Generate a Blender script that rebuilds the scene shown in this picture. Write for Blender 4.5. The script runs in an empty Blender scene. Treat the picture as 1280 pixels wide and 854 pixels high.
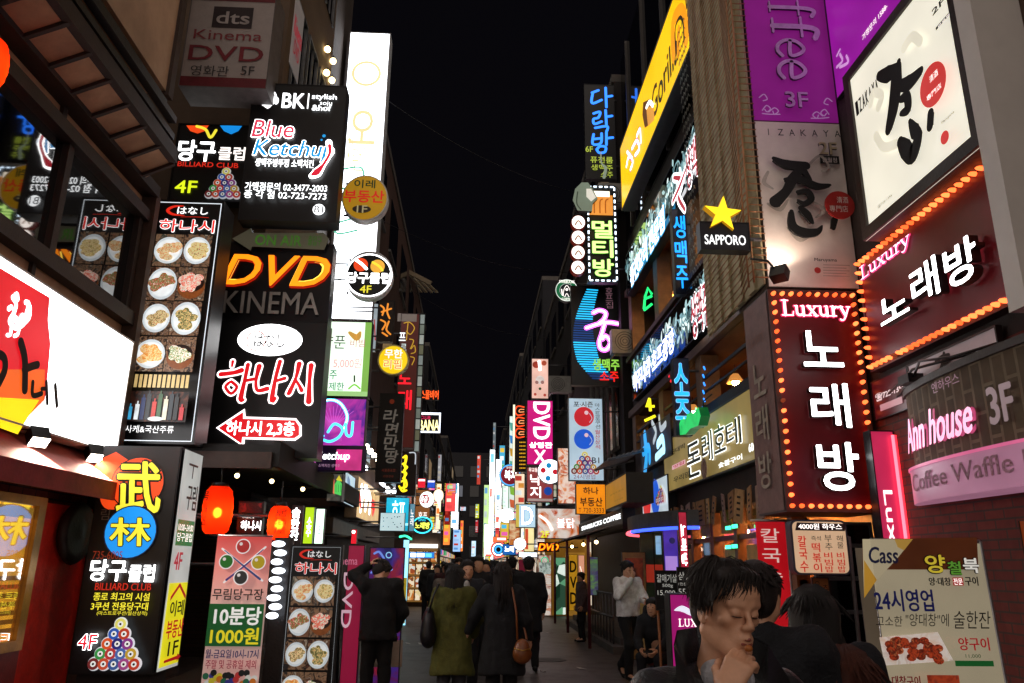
import bpy, math, random
import numpy as np
from mathutils import Vector, Matrix
random.seed(7)
sc = bpy.context.scene
COL = sc.collection
# ------------------------------------------------------------------ camera
FPX, CXP, CYP = 960.0, 640.0, 427.0
EYE = np.array([0.0, 0.0, 1.65])
_y = np.array([592 - CXP, CYP - 706, -FPX]); _y /= np.linalg.norm(_y)
_hx = 36.0
_z = np.array([_hx, ((592 - CXP) * _hx + FPX ** 2) / (706 - CYP), -FPX]); _z /= np.linalg.norm(_z)
_x = np.cross(_y, _z)
RC = np.array([_x, _y, _z])            # rows: world axes written in camera axes
cam = bpy.data.cameras.new('camera')
cam.sensor_width = 36.0
cam.lens = FPX / 1280 * 36.0
cam.clip_start = 0.05
cam.clip_end = 2000
camo = bpy.data.objects.new('camera', cam)
COL.objects.link(camo)
camo.matrix_world = Matrix(((RC[0][0], RC[0][1], RC[0][2], EYE[0]), (RC[1][0], RC[1][1], RC[1][2], EYE[1]), (RC[2][0], RC[2][1], RC[2][2], EYE[2]), (0, 0, 0, 1)))
sc.camera = camo

def ray(px, py):
    d = RC @ np.array([px - CXP, CYP - py, -FPX])
    return d / np.linalg.norm(d)
def at_y(px, py, Y):
    d = ray(px, py); return EYE + d * (Y / d[1])
def at_x(px, py, X):
    d = ray(px, py); return EYE + d * (X / d[0])
def at_ground(px, py, z=0.0):
    d = ray(px, py); return EYE + d * ((z - EYE[2]) / d[2])

# ------------------------------------------------------------------ world, colour management
w = bpy.data.worlds.new('World'); sc.world = w; w.use_nodes = True
nt = w.node_tree
bgn = nt.nodes['Background']
skyt = nt.nodes.new('ShaderNodeTexSky'); skyt.sky_type = 'NISHITA'; skyt.sun_disc = False
skyt.sun_elevation = math.radians(-6); skyt.sun_rotation = math.radians(200)
mixn = nt.nodes.new('ShaderNodeMixRGB'); mixn.blend_type = 'ADD'; mixn.inputs[0].default_value = 1.0
mixn.inputs[2].default_value = (0.045, 0.04, 0.06, 1)
nt.links.new(skyt.outputs[0], mixn.inputs[1]); nt.links.new(mixn.outputs[0], bgn.inputs[0])
bgn.inputs[1].default_value = 0.05
sun = bpy.data.lights.new('city_glow', 'SUN'); sun.energy = 2.1; sun.angle = math.radians(150); sun.color = (1, .86, .76)
suno = bpy.data.objects.new('city_glow', sun); COL.objects.link(suno); suno.rotation_euler = (math.radians(66), 0, math.radians(-6))
sc.view_settings.view_transform = 'Standard'
sc.view_settings.look = 'None'
sc.view_settings.gamma = 1
sc.view_settings.exposure = 0.0
sc.render.engine = 'CYCLES'
sc.cycles.use_denoising = True
try:
    sc.cycles.denoiser = 'OPENIMAGEDENOISE'
except Exception:
    pass
sc.cycles.max_bounces = 5
sc.cycles.diffuse_bounces = 3
sc.cycles.glossy_bounces = 3
sc.cycles.transparent_max_bounces = 6
sc.cycles.sample_clamp_indirect = 4.0
sc.cycles.caustics_reflective = False
sc.cycles.caustics_refractive = False

# ------------------------------------------------------------------ materials
def lin(h):
    h = h.lstrip('#')
    out = []
    for i in (0, 2, 4):
        c = int(h[i:i + 2], 16) / 255
        out.append(c / 12.92 if c <= 0.04045 else ((c + 0.055) / 1.055) ** 2.4)
    return (out[0], out[1], out[2], 1.0)
_mc = {}
def em(h, s=1.0, vary=0.12, scale=2.0):
    """a lit surface: emission through slightly uneven plastic"""
    _c = lin(h); wh = min(_c[:3]) / max(max(_c[:3]), .01)
    if s < 9: s = s * (1 + 1.9 * (.12 + .88 * wh ** .6) * min(1, max(0, (s - .8) / .7)))      # lamps behind the plastic are brighter than the film can hold
    key = ('em', h, round(s, 3), vary, scale)
    if key in _mc: return _mc[key]
    m = bpy.data.materials.new('lit_' + h.strip('#')); m.use_nodes = True
    n = m.node_tree; n.nodes.clear()
    out = n.nodes.new('ShaderNodeOutputMaterial'); p = n.nodes.new('ShaderNodeBsdfPrincipled')
    c = lin(h)
    p.inputs['Base Color'].default_value = (c[0] * .5, c[1] * .5, c[2] * .5, 1)
    p.inputs['Roughness'].default_value = .35
    p.inputs['Emission Color'].default_value = c
    p.inputs['Emission Strength'].default_value = s
    if vary:
        tc = n.nodes.new('ShaderNodeTexCoord'); no = n.nodes.new('ShaderNodeTexNoise')
        no.inputs['Scale'].default_value = scale; no.inputs['Detail'].default_value = 3
        mr = n.nodes.new('ShaderNodeMapRange')
        mr.inputs[1].default_value = .3; mr.inputs[2].default_value = .7
        mr.inputs[3].default_value = s * (1 - vary); mr.inputs[4].default_value = s * (1 + vary)
        n.links.new(tc.outputs['Object'], no.inputs['Vector']); n.links.new(no.outputs[0], mr.inputs[0])
        n.links.new(mr.outputs[0], p.inputs['Emission Strength'])
    n.links.new(p.outputs[0], out.inputs[0])
    _mc[key] = m
    return m
def pr(h, rough=.6, metal=0.0, scale=6.0, vary=.25, bump=.15, ior=None, spec=None):
    key = ('pr', h, rough, metal, scale, vary, bump, ior)
    if key in _mc: return _mc[key]
    m = bpy.data.materials.new('paint_' + h.strip('#')); m.use_nodes = True
    n = m.node_tree; p = n.nodes['Principled BSDF']
    c = lin(h)
    p.inputs['Roughness'].default_value = rough; p.inputs['Metallic'].default_value = metal
    if ior: p.inputs['IOR'].default_value = ior
    tc = n.nodes.new('ShaderNodeTexCoord'); no = n.nodes.new('ShaderNodeTexNoise')
    no.inputs['Scale'].default_value = scale; no.inputs['Detail'].default_value = 6; no.inputs['Roughness'].default_value = .65
    n.links.new(tc.outputs['Object'], no.inputs['Vector'])
    r = n.nodes.new('ShaderNodeValToRGB')
    r.color_ramp.elements[0].position = .3; r.color_ramp.elements[1].position = .7
    r.color_ramp.elements[0].color = tuple(x * (1 - vary) for x in c[:3]) + (1,)
    r.color_ramp.elements[1].color = tuple(min(1, x * (1 + vary)) for x in c[:3]) + (1,)
    n.links.new(no.outputs[0], r.inputs[0]); n.links.new(r.outputs[0], p.inputs['Base Color'])
    if bump:
        b = n.nodes.new('ShaderNodeBump'); b.inputs['Strength'].default_value = bump; b.inputs['Distance'].default_value = .02
        n2 = n.nodes.new('ShaderNodeTexNoise'); n2.inputs['Scale'].default_value = scale * 6; n2.inputs['Detail'].default_value = 4
        n.links.new(tc.outputs['Object'], n2.inputs['Vector'])
        n.links.new(n2.outputs[0], b.inputs['Height']); n.links.new(b.outputs[0], p.inputs['Normal'])
    _mc[key] = m
    return m
def brick(c1, c2, mortar, scale=1.0, axes='YZ', rough=.8):
    key = ('brick', c1, c2, mortar, scale, axes)
    if key in _mc: return _mc[key]
    m = bpy.data.materials.new('brick'); m.use_nodes = True
    n = m.node_tree; p = n.nodes['Principled BSDF']; p.inputs['Roughness'].default_value = rough
    tc = n.nodes.new('ShaderNodeTexCoord'); sp = n.nodes.new('ShaderNodeSeparateXYZ'); cb = n.nodes.new('ShaderNodeCombineXYZ')
    n.links.new(tc.outputs['Object'], sp.inputs[0])
    for i, a in enumerate(axes):
        n.links.new(sp.outputs['XYZ'.index(a)], cb.inputs[i])
    b = n.nodes.new('ShaderNodeTexBrick')
    b.inputs['Scale'].default_value = scale
    b.inputs['Color1'].default_value = lin(c1); b.inputs['Color2'].default_value = lin(c2); b.inputs['Mortar'].default_value = lin(mortar)
    b.inputs['Brick Width'].default_value = .23; b.inputs['Row Height'].default_value = .075; b.inputs['Mortar Size'].default_value = .008
    n.links.new(cb.outputs[0], b.inputs['Vector'])
    no = n.nodes.new('ShaderNodeTexNoise'); no.inputs['Scale'].default_value = 9; no.inputs['Detail'].default_value = 5
    n.links.new(tc.outputs['Object'], no.inputs['Vector'])
    mx = n.nodes.new('ShaderNodeMixRGB'); mx.blend_type = 'MULTIPLY'; mx.inputs[0].default_value = .6
    n.links.new(b.outputs['Color'], mx.inputs[1]); n.links.new(no.outputs[0], mx.inputs[2]); n.links.new(mx.outputs[0], p.inputs['Base Color'])
    bp = n.nodes.new('ShaderNodeBump'); bp.inputs['Strength'].default_value = .6; bp.inputs['Distance'].default_value = .01; bp.invert = True
    n.links.new(b.outputs['Fac'], bp.inputs['Height']); n.links.new(bp.outputs[0], p.inputs['Normal'])
    _mc[key] = m
    return m
def mottled(cols, scale=20., s=.8, lit=True, kind='noise', rough=.5):
    """printed photograph of food, merchandise etc: colour patches"""
    key = ('mot', tuple(cols), scale, s, lit, kind)
    if key in _mc: return _mc[key]
    m = bpy.data.materials.new('printed_picture'); m.use_nodes = True
    n = m.node_tree; p = n.nodes['Principled BSDF']; p.inputs['Roughness'].default_value = rough
    tc = n.nodes.new('ShaderNodeTexCoord')
    if kind == 'noise':
        t = n.nodes.new('ShaderNodeTexNoise'); t.inputs['Scale'].default_value = scale; t.inputs['Detail'].default_value = 5; t.inputs['Distortion'].default_value = 1.2
        src = t.outputs[0]
    else:
        t = n.nodes.new('ShaderNodeTexVoronoi'); t.inputs['Scale'].default_value = scale
        sp = n.nodes.new('ShaderNodeSeparateColor'); n.links.new(t.outputs['Color'], sp.inputs[0]); src = sp.outputs[0]
    n.links.new(tc.outputs['Object'], t.inputs['Vector'])
    r = n.nodes.new('ShaderNodeValToRGB'); r.color_ramp.interpolation = 'LINEAR' if kind == 'noise' else 'CONSTANT'
    e = r.color_ramp.elements
    lo, hi = (.3, .7) if kind == 'noise' else (0, 1)
    e[0].position = lo; e[0].color = lin(cols[0]); e[1].position = hi; e[1].color = lin(cols[-1])
    k = len(cols)
    for i in range(1, k - 1):
        q = e.new(lo + (hi - lo) * i / (k - 1)); q.color = lin(cols[i])
    if kind != 'noise':
        for i, q in enumerate(e): q.position = i / k
    n.links.new(src, r.inputs[0]); n.links.new(r.outputs[0], p.inputs['Base Color'])
    if lit:
        n.links.new(r.outputs[0], p.inputs['Emission Color']); p.inputs['Emission Strength'].default_value = s
    _mc[key] = m
    return m
def ground_mat():
    m = bpy.data.materials.new('asphalt'); m.use_nodes = True
    n = m.node_tree; p = n.nodes['Principled BSDF']
    tc = n.nodes.new('ShaderNodeTexCoord')
    no = n.nodes.new('ShaderNodeTexNoise'); no.inputs['Scale'].default_value = .9; no.inputs['Detail'].default_value = 8; no.inputs['Roughness'].default_value = .7
    r = n.nodes.new('ShaderNodeValToRGB')
    r.color_ramp.elements[0].position = .3; r.color_ramp.elements[0].color = (.035, .03, .03, 1)
    r.color_ramp.elements[1].position = .75; r.color_ramp.elements[1].color = (.12, .10, .098, 1)
    n.links.new(tc.outputs['Object'], no.inputs['Vector']); n.links.new(no.outputs[0], r.inputs[0])
    sp = n.nodes.new('ShaderNodeTexVoronoi'); sp.inputs['Scale'].default_value = 22
    r3 = n.nodes.new('ShaderNodeValToRGB'); r3.color_ramp.elements[0].position = .0; r3.color_ramp.elements[0].color = (1.9, 1.9, 1.9, 1)
    r3.color_ramp.elements[1].position = .16; r3.color_ramp.elements[1].color = (1, 1, 1, 1)
    n.links.new(tc.outputs['Object'], sp.inputs['Vector']); n.links.new(sp.outputs[0], r3.inputs[0])
    st = n.nodes.new('ShaderNodeTexNoise'); st.inputs['Scale'].default_value = 2.6; st.inputs['Detail'].default_value = 3; st.inputs['Distortion'].default_value = .8
    r4 = n.nodes.new('ShaderNodeValToRGB'); r4.color_ramp.elements[0].position = .40; r4.color_ramp.elements[0].color = (.45, .42, .40, 1); r4.color_ramp.elements[1].position = .52; r4.color_ramp.elements[1].color = (1, 1, 1, 1)
    n.links.new(tc.outputs['Object'], st.inputs['Vector']); n.links.new(st.outputs[0], r4.inputs[0])
    m4 = n.nodes.new('ShaderNodeMixRGB'); m4.blend_type = 'MULTIPLY'; m4.inputs[0].default_value = .8; n.links.new(r.outputs[0], m4.inputs[1]); n.links.new(r4.outputs[0], m4.inputs[2])
    mx = n.nodes.new('ShaderNodeMixRGB'); mx.blend_type = 'MULTIPLY'; mx.inputs[0].default_value = .7
    n.links.new(m4.outputs[0], mx.inputs[1]); n.links.new(r3.outputs[0], mx.inputs[2]); n.links.new(mx.outputs[0], p.inputs['Base Color'])
    r2 = n.nodes.new('ShaderNodeMapRange'); r2.inputs[3].default_value = .28; r2.inputs[4].default_value = .7
    n.links.new(no.outputs[0], r2.inputs[0]); n.links.new(r2.outputs[0], p.inputs['Roughness'])
    b = n.nodes.new('ShaderNodeBump'); b.inputs['Strength'].default_value = .5; b.inputs['Distance'].default_value = .02
    n2 = n.nodes.new('ShaderNodeTexNoise'); n2.inputs['Scale'].default_value = 60; n2.inputs['Detail'].default_value = 5
    n.links.new(tc.outputs['Object'], n2.inputs['Vector']); n.links.new(n2.outputs[0], b.inputs['Height']); n.links.new(b.outputs[0], p.inputs['Normal'])
    return m
BLACK = pr('#0b0b0d', .35, bump=.05)
CASE = pr('#1a1a1d', .4, .2, bump=.05)
STEEL = pr('#6a6a6c', .4, .7)
ALU = pr('#a6a6a8', .35, .8)
DARKWALL = pr('#2c2724', .8)
CONC = pr('#55504b', .85)
BEIGE = pr('#c49a78', .75, scale=2.5, bump=.25)
WOODD = pr('#2a1a14', .6, scale=8)
WOOD = pr('#8a5228', .5, scale=8)
WOODL = pr('#b5834c', .5, scale=8)
GLASS = pr('#08090c', .04, vary=.3, bump=0, ior=2.1)
MIRROR = pr('#05060a', .03, vary=.3, bump=0, ior=3.4)
DGLASS = pr('#050507', .08, vary=.2, bump=0, ior=1.6)

# ------------------------------------------------------------------ mesh builder
class MB:
    def __init__(s):
        s.V = []; s.n = 0; s.F = []; s.MI = []; s.SM = []; s.mats = []
    def mi(s, m):
        if m not in s.mats: s.mats.append(m)
        return s.mats.index(m)
    def add(s, v, f, m, smooth=False):
        b = s.n; k = s.mi(m)
        s.V.extend([tuple(map(float, p)) for p in v]); s.n += len(v)
        for q in f:
            s.F.append([b + i for i in q]); s.MI.append(k); s.SM.append(smooth)
        return s
    def box(s, lo, hi, m):
        x0, y0, z0 = lo; x1, y1, z1 = hi
        if x0 > x1: x0, x1 = x1, x0
        if y0 > y1: y0, y1 = y1, y0
        if z0 > z1: z0, z1 = z1, z0
        v = [(x0, y0, z0), (x1, y0, z0), (x1, y1, z0), (x0, y1, z0), (x0, y0, z1), (x1, y0, z1), (x1, y1, z1), (x0, y1, z1)]
        f = [(0, 3, 2, 1), (4, 5, 6, 7), (0, 1, 5, 4), (1, 2, 6, 5), (2, 3, 7, 6), (3, 0, 4, 7)]
        return s.add(v, f, m)
    def bar(s, a, b, wd, ht, m):
        """rectangular bar from a to b"""
        a = Vector(a); b = Vector(b); d = (b - a).normalized()
        up = Vector((0, 0, 1)) if abs(d.z) < .9 else Vector((0, 1, 0))
        r = d.cross(up).normalized() * wd / 2; u = r.cross(d).normalized() * ht / 2
        v = [a - r - u, a + r - u, a + r + u, a - r + u, b - r - u, b + r - u, b + r + u, b - r + u]
        return s.add(v, [(0, 3, 2, 1), (4, 5, 6, 7), (0, 1, 5, 4), (1, 2, 6, 5), (2, 3, 7, 6), (3, 0, 4, 7)], m)
    def poly(s, pts, w0, m, ext=0.0, sidem=None):
        n = len(pts)
        a = sum(pts[i][0] * pts[(i + 1) % n][1] - pts[(i + 1) % n][0] * pts[i][1] for i in range(n))
        if a < 0: pts = pts[::-1]
        s.add([(p[0], p[1], w0) for p in pts], [tuple(range(n))], m)
        if ext:
            v = [(p[0], p[1], w0) for p in pts] + [(p[0], p[1], w0 - ext) for p in pts]
            s.add(v, [(i, n + i, n + (i + 1) % n, (i + 1) % n) for i in range(n)], sidem or m)
        return s
    def disc(s, cx, cy, rx, ry, w0, m, n=36, ext=0.0, sidem=None):
        return s.poly([(cx + rx * math.cos(6.28319 * i / n), cy + ry * math.sin(6.28319 * i / n)) for i in range(n)], w0, m, ext, sidem)
    def ring(s, cx, cy, rx, ry, t, w0, m, n=40):
        v = []
        for i in range(n):
            c, d = math.cos(6.28319 * i / n), math.sin(6.28319 * i / n)
            v += [(cx + rx * c, cy + ry * d, w0), (cx + (rx - t) * c, cy + (ry - t) * d, w0)]
        return s.add(v, [(2 * i, 2 * ((i + 1) % n), 2 * ((i + 1) % n) + 1, 2 * i + 1) for i in range(n)], m)
    def tube(s, pts, r, m, n=6, closed=False):
        P = [Vector(p) for p in pts]; k = len(P)
        v = []; up = None
        for i in range(k):
            if closed: d = (P[(i + 1) % k] - P[i - 1])
            else: d = P[min(i + 1, k - 1)] - P[max(i - 1, 0)]
            d = d.normalized() if d.length > 1e-9 else Vector((0, 0, 1))
            if up is None or abs(up.dot(d)) > .98:
                up = Vector((0, 0, 1)) if abs(d.z) < .9 else Vector((1, 0, 0))
            a = d.cross(up).normalized(); b = a.cross(d).normalized(); up = b
            rr = r[i] if isinstance(r, (list, tuple)) else r
            for j in range(n):
                t = 6.28319 * j / n
                v.append(P[i] + (a * math.cos(t) + b * math.sin(t)) * rr)
        f = []
        for i in range(k if closed else k - 1):
            o, q = i * n, ((i + 1) % k) * n
            for j in range(n): f.append((o + j, o + (j + 1) % n, q + (j + 1) % n, q + j))
        if not closed: f += [tuple(range(n))[::-1], tuple(range((k - 1) * n, k * n))]
        return s.add(v, f, m, True)
    def lathe(s, prof, c, m, n=20, axis='z', smooth=True):
        v = []
        for r, h in prof:
            for j in range(n):
                t = 6.28319 * j / n
                q = (r * math.cos(t), r * math.sin(t), h) if axis == 'z' else (r * math.cos(t), -h, r * math.sin(t))
                v.append((c[0] + q[0], c[1] + q[1], c[2] + q[2]))
        f = []
        for i in range(len(prof) - 1):
            for j in range(n): f.append((i * n + j, i * n + (j + 1) % n, (i + 1) * n + (j + 1) % n, (i + 1) * n + j))
        f += [tuple(range(n))[::-1], tuple(range((len(prof) - 1) * n, len(prof) * n))]
        return s.add(v, f, m, smooth)
    def ball(s, c, r, m, n=10):
        rr = r if isinstance(r, (tuple, list)) else (r, r, r)
        v, f = [], []
        h = n // 2 + 1
        for i in range(h + 1):
            a = math.pi * i / h
            for j in range(n):
                t = 6.28319 * j / n
                v.append((c[0] + rr[0] * math.sin(a) * math.cos(t), c[1] + rr[1] * math.sin(a) * math.sin(t), c[2] - rr[2] * math.cos(a)))
        for i in range(h):
            for j in range(n): f.append((i * n + j, i * n + (j + 1) % n, (i + 1) * n + (j + 1) % n, (i + 1) * n + j))
        return s.add(v, f, m, True)
    def ribbon(s, pts, wd, w0, m, ext=0.0, sub=6, cap=True, sidem=None):
        """a brush or tube stroke lying in the local plane; wd one width or one per point"""
        if not isinstance(wd, (list, tuple)): wd = [wd] * len(pts)
        P, W = [], []
        k = len(pts)
        for i in range(k - 1):
            p0, p1, p2, p3 = pts[max(i - 1, 0)], pts[i], pts[i + 1], pts[min(i + 2, k - 1)]
            for j in range(sub):
                t = j / sub
                P.append(tuple(.5 * (2 * p1[c] + (p2[c] - p0[c]) * t + (2 * p0[c] - 5 * p1[c] + 4 * p2[c] - p3[c]) * t * t + (3 * p1[c] - p0[c] - 3 * p2[c] + p3[c]) * t ** 3) for c in (0, 1)))
                W.append(wd[i] + (wd[i + 1] - wd[i]) * t)
        P.append(tuple(pts[-1])); W.append(wd[-1])
        L, R = [], []
        for i in range(len(P)):
            a, b = P[max(i - 1, 0)], P[min(i + 1, len(P) - 1)]
            dx, dy = b[0] - a[0], b[1] - a[1]; l = math.hypot(dx, dy) or 1
            nx, ny = -dy / l * W[i] / 2, dx / l * W[i] / 2
            L.append((P[i][0] + nx, P[i][1] + ny)); R.append((P[i][0] - nx, P[i][1] - ny))
        n = len(P)
        v = [(a[0], a[1], w0) for a in L] + [(a[0], a[1], w0) for a in R]
        s.add(v, [(i, n + i, n + i + 1, i + 1) for i in range(n - 1)], m)
        if cap:
            for e, o in ((0, 1), (n - 1, n - 2)):
                if W[e] < 1e-6: continue
                a0 = math.atan2(P[e][1] - P[o][1], P[e][0] - P[o][0])
                fan = [(P[e][0] + W[e] / 2 * math.cos(a0 + t), P[e][1] + W[e] / 2 * math.sin(a0 + t)) for t in [(-.5 + q / 6) * math.pi for q in range(7)]]
                s.poly(fan, w0, m)
        if ext:
            o = L + R[::-1]; q = len(o)
            v = [(a[0], a[1], w0) for a in o] + [(a[0], a[1], w0 - ext) for a in o]
            s.add(v, [(i, (i + 1) % q, q + (i + 1) % q, q + i) for i in range(q)], sidem or m)
        return s
    def build(s, name, parent=None, loc=None):
        me = bpy.data.meshes.new(name)
        me.from_pydata(s.V, [], s.F)
        for m in s.mats: me.materials.append(m)
        me.polygons.foreach_set('material_index', s.MI)
        me.polygons.foreach_set('use_smooth', s.SM)
        me.update()
        o = bpy.data.objects.new(name, me); COL.objects.link(o)
        if parent is not None: o.parent = parent
        if loc is not None: o.location = loc
        return o
def tag(o, label=None, cat=None, group=None, kind=None):
    if label: o['label'] = label
    if cat: o['category'] = cat
    if group: o['group'] = group
    if kind: o['kind'] = kind
    return o
def thing(name, label, cat, loc=(0, 0, 0), group=None, mat=None):
    o = bpy.data.objects.new(name, None); COL.objects.link(o)
    o.empty_display_size = .2
    if mat is not None: o.matrix_world = mat
    else: o.location = loc
    return tag(o, label, cat, group)
def copy_tree(o, parent=None):
    c = o.copy(); COL.objects.link(c)
    if parent is not None: c.parent = parent
    for ch in list(o.children): copy_tree(ch, c)
    return c

# ------------------------------------------------------------------ lettering
_fc = bpy.data.curves.new('type', 'FONT'); _fo = bpy.data.objects.new('type', _fc); COL.objects.link(_fo)
_fc.resolution_u = 3
_gc = {}
def glyph(t):
    if t in _gc: return _gc[t]
    _fc.body = t
    bpy.context.view_layer.update()
    ev = _fo.evaluated_get(bpy.context.evaluated_depsgraph_get())
    me = ev.to_mesh()
    V = np.array([(v.co.x, v.co.y) for v in me.vertices]).reshape(-1, 2); F = [tuple(p.vertices) for p in me.polygons]
    ev.to_mesh_clear()
    cnt = {}
    for f in F:
        for i in range(len(f)):
            a, b = f[i], f[(i + 1) % len(f)]
            cnt.setdefault((min(a, b), max(a, b)), []).append((a, b))
    E = [e[0] for e in cnt.values() if len(e) == 1]
    if len(V):
        lo, hi = V.min(0), V.max(0); V = (V - lo) / np.maximum(hi - lo, 1e-6); asp = (hi - lo)
    else:
        asp = np.array([1, 1])
    _gc[t] = (V, F, E, asp)
    return _gc[t]
D8 = [(1, 0), (-1, 0), (0, 1), (0, -1), (.7, .7), (-.7, .7), (.7, -.7), (-.7, -.7)]

class Sign:
    """a signboard. kind F faces the camera down the street (plane = its Y), L hangs on the left facade, R on the right one (plane = its X).
    rect = xl, yt, xr, yb measured on the photograph; for L and R yt, yb are taken at column ax."""
    def __init__(s, name, label, kind, plane, rect, depth=.2, case=None, face=None, rim=.03, group=None, cat='sign', ax=None, world=None, bracket=None, shape='box', rear=None):
        s.kind, s.plane = kind, plane
        xl, yt, xr, yb = rect if rect else (0, 0, 0, 0)
        if kind == 'F':
            if world: a0, a1, z0, z1 = world
            else:
                ym, xm = (yt + yb) / 2, (xl + xr) / 2
                dx = (yb - yt) * .02
                a0, a1 = at_y(xl, ym, plane)[0], at_y(xr, ym, plane)[0]
                sl = (xm - 676) / (ym + 2900)
                z1, z0 = at_y(xm + sl * (yt - ym), yt, plane)[2], at_y(xm + sl * (yb - ym), yb, plane)[2]
            M = Matrix(((1, 0, 0, (a0 + a1) / 2), (0, 0, -1, plane), (0, 1, 0, z0), (0, 0, 0, 1)))
        else:
            if world: a0, a1, z0, z1 = world
            else:
                ax = ax if ax is not None else (xl + xr) / 2
                ym = (yt + yb) / 2
                a0, a1 = at_x(xl, ym, plane)[1], at_x(xr, ym, plane)[1]
                z1, z0 = at_x(ax, yt, plane)[2], at_x(ax, yb, plane)[2]
            if kind == 'L': M = Matrix(((0, 0, 1, plane), (1, 0, 0, (a0 + a1) / 2), (0, 1, 0, z0), (0, 0, 0, 1)))
            else: M = Matrix(((0, 0, -1, plane), (-1, 0, 0, (a0 + a1) / 2), (0, 1, 0, z0), (0, 0, 0, 1)))
        s.M = M; s.Mi = np.array(M.inverted())
        s.W, s.H = abs(a1 - a0), abs(z1 - z0)
        s.root = thing(name, label, cat, group=group, mat=M)
        s.w = .008
        s.lt = MB(); s.lg = MB(); s.pc = MB()
        W, H = s.W, s.H
        case = case or CASE
        if shape == 'box' and case != 'none':
            c = MB(); r = rim
            c.box((-W / 2, 0, -depth), (W / 2, H, -.004), case)
            if r:
                for lo, hi in (((-W / 2, 0, -.004), (W / 2, r, .012)), ((-W / 2, H - r, -.004), (W / 2, H, .012)), ((-W / 2, r, -.004), (-W / 2 + r, H - r, .012)), ((W / 2 - r, r, -.004), (W / 2, H - r, .012))):
                    c.box(lo, hi, case)
            c.build('case', s.root)
            if face:
                MB().box((-W / 2 + r, r, -.004), (W / 2 - r, H - r, .004), face).build('face_panel', s.root)
            if rear:
                MB().box((-W / 2 + r, r, -depth - .006), (W / 2 - r, H - r, -depth - .0005), rear).build('rear_face', s.root)
        elif shape == 'disc':
            c = MB(); c.disc(0, H / 2, W / 2, H / 2, -.001, case, 40, depth); c.disc(0, H / 2, W / 2, H / 2, -depth, case, 40)
            c.build('case', s.root)
            if face: MB().disc(0, H / 2, W / 2 - rim, H / 2 - rim, .004, face, 40, .004).build('face_panel', s.root)
        if bracket:
            b = MB()
            for q in ((.15, .85) if H > .5 else (.5,)):
                X = bracket
                p = np.array(M.inverted()) @ np.array([X, plane + depth / 2 if kind == 'F' else (a0 + a1) / 2, z0 + H * q, 1])
                e = W / 2 if p[0] > 0 else -W / 2
                b.tube([(e * .9, H * q, -depth / 2), (p[0], H * q, -depth / 2)], .022, STEEL)
            b.build('bracket', s.root)
    def px(s, x, y):
        p = at_y(x, y, s.plane - s.w) if s.kind == 'F' else at_x(x, y, s.plane + (s.w if s.kind == 'L' else -s.w))
        q = s.Mi @ np.array([p[0], p[1], p[2], 1]); return float(q[0]), float(q[1])
    def f(s, fx, fy): return (fx - .5) * s.W, (1 - fy) * s.H
    def lay(s, d=.0008):
        s.w += d; return s.w
    def boxpx(s, b):
        x0, y0, x1, y1 = b; xm, ym = (x0 + x1) / 2, (y0 + y1) / 2
        sl = (xm - 676) / (ym + 2900) if s.kind == 'F' else 0
        if s.kind != 'F':       # a slanted line of letters: take the slant out of its outline
            m_ = abs((706 - ym) / (592 - xm)); hh = max((y1 - y0) - m_ * (x1 - x0), .34 * (y1 - y0)) / 2
            y0, y1 = ym - hh, ym + hh
        u0 = s.px(x0, ym)[0]; u1 = s.px(x1, ym)[0]; v1 = s.px(xm + sl * (y0 - ym), y0)[1]; v0 = s.px(xm + sl * (y1 - ym), y1)[1]
        return u0, v0, u1, v1
    def boxf(s, b):
        a = s.f(b[0], b[3]); c = s.f(b[2], b[1]); return a[0], a[1], c[0], c[1]
    def T(s, t, b, m, bold=.0, out=None, rot=0, fr=True, ext=0, sidem=None, shear=0, mb=None, keep=False):
        """lettering filling a box (fractions of the face, y down; or photograph columns and rows when fr is False)"""
        s.w += ext; u0, v0, u1, v1 = s.boxf(b) if fr else s.boxpx(b); s.w -= ext
        mb = mb or s.lt
        V, F, E, asp = glyph(t)
        if not len(V): return s
        X, Y = V[:, 0].copy(), V[:, 1].copy()
        if rot == -90: X, Y = Y.copy(), 1 - X
        elif rot == 90: X, Y = 1 - Y, X.copy()
        elif rot == 180: X, Y = 1 - X, 1 - Y
        nl = max(1, len(t)); bold *= .45
        P = np.stack([u0 + X * (u1 - u0) + shear * (Y - .5) * (v1 - v0), v0 + Y * (v1 - v0)], 1)
        hh = (v1 - v0) if not rot else (u1 - u0)
        hh = min(hh, ((u1 - u0) if not rot else (v1 - v0)) / nl * 1.3)
        def cp(dx, dy, mm):
            w0 = s.lay(.0005)
            mb.add([(p[0] + dx, p[1] + dy, w0) for p in P], F, mm)
        if out:
            om, oa = out; oa *= .8
            for dx, dy in D8: cp(dx * (oa + bold) * hh, dy * (oa + bold) * hh, om)
            for dx, dy in D8[4:]: cp(dx * (oa * .5 + bold) * hh, dy * (oa * .5 + bold) * hh, om)
        base = s.w
        if ext:
            s.w += ext
            w0 = s.w
            for dx, dy in (D8[:4] if bold else [(0, 0)]):
                v = [(P[a][0] + dx * bold * hh, P[a][1] + dy * bold * hh, q) for a, _ in E for q in (w0, w0 - ext)]
                idx = {a: i for i, (a, _) in enumerate(E)}
                ff = [(2 * i, 2 * i + 1, 2 * idx[b_] + 1, 2 * idx[b_]) for i, (a, b_) in enumerate(E) if b_ in idx]
                mb.add(v, ff, sidem or m)
        if bold:
            for dx, dy in D8: cp(dx * bold * hh, dy * bold * hh, m)
        cp(0, 0, m)
        if ext: s.w = base + .002
        if not keep: s.flush()
        return s
    def flush(s):
        if s.lt.n: s.lt.build('lettering', s.root); s.lt = MB()
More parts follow.
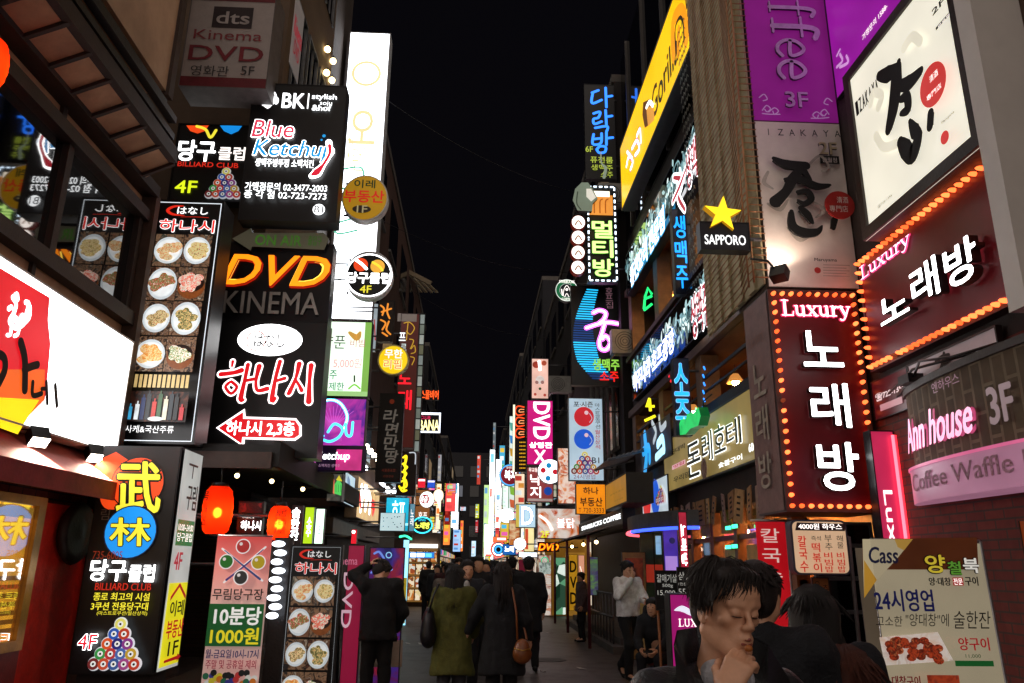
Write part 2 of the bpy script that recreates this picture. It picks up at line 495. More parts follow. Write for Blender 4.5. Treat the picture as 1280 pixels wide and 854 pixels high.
    def TV(s, t, b, m, bold=0, out=None, fr=True, gap=.12, **k):
        n = len(t); h = (b[3] - b[1]) / n
        for i, c in enumerate(t):
            if c == ' ': continue
            bb = (b[0], b[1] + h * (i + gap / 2), b[2], b[1] + h * (i + 1 - gap / 2))
            if not fr:      # rows of a leaning column
                ym = (bb[1] + bb[3]) / 2; ymm = (b[1] + b[3]) / 2
                dx = ((b[0] + b[2]) / 2 - 676) / (ymm + 2900) * (ym - ymm) if s.kind == 'F' else 0
                bb = (bb[0] + dx, bb[1], bb[2] + dx, bb[3])
            s.T(c, bb, m, bold, out, fr=fr, keep=True, **k)
        s.flush()
        return s
    def S(s, pts, wd, m, fr=True, ext=0, mb=None, **k):
        """a stroke through points (fractions or photograph px); wd as a fraction of the face width"""
        q = [s.f(*p) if fr else s.px(*p) for p in pts]
        wd = [x * s.W for x in wd] if isinstance(wd, (list, tuple)) else wd * s.W
        if ext: s.w += ext
        (mb or s.lg).ribbon(q, wd, s.lay(), m, ext, **k); return s
    def R(s, b, m, fr=True, mb=None, ext=0):
        u0, v0, u1, v1 = s.boxf(b) if fr else s.boxpx(b)
        (mb if mb is not None else s.lg).poly([(u0, v0), (u1, v0), (u1, v1), (u0, v1)], s.lay(), m, ext); return s
    def G(s, pts, m, fr=True, mb=None, ext=0):
        (mb if mb is not None else s.lg).poly([s.f(*p) if fr else s.px(*p) for p in pts], s.lay(), m, ext); return s
    def D(s, cx, cy, r, m, fr=True, ry=None, mb=None, n=28, ext=0):
        """disc; r as a fraction of the face width (ry likewise)"""
        u, v = s.f(cx, cy) if fr else s.px(cx, cy)
        if ext: s.w += ext
        (mb if mb is not None else s.lg).disc(u, v, r * s.W, (ry or r) * s.W, s.lay(), m, n, ext); return s
    def O(s, cx, cy, r, t, m, fr=True, ry=None):
        u, v = s.f(cx, cy) if fr else s.px(cx, cy)
        s.lg.ring(u, v, r * s.W, (ry or r) * s.W, t * s.W, s.lay(), m); return s
    def border(s, inset, t, m):
        a, W, H = inset * s.W, s.W, s.H; t = t * W
        w0 = s.lay()
        for u0, v0, u1, v1 in ((-W / 2 + a, a, W / 2 - a, a + t), (-W / 2 + a, H - a - t, W / 2 - a, H - a), (-W / 2 + a, a + t, -W / 2 + a + t, H - a - t), (W / 2 - a - t, a + t, W / 2 - a, H - a - t)):
            s.lg.poly([(u0, v0), (u1, v0), (u1, v1), (u0, v1)], w0, m)
        return s
    def done(s):
        s.flush()
        if s.lg.n: s.lg.build('logo', s.root)
        if s.pc.n: s.pc.build('picture', s.root)
        return s

def serif(s, t, b, m, out=None, fr=True, wt=.2, sl=0.0, mb=None):
    """serif capitals and small letters drawn as strokes"""
    k, h, q = wt, wt * .35, .1
    A = {'L': ([([(.2, 0), (.2, 1)], k), ([(0, 0), (.7, 0)], h * 1.2), ([(.68, 0), (.72, .25)], h), ([(0, 1), (.42, 1)], h)], .8),
         'u': ([([(.15, .62), (.15, .15), (.3, .02), (.5, .08)], k * .85), ([(.55, .62), (.55, 0)], k), ([(0, .64), (.18, .64)], h), ([(.4, .64), (.58, .64)], h), ([(.55, 0), (.74, 0)], h)], .78),
         'x': ([([(.1, .63), (.55, 0)], k), ([(.55, .63), (.1, 0)], h * 1.3), ([(0, .64), (.26, .64)], h), ([(.42, .64), (.66, .64)], h), ([(0, 0), (.24, 0)], h), ([(.4, 0), (.68, 0)], h)], .7),
         'r': ([([(.16, 0), (.16, .63)], k), ([(.2, .45), (.34, .62), (.48, .58)], k * .7), ([(0, 0), (.34, 0)], h), ([(0, .64), (.18, .64)], h)], .55),
         'y': ([([(.1, .63), (.36, .05)], k), ([(.6, .63), (.3, -.14), (.12, -.28), (.02, -.22)], h * 1.6), ([(0, .64), (.24, .64)], h), ([(.45, .64), (.7, .64)], h)], .7),
         'f': ([([(.2, 0), (.2, .75), (.32, 1), (.52, .93)], k), ([(0, .62), (.42, .62)], h * 1.2), ([(.02, 0), (.42, 0)], h)], .5),
         'e': ([([(.1, .34), (.56, .36), (.5, .6), (.3, .66), (.1, .5), (.06, .28), (.18, .05), (.38, 0), (.58, .12)], k * .75)], .66),
         'o': ([([(.32, .64), (.08, .48), (.08, .16), (.32, 0), (.56, .16), (.56, .48), (.32, .64)], k * .8)], .68),
         'C': ([([(.7, .8), (.5, 1), (.2, .9), (.05, .5), (.2, .1), (.5, 0), (.72, .2)], k)], .85),
         'U': ([([(.15, 1), (.15, .25), (.35, 0), (.6, .1), (.65, .3), (.65, 1)], k * .8), ([(0, 1), (.3, 1)], h), ([(.5, 1), (.8, 1)], h)], .9),
         'X': ([([(.1, 1), (.65, 0)], k), ([(.65, 1), (.1, 0)], h * 1.3), ([(0, 1), (.28, 1)], h), ([(.5, 1), (.76, 1)], h), ([(0, 0), (.28, 0)], h), ([(.5, 0), (.8, 0)], h)], .85),
         'R': ([([(.2, 0), (.2, 1)], k), ([(.2, 1), (.55, .95), (.58, .62), (.2, .5)], k * .7), ([(.35, .5), (.7, 0)], k * .9), ([(0, 0), (.4, 0)], h), ([(0, 1), (.2, 1)], h)], .8),
         'Y': ([([(.38, 0), (.38, .5)], k), ([(.08, 1), (.38, .48)], k * .9), ([(.7, 1), (.38, .48)], h * 1.3), ([(0, 1), (.26, 1)], h), ([(.54, 1), (.8, 1)], h), ([(.2, 0), (.56, 0)], h)], .8)}
    tot = sum(A[c][1] for c in t); u0, v0, u1, v1 = s.boxf(b) if fr else s.boxpx(b)
    desc = .28 if 'y' in t else 0
    sx, sy = (u1 - u0) / tot, (v1 - v0) / (1 + desc)
    mb = mb or s.lt
    for om, oa in ([out] if out else []) + [(m, 0)]:
        x = 0
        for c in t:
            for pts, wd in A[c][0]:
                q = [(u0 + (x + p[0]) * sx + sl * p[1] * sy, v0 + (p[1] + desc) * sy) for p in pts]
                if len(pts) == 2: mid = [q[0], ((q[0][0] + q[1][0]) / 2, (q[0][1] + q[1][1]) / 2), q[1]]
                else: mid = q
                mb.ribbon(mid, (wd + oa * 2) * min(sx, sy) * .8, s.lay(.0004), om, sub=4)
            x += A[c][1]
    s.flush()
# ================================================================== THE SETTING
gm = ground_mat()
g = MB()
g.add([(-60, -30, 0), (60, -30, 0), (60, 320, 0), (-60, 320, 0)], [(0, 1, 2, 3)], gm)
tag(g.build('ground'), kind='structure')
pave = pr('#5a5552', .7, scale=3)
k = MB(); k.box((2.75, 15.9, -.05), (4.3, 24.0, .14), pave); k.box((2.95, 16.2, .12), (4.3, 23.8, .27), pave)
tag(k.build('pavement'), kind='structure')
k = MB()
for y in range(-2, 60, 6): k.box((-4.25, y, -.05), (-3.55, y + 5.98, .06), pave)
tag(k.build('kerb'), kind='structure')
# drain covers and litter on the ground
for i, (x, y) in enumerate(((-1.4, 11.5), (1.4, 15.0))):
    d = MB(); d.disc(0, 0, .33, .33, .006, pr('#2e2b29', .5, .6), 28, .005)
    for q in range(-3, 4): d.add([(-.26, q * .08 - .012, .008), (.26, q * .08 - .012, .008), (.26, q * .08 + .012, .008), (-.26, q * .08 + .012, .008)], [(0, 1, 2, 3)], pr('#15130f', .7))
    tag(d.build('manhole_cover', loc=(x, y, 0)), ('round iron manhole cover in the street behind the black coated man', 'round iron manhole cover in the middle of the street to the right of the women')[i], 'manhole cover')
scrap = pr('#cfc8c0', .8)
for i in range(30):
    x, y = random.uniform(-2.2, 2.4), random.uniform(9, 24); a = random.uniform(0, 3); q = random.uniform(.04, .13)
    d = MB(); d.add([(-q, -q * .6, .004), (q, -q * .5, .012), (q * .8, q * .6, .03), (0, q * .4, .012), (-q * .9, q * .5, .02)], [(0, 1, 3), (1, 2, 3), (0, 3, 4)], scrap)
    o = d.build('paper_scrap', loc=(x, y, .002)); o.rotation_euler.z = a
    tag(o, 'small pale paper scrap littering the dark street', 'litter', 'paper scraps on the street')

# ------------------------------------------------------------------ left: near building
b1 = thing('brick_building', 'near brick building with timber eaves and dark mirror windows above the white shop sign', 'building', (-4.25, 3, 0))
def wb(name, parent, off, boxes, m):
    q = MB()
    for lo, hi in boxes: q.box((lo[0] - off[0], lo[1] - off[1], lo[2] - off[2]), (hi[0] - off[0], hi[1] - off[1], hi[2] - off[2]), m)
    return q.build(name, parent)
o1 = (-4.25, 3, 0)
rb = brick('#7a3428', '#8c4634', '#3a2c26', 1.0)
wb('lower_wall', b1, o1, [((-9, -3, 0), (-4.35, 9.0, 2.95))], rb)
wb('red_wall_panel', b1, o1, [((-4.35, 7.75, .0), (-4.26, 8.98, 2.2))], pr('#f0301e', .5))
wb('upper_wall', b1, o1, [((-9, -3, 2.95), (-4.28, 9.0, 4.42)), ((-9, -3, 5.82), (-4.28, 9.0, 6.95))], BEIGE)
wb('window_glass', b1, o1, [((-9, -3, 4.42), (-4.27, 9.0, 5.82))], MIRROR)
wb('sill_beam', b1, o1, [((-4.28, -3, 4.36), (-4.14, 9.02, 4.52))], WOODD)
wb('lintel_beam', b1, o1, [((-4.28, -3, 5.72), (-4.14, 9.02, 5.86))], WOODD)
wb('eaves_beam', b1, o1, [((-4.28, -3, 6.06), (-4.08, 9.02, 6.20))], WOODD)
for y in (7.15, 8.86): wb('mullion', b1, o1, [((-4.27, y, 4.5), (-4.20, y + .1, 5.74))], WOODD)
for y in (2.2, 4.6, 7.0): wb('panel_joint', b1, o1, [((-4.28, y, 5.86), (-4.24, y + .08, 6.06)), ((-4.28, y, 3.0), (-4.24, y + .06, 4.36))], WOODD)
cv = MB()
cv.add([(.15, -6, 6.11), (.15, 5.6, 6.11), (.51, 5.5, 6.28), (.51, -6, 6.28)], [(0, 1, 2, 3)], BEIGE)
cv.add([(.15, -6, 6.2), (.15, 5.6, 6.2), (.51, 5.5, 6.38), (.51, -6, 6.38)], [(3, 2, 1, 0)], BEIGE)
cv.build('eaves_panel', b1)
for i in range(16):
    y = 8.5 - 3 - .42 * i
    q = MB(); q.bar((.14, y, 6.09), (.52, y, 6.27), .045, .05, WOODD); q.build('rafter', b1)
wb('eaves_fascia', b1, o1, [((-3.77, -3, 6.25), (-3.68, 8.45, 6.42))], WOODD)
for x, z in ((-3.72, 6.46), (-3.66, 6.60), (-3.74, 6.74)):
    wb('gutter', b1, o1, [((x - .05, -3, z), (x + .04, 8.35 - (z - 6.4), z + .08))], pr('#141214', .5))
wb('gable_wall', b1, o1, [((-9, -3, 6.95), (-3.74, 8.08, 14.0))], pr('#b89a7c', .8, scale=1.2))
wb('corner_post', b1, o1, [((-3.82, 8.02, 6.9), (-3.70, 8.14, 14.0))], pr('#3a2a22', .7))
wb('frame_post', b1, o1, [((-4.32, 9.0, 0), (-4.1, 9.12, 6.1))], pr('#4a3528', .7))
# gold lit shop window with frame
gw = thing('shop_window', 'gold lit shop window with mirrored round sign beneath the red awning', 'window', (-4.3, 7.3, .9))
og = (-4.3, 7.3, .9)
wb('interior', gw, og, [((-4.18, 4.0, .95), (-4.165, 7.6, 2.14))], em('#dc9a28', 1.25, .35, 3.0))
wb('blind', gw, og, [((-4.163, 4.0, 2.02), (-4.15, 7.6, 2.12))], em('#d8a63f', .75, .2))
for i in range(7): wb('slat', gw, og, [((-4.163, 4.5, 1.02 + i * .075), (-4.155, 7.6, 1.03 + i * .075 + .03))], em('#a8681a', .7))
wb('frame', gw, og, [((-4.33, 3.9, .86), (-4.10, 7.72, .95)), ((-4.33, 3.9, 2.14), (-4.10, 7.72, 2.22)), ((-4.33, 7.6, .95), (-4.10, 7.72, 2.14))], pr('#b88a3c', .4, .3))
gl = MB(); gmx = bpy.data.materials.new('window_pane'); gmx.use_nodes = True
_n = gmx.node_tree; _n.nodes.clear()
_o = _n.nodes.new('ShaderNodeOutputMaterial'); _t = _n.nodes.new('ShaderNodeBsdfTransparent'); _g = _n.nodes.new('ShaderNodeBsdfGlossy'); _m = _n.nodes.new('ShaderNodeMixShader')
_g.inputs['Roughness'].default_value = .02; _m.inputs[0].default_value = .4
_n.links.new(_t.outputs[0], _m.inputs[1]); _n.links.new(_g.outputs[0], _m.inputs[2]); _n.links.new(_m.outputs[0], _o.inputs[0])
PANE = gmx
wb('pane', gw, og, [((-4.136, 4.0, .95), (-4.13, 7.6, 2.14))], gmx)
wb('sill_panel', gw, og, [((-4.34, 4.0, .0), (-4.12, 7.72, .86))], pr('#7d1a14', .5))
# awning with lamps
aw = thing('awning', 'dark red shop awning lit from above by two lamps', 'awning', (-4.3, 5, 2.3))
AWM = pr('#a8524a', .75, scale=3)
q = MB(); q.add([(-.05, -8, .52), (-.05, 4.05, .52), (.55, 4.05, .13), (.55, -8, .13)], [(0, 3, 2, 1)], AWM); q.add([(-.05, -8, .49), (-.05, 4.05, .49), (.545, 4.05, .10), (.545, -8, .10)], [(0, 1, 2, 3)], AWM)
q.build('canopy', aw)
q = MB(); q.box((.54, -8, -.05), (.57, 4.07, .135), pr('#8a1a28', .7)); q.build('valance', aw)
q = MB(); q.add([(-.05, 4.05, .52), (.55, 4.05, .13), (.55, 4.05, -.05), (-.05, 4.05, .05)], [(0, 1, 2, 3)], pr('#6b1420', .7)); q.build('end_panel', aw)
def flood(label, loc, aim, power, group=None, col=(1, .78, .6), size=60, ls=.05):
    t = thing('flood_lamp', label, 'lamp', loc, group)
    d = (Vector(aim) - Vector(loc)).normalized()
    q = MB(); q.bar(Vector((0, 0, 0)) - d * .12, d * .02, .16, .12, BLACK); q.build('housing', t)
    q = MB(); q.bar(d * .021, d * .03, .15, .11, em('#fff0dc', 14.0, 0)); q.build('lens', t)
    q = MB(); q.tube([-d * .06, (-.12, 0, .1), (-.3, 0, .12)], .012, BLACK); q.build('arm', t)
    L = bpy.data.lights.new('lamp_light', 'SPOT'); L.energy = power; L.color = col; L.spot_size = math.radians(size * 2); L.spot_blend = .7; L.shadow_soft_size = ls
    lo = bpy.data.objects.new('lamp_light', L); COL.objects.link(lo); lo.parent = t; lo.location = d * .05
    lo.rotation_euler = d.to_track_quat('-Z', 'Y').to_euler()
    return t
flood('flood lamp under the white shop sign nearer the gold window', (-4.0, 7.2, 2.70), (-3.75, 7.0, 2.3), 330)
flood('flood lamp under the white shop sign at its far end', (-4.0, 8.3, 2.70), (-3.75, 8.1, 2.3), 330)
# round ornament
q = MB(); q.lathe([(.27, -.06), (.33, 0), (.3, .05), (.2, .03), (.05, .06)], (0, 0, 0), pr('#2a1c16', .5), 24, 'y'); q.build('wall_ornament', None, (-4.2, 8.55, 1.93))
o = bpy.data.objects['wall_ornament']; o.rotation_euler.z = math.radians(90); tag(o, 'dark round wall ornament below the awning beside the gold window', 'ornament')

# ------------------------------------------------------------------ left: second building
b2 = thing('brick_building', 'dark brick building with lantern lit entrance behind the stack of black signs', 'building', (-4.3, 15, 0))
o2 = (-4.3, 15, 0)
db = brick('#3b2420', '#4a2c26', '#1c1614', 1.0)
wb('lower_wall', b2, o2, [((-9, 9.15, 0), (-4.3, 12.4, 3.3)), ((-9, 15.2, 0), (-4.3, 21, 3.3))], db)
wb('entrance_wall', b2, o2, [((-9, 12.4, 0), (-5.6, 15.2, 3.3))], brick('#4a2f22', '#553626', '#1c1614', 1.0, 'YZ'))
wb('upper_wall', b2, o2, [((-9, 11.3, 5.6), (-3.4, 14.8, 22))], pr('#5a4838', .85, scale=1.5)); wb('upper_wall', b2, o2, [((-9, 14.82, 5.6), (-4.3, 21, 22))], pr('#3a302a', .85, scale=1.5))
wb('middle_wall', b2, o2, [((-9, 9.15, 3.3), (-4.3, 21, 5.6))], pr('#1f1a18', .8))
wb('cornice', b2, o2, [((-3.4, 11.25, 8.75), (-3.3, 14.85, 8.95))], pr('#3a302a', .7))
wb('canopy', b2, o2, [((-4.3, 9.6, 2.95), (-2.5, 16.5, 3.05)), ((-2.5, 9.6, 2.78), (-2.42, 16.5, 3.1))], pr('#17120f', .7))
wb('canopy_beam', b2, o2, [((-4.3, 9.55, 2.75), (-2.5, 9.65, 2.95))], pr('#3a2214', .6))
wb('door', b2, o2, [((-4.32, 16.4, .05), (-4.26, 17.4, 2.3))], pr('#35261c', .5))
WARM = em('#ffdf9a', 9.0, 0)
def bulb(label, loc, r=.035, m=None, group='bare bulbs under the dark canopy'):
    t = thing('light_bulb', label, 'bulb', loc, group)
    q = MB(); q.ball((0, 0, 0), r, m or WARM, 8); q.build('globe', t)
    q = MB(); q.lathe([(.018, r * .8), (.018, r + .06)], (0, 0, 0), BLACK, 8); q.build('socket', t)
for x, y in ((-3.9, 10.4), (-3.3, 10.9), (-3.0, 11.6), (-2.8, 12.8)): bulb('bare warm bulb hanging under the dark canopy by the lanterns', (x, y, 2.80))
for i, (x, y, z) in enumerate(((-3.33, 14.0, 12.05), (-3.33, 14.6, 12.2), (-3.33, 14.1, 11.55), (-3.33, 14.65, 11.75), (-3.33, 14.6, 11.1))):
    bulb('small warm wall light high beside the tall pale sign', (x, y, z), .07, None, 'warm wall lights beside the tall pale sign')
# windows of upper storeys
for i in range(3):
    for j in range(3):
        y, z = 11.7 + i * 1.0, 9.6 + j * 3.4
        t = wb('window', b2, o2, [((-3.42, y, z), (-3.38, y + .7, z + 1.7))], DGLASS)
        wb('frame', t, (0, 0, 0), [((-3.39 + 4.3, y - .06 - 15, z - .06), (-3.35 + 4.3, y - 15, z + 1.76)), ((-3.39 + 4.3, y + .33 - 15, z), (-3.36 + 4.3, y + .37 - 15, z + 1.7)), ((-3.39 + 4.3, y + .7 - 15, z - .06), (-3.35 + 4.3, y + .75 - 15, z + 1.76)), ((-3.39 + 4.3, y - 15, z + 1.7), (-3.35 + 4.3, y + .7 - 15, z + 1.76))], STEEL)

# ------------------------------------------------------------------ farther buildings, both sides
def block(label, x0, x1, y0, y1, h, col, nwin=(3, 4), z0=3.6, lit=.12, side='L', glaze=True):
    t = thing('shop_building', label, 'building', ((x0 + x1) / 2, (y0 + y1) / 2, 0))
    of = ((x0 + x1) / 2, (y0 + y1) / 2, 0)
    wb('wall', t, of, [((x0, y0, 3.1), (x1, y1, h))], pr(col, .85, scale=1.2))
    fx = x1 if side == 'L' else x0
    s = 1 if side == 'L' else -1
    wb('shopfront_wall', t, of, [((x0, y0, 0), (fx - s * .5 if side == 'L' else x1, y1, 3.1))] if side == 'L' else [((fx + .5, y0, 0), (x1, y1, 3.1))], pr('#2a2220', .7))
    wb('parapet', t, of, [((x0 - .05, y0 + .03, h), (x1 + .05, y1 - .03, h + .25))], CONC)
    k_ = max(2, int((y1 - y0) / 3.2)); rs = random.Random(label)
    for i in range(k_ if glaze else 0):
        ya = y0 + (y1 - y0) * (i + .08) / k_; yb = y0 + (y1 - y0) * (i + .9) / k_
        gx = fx - s * .49
        cc = rs.choice(['#ffe8c0', '#fff4e4', '#ffc880', '#e8f0ff', '#ff9a70', '#f0d8a0'])
        gz = wb('shop_glazing', t, of, [((gx - .01, ya, .35), (gx + .01, yb, 2.45))], mottled((cc, '#8a6a48', cc, '#f4e8d0', '#6a3a2a'), rs.uniform(1.5, 3.5), rs.uniform(.5, 1.1), True, 'vor'))
        wb('frame', gz, of, [((gx - .03, ya - .1, .2), (gx + .04, ya, 2.5))], CASE)
        wb('fascia', t, of, [((fx - s * .45, ya, 2.6), (fx + s * .12, yb, 3.05))], em(rs.choice(['#e8503a', '#f0f4ff', '#3a8ae0', '#f0c040', '#40b070', '#e870b0', '#ffe8d0']), rs.uniform(.5, 1.0), .3))
    n, m_ = nwin
    for i in range(n):
        for j in range(m_):
            wy = y0 + (y1 - y0) * (i + .2) / n; wl = (y1 - y0) * .6 / n
            wz = z0 + (h - z0) * (j + .25) / m_; wh = (h - z0) * .5 / m_
            r = random.random()
            mm = em(random.choice(['#d9b27a', '#b9c8d8', '#e8caa0']), random.uniform(.05, .22), .5, 2) if r < lit else DGLASS
            f = wb('window', t, of, [((fx - .03, wy, wz), (fx + .03, wy + wl, wz + wh))], mm)
            wb('sill', f, of, [((fx - .02, wy - .05, wz - .1), (fx + s * .09, wy + wl + .05, wz - .002))], CONC)
    return t
block('brown brick block with sloping lit cornice behind the yellow round sign', -12, -3.35, 21, 46, 15.6, '#4a2f24', (6, 3), lit=.1, glaze=False)
block('dark block carrying the framed neon name board on the left side', -12, -3.3, 49, 63, 15.5, '#16161c', (3, 4), lit=.1)
block('low dark block far down the left side of the street', -12, -3.3, 63.2, 84, 12.5, '#1a1a20', (4, 3), lit=.2)
block('far dark block near the vanishing end of the left side', -12, -3.2, 84.2, 130, 15, '#15151b', (5, 4), lit=.25)
block('dark narrow block right behind the pub signs on the right side', 3.55, 12, 18.2, 27, 14.5, '#221c1c', (3, 3), lit=.1, side='R', glaze=False)
block('dark block behind the magenta video room sign on the right side', 3.6, 12, 27.2, 40, 14, '#1d1a1e', (4, 3), lit=.12, side='R')
block('dark block behind the white vertical signs on the right side', 3.5, 12, 40.2, 60, 17, '#18181e', (5, 4), lit=.15, side='R')
block('far dark block on the right side of the street', 3.4, 12, 60.2, 90, 18, '#17171d', (5, 4), lit=.2, side='R')
block('farthest dark block near the vanishing end of the right side', 3.2, 12, 90.2, 135, 17, '#15151b', (5, 4), lit=.25, side='R')
eb = thing('end_building', 'very dark tall building closing the far end of the street', 'building', (0, 165, 0))
wb('wall', eb, (0, 165, 0), [((-14, 160, 0), (14, 175, 24))], pr('#131319', .85))
for i in range(7):
    for j in range(5): wb('window', eb, (0, 165, 0), [((-11 + i * 3.3, 159.9, 3 + j * 4), (-9.2 + i * 3.3, 160.05, 5.2 + j * 4))], em('#a8b4c8', .08) if random.random() < .12 else DGLASS)
# lit cornice strips of the brown block (angled slats catching light)
q = thing('roof_canopy', 'pale slatted canopy on the corner of the brown brick block', 'canopy', (-3.3, 34, 15.2))
for i in range(6):
    m_ = MB(); m_.bar((-.9 + .3 * i, 0, -.2 - .1 * i), (-.6 + .3 * i, 6.5, 1.0), .16, .05, pr('#b3a37e', .5)); m_.build('slat', q)
m_ = MB(); m_.bar((-1.0, 0, .1), (1.0, 0, -.9), .12, .2, pr('#7a6a50', .6)); m_.build('beam', q)

# ------------------------------------------------------------------ right: near building
r0 = thing('brick_building', 'near brick building on the right behind the red framed karaoke board', 'building', (4, 3, 0))
or0 = (4, 3, 0)
wb('lower_wall', r0, or0, [((4.0, -3, 0), (9, 7.75, 3.35))], brick('#6e2b24', '#7c362c', '#4a3a34', 1.0))
wb('upper_wall', r0, or0, [((4.0, -3, 3.35), (9, 7.75, 16))], pr('#2b2220', .8))
wb('door_frame', r0, or0, [((3.93, 4.72, 0), (4.0, 4.80, 2.15)), ((3.93, 3.7, 2.15), (4.0, 4.8, 2.23))], pr('#4c1f1a', .6))
wb('door', r0, or0, [((3.95, 3.78, 0), (3.99, 4.72, 2.15))], pr('#38100e', .5))
r2 = thing('pub_building', 'timber fronted pub building with floral signs and warm lit upper windows', 'building', (3.75, 13, 0))
or2 = (3.75, 13, 0)
HW = pr('#2b1c14', .7)
wb('wall', r2, or2, [((3.75, 7.9, 2.5), (9, 18, 4.2)), ((3.75, 7.9, 5.15), (9, 18, 6.45)), ((3.75, 7.9, 8.2), (9, 18, 9.6)), ((5.6, 7.9, 4.2), (9, 18, 8.2)), ((3.75, 7.9, 9.6), (9, 18, 15)), ((5.0, 7.9, 0), (9, 18, 2.5))], HW)
for y in (7.9, 9.6, 12.2, 14.9, 17.6):
    for z0, z1 in ((4.2, 5.05), (6.5, 8.1)): wb('pillar', r2, or2, [((3.7, y, z0), (4.0, y + .35, z1))], pr('#7a5a3c', .6))
wb('cornice', r2, or2, [((3.62, 7.9, 5.05), (3.75, 18, 5.2)), ((3.62, 7.9, 8.1), (3.75, 18, 8.25)), ((3.6, 7.9, 6.4), (3.75, 18, 6.5))], pr('#5a3c28', .6))
wb('inner_wall', r2, or2, [((5.5, 7.95, 4.2), (5.59, 18, 5.15)), ((5.5, 7.95, 6.5), (5.59, 18, 8.1))], pr('#a5602c', .6, scale=2))
wb('inner_ceiling', r2, or2, [((3.8, 7.95, 5.08), (5.5, 18, 5.14)), ((3.8, 7.95, 8.12), (5.5, 18, 8.19))], pr('#8a5a34', .6, scale=2))
wb('railing', r2, or2, [((3.72, 8.1, 4.62), (3.76, 17.9, 4.67)), ((3.72, 8.1, 4.4), (3.76, 17.9, 4.43))], pr('#1a1a1c', .5, .5))
for i, (y, z) in enumerate(((10.6, 4.75), (12.9, 4.75), (15.6, 4.75), (10.9, 7.6), (13.6, 7.6), (16.4, 7.6))):
    t = thing('pendant_lamp', 'warm pendant lamp with a flared shade glowing inside the pub window', 'lamp', (4.5, y, z), 'pendant lamps inside the pub windows')
    q = MB(); q.lathe([(.06, .16), (.16, 0), (.15, .0), (.05, .15)], (0, 0, 0), em('#e89a4a', .75), 16); q.build('lamp_shade', t)
    q = MB(); q.ball((0, 0, .03), .07, em('#ffc078', 320, 0), 8); q.build('bulb', t)
    q = MB(); q.tube([(0, 0, .16), (0, 0, .42)], .008, BLACK); q.build('cord', t)
# ground floor timber front
fr = thing('restaurant_facade', 'warm timber restaurant front with papers pinned under the hotel sign', 'shop front', (4.4, 11.5, 0))
of = (4.4, 11.5, 0)
wb('back_wall', fr, of, [((4.7, 7.9, 0), (4.8, 16, 2.5))], pr('#c07a36', .6, scale=2))
wb('wainscot', fr, of, [((3.85, 9.4, 0), (4.0, 15.6, .9))], pr('#6a3c1e', .55))
for y in (9.4, 10.4, 11.45, 12.6, 13.8, 15.0): wb('post', fr, of, [((3.85, y, 0), (4.02, y + .14, 2.5))], WOOD)
for z in (1.45, 2.05): wb('rail', fr, of, [((3.88, 9.4, z), (3.98, 15.6, z + .07))], WOOD)
for y, z, c in ((11.6, 1.56, '#d7b478'), (11.7, 2.15, '#e2b96c'), (10.6, 1.6, '#c99f62'), (12.75, 1.0, '#dab87c'), (12.8, 2.14, '#e8c57a'), (13.95, 1.6, '#c99a5a')):
    wb('notice', fr, of, [((3.86, y, z), (3.87, y + .5, z + .36))], pr(c, .8))
wb('window_pane', fr, of, [((3.92, 9.55, .92), (3.93, 15.5, 2.45))], PANE)
for i, (y, z) in enumerate(((10.0, 2.2), (11.1, 2.25), (12.2, 2.2), (13.4, 2.25), (14.6, 2.2))):
    t = thing('pendant_lamp', 'small bright bulb lamp hanging behind the timber restaurant front', 'lamp', (4.25, y, z), 'bulb lamps behind the timber front')
    q = MB(); q.ball((0, 0, 0), .05, em('#ffb868', 300, 0), 8); q.build('bulb', t)
    q = MB(); q.tube([(0, 0, .05), (0, 0, .3)], .008, BLACK); q.build('cord', t)
    q = MB(); q.lathe([(.03, .1), (.09, .02)], (0, 0, 0), BLACK, 12); q.build('lamp_shade', t)
# hanging wooden menu slips under the hotel sign
for i in range(15):
    y = 9.0 + i * .38; h = random.uniform(.36, .46)
    t = MB(); c = random.choice(['#a67a48', '#8d6238', '#b98e5c', '#9a7c6c'])
    t.box((-.008, -.13, -h), (.008, .13, 0), pr(c, .7, scale=9))
    o = t.build('menu_slip', None, (3.62, y, 2.68)); o.rotation_euler = (random.uniform(-.2, .2), random.uniform(-.1, .1), random.uniform(-.25, .25))
    t2 = MB()
    for k_ in range(4): t2.box((-.0105, -.05, -h * (.2 + .18 * k_) - .03), (-.0085, .05, -h * (.2 + .18 * k_)), pr('#2a1a10', .8))
    t2.build('brush_writing', o)
    tag(o, 'hanging wooden menu slip with brushed writing under the hotel sign', 'menu slip', 'wooden menu slips under the hotel sign')
# white corner pillar at far right
wp = thing('signboard_column', 'plain pale grey end panel of a signboard high on the right edge', 'signboard', (3.15, 3.5, 3.1))
wb('end_panel', wp, (3.15, 3.5, 3.1), [((3.1, 3.98, 3.1), (3.95, 4.13, 9.0))], pr('#d6d0ca', .6, scale=2, vary=.08))
wb('side_panel', wp, (3.15, 3.5, 3.1), [((3.42, 2.6, 3.12), (3.95, 3.975, 9.0))], pr('#4a3426', .6))
# ================================================================== SIGNS, LEFT SIDE
WHT = em('#ffffff', 1.5, .06); WH1 = em('#fff6f0', 1.0, .05); RED = em('#e8141c', 1.0, .1); RDD = em('#c8101c', .55, .1)
BLK = pr('#08080a', .5, bump=0); INK = pr('#0c0b0b', .7, bump=0); YEL = em('#f2e43c', .95, .06); DKF = em('#060608', .25, .3)
ORG = em('#ff7a14', 1.0, .1); GRN = em('#7fd23c', .9, .1); BLU = em('#1e78ff', 1.2, .1); CYN = em('#30d0f4', 1.1, .1)
FACEK = pr('#0f0f12', .42, bump=.04, vary=.5, scale=2.5)
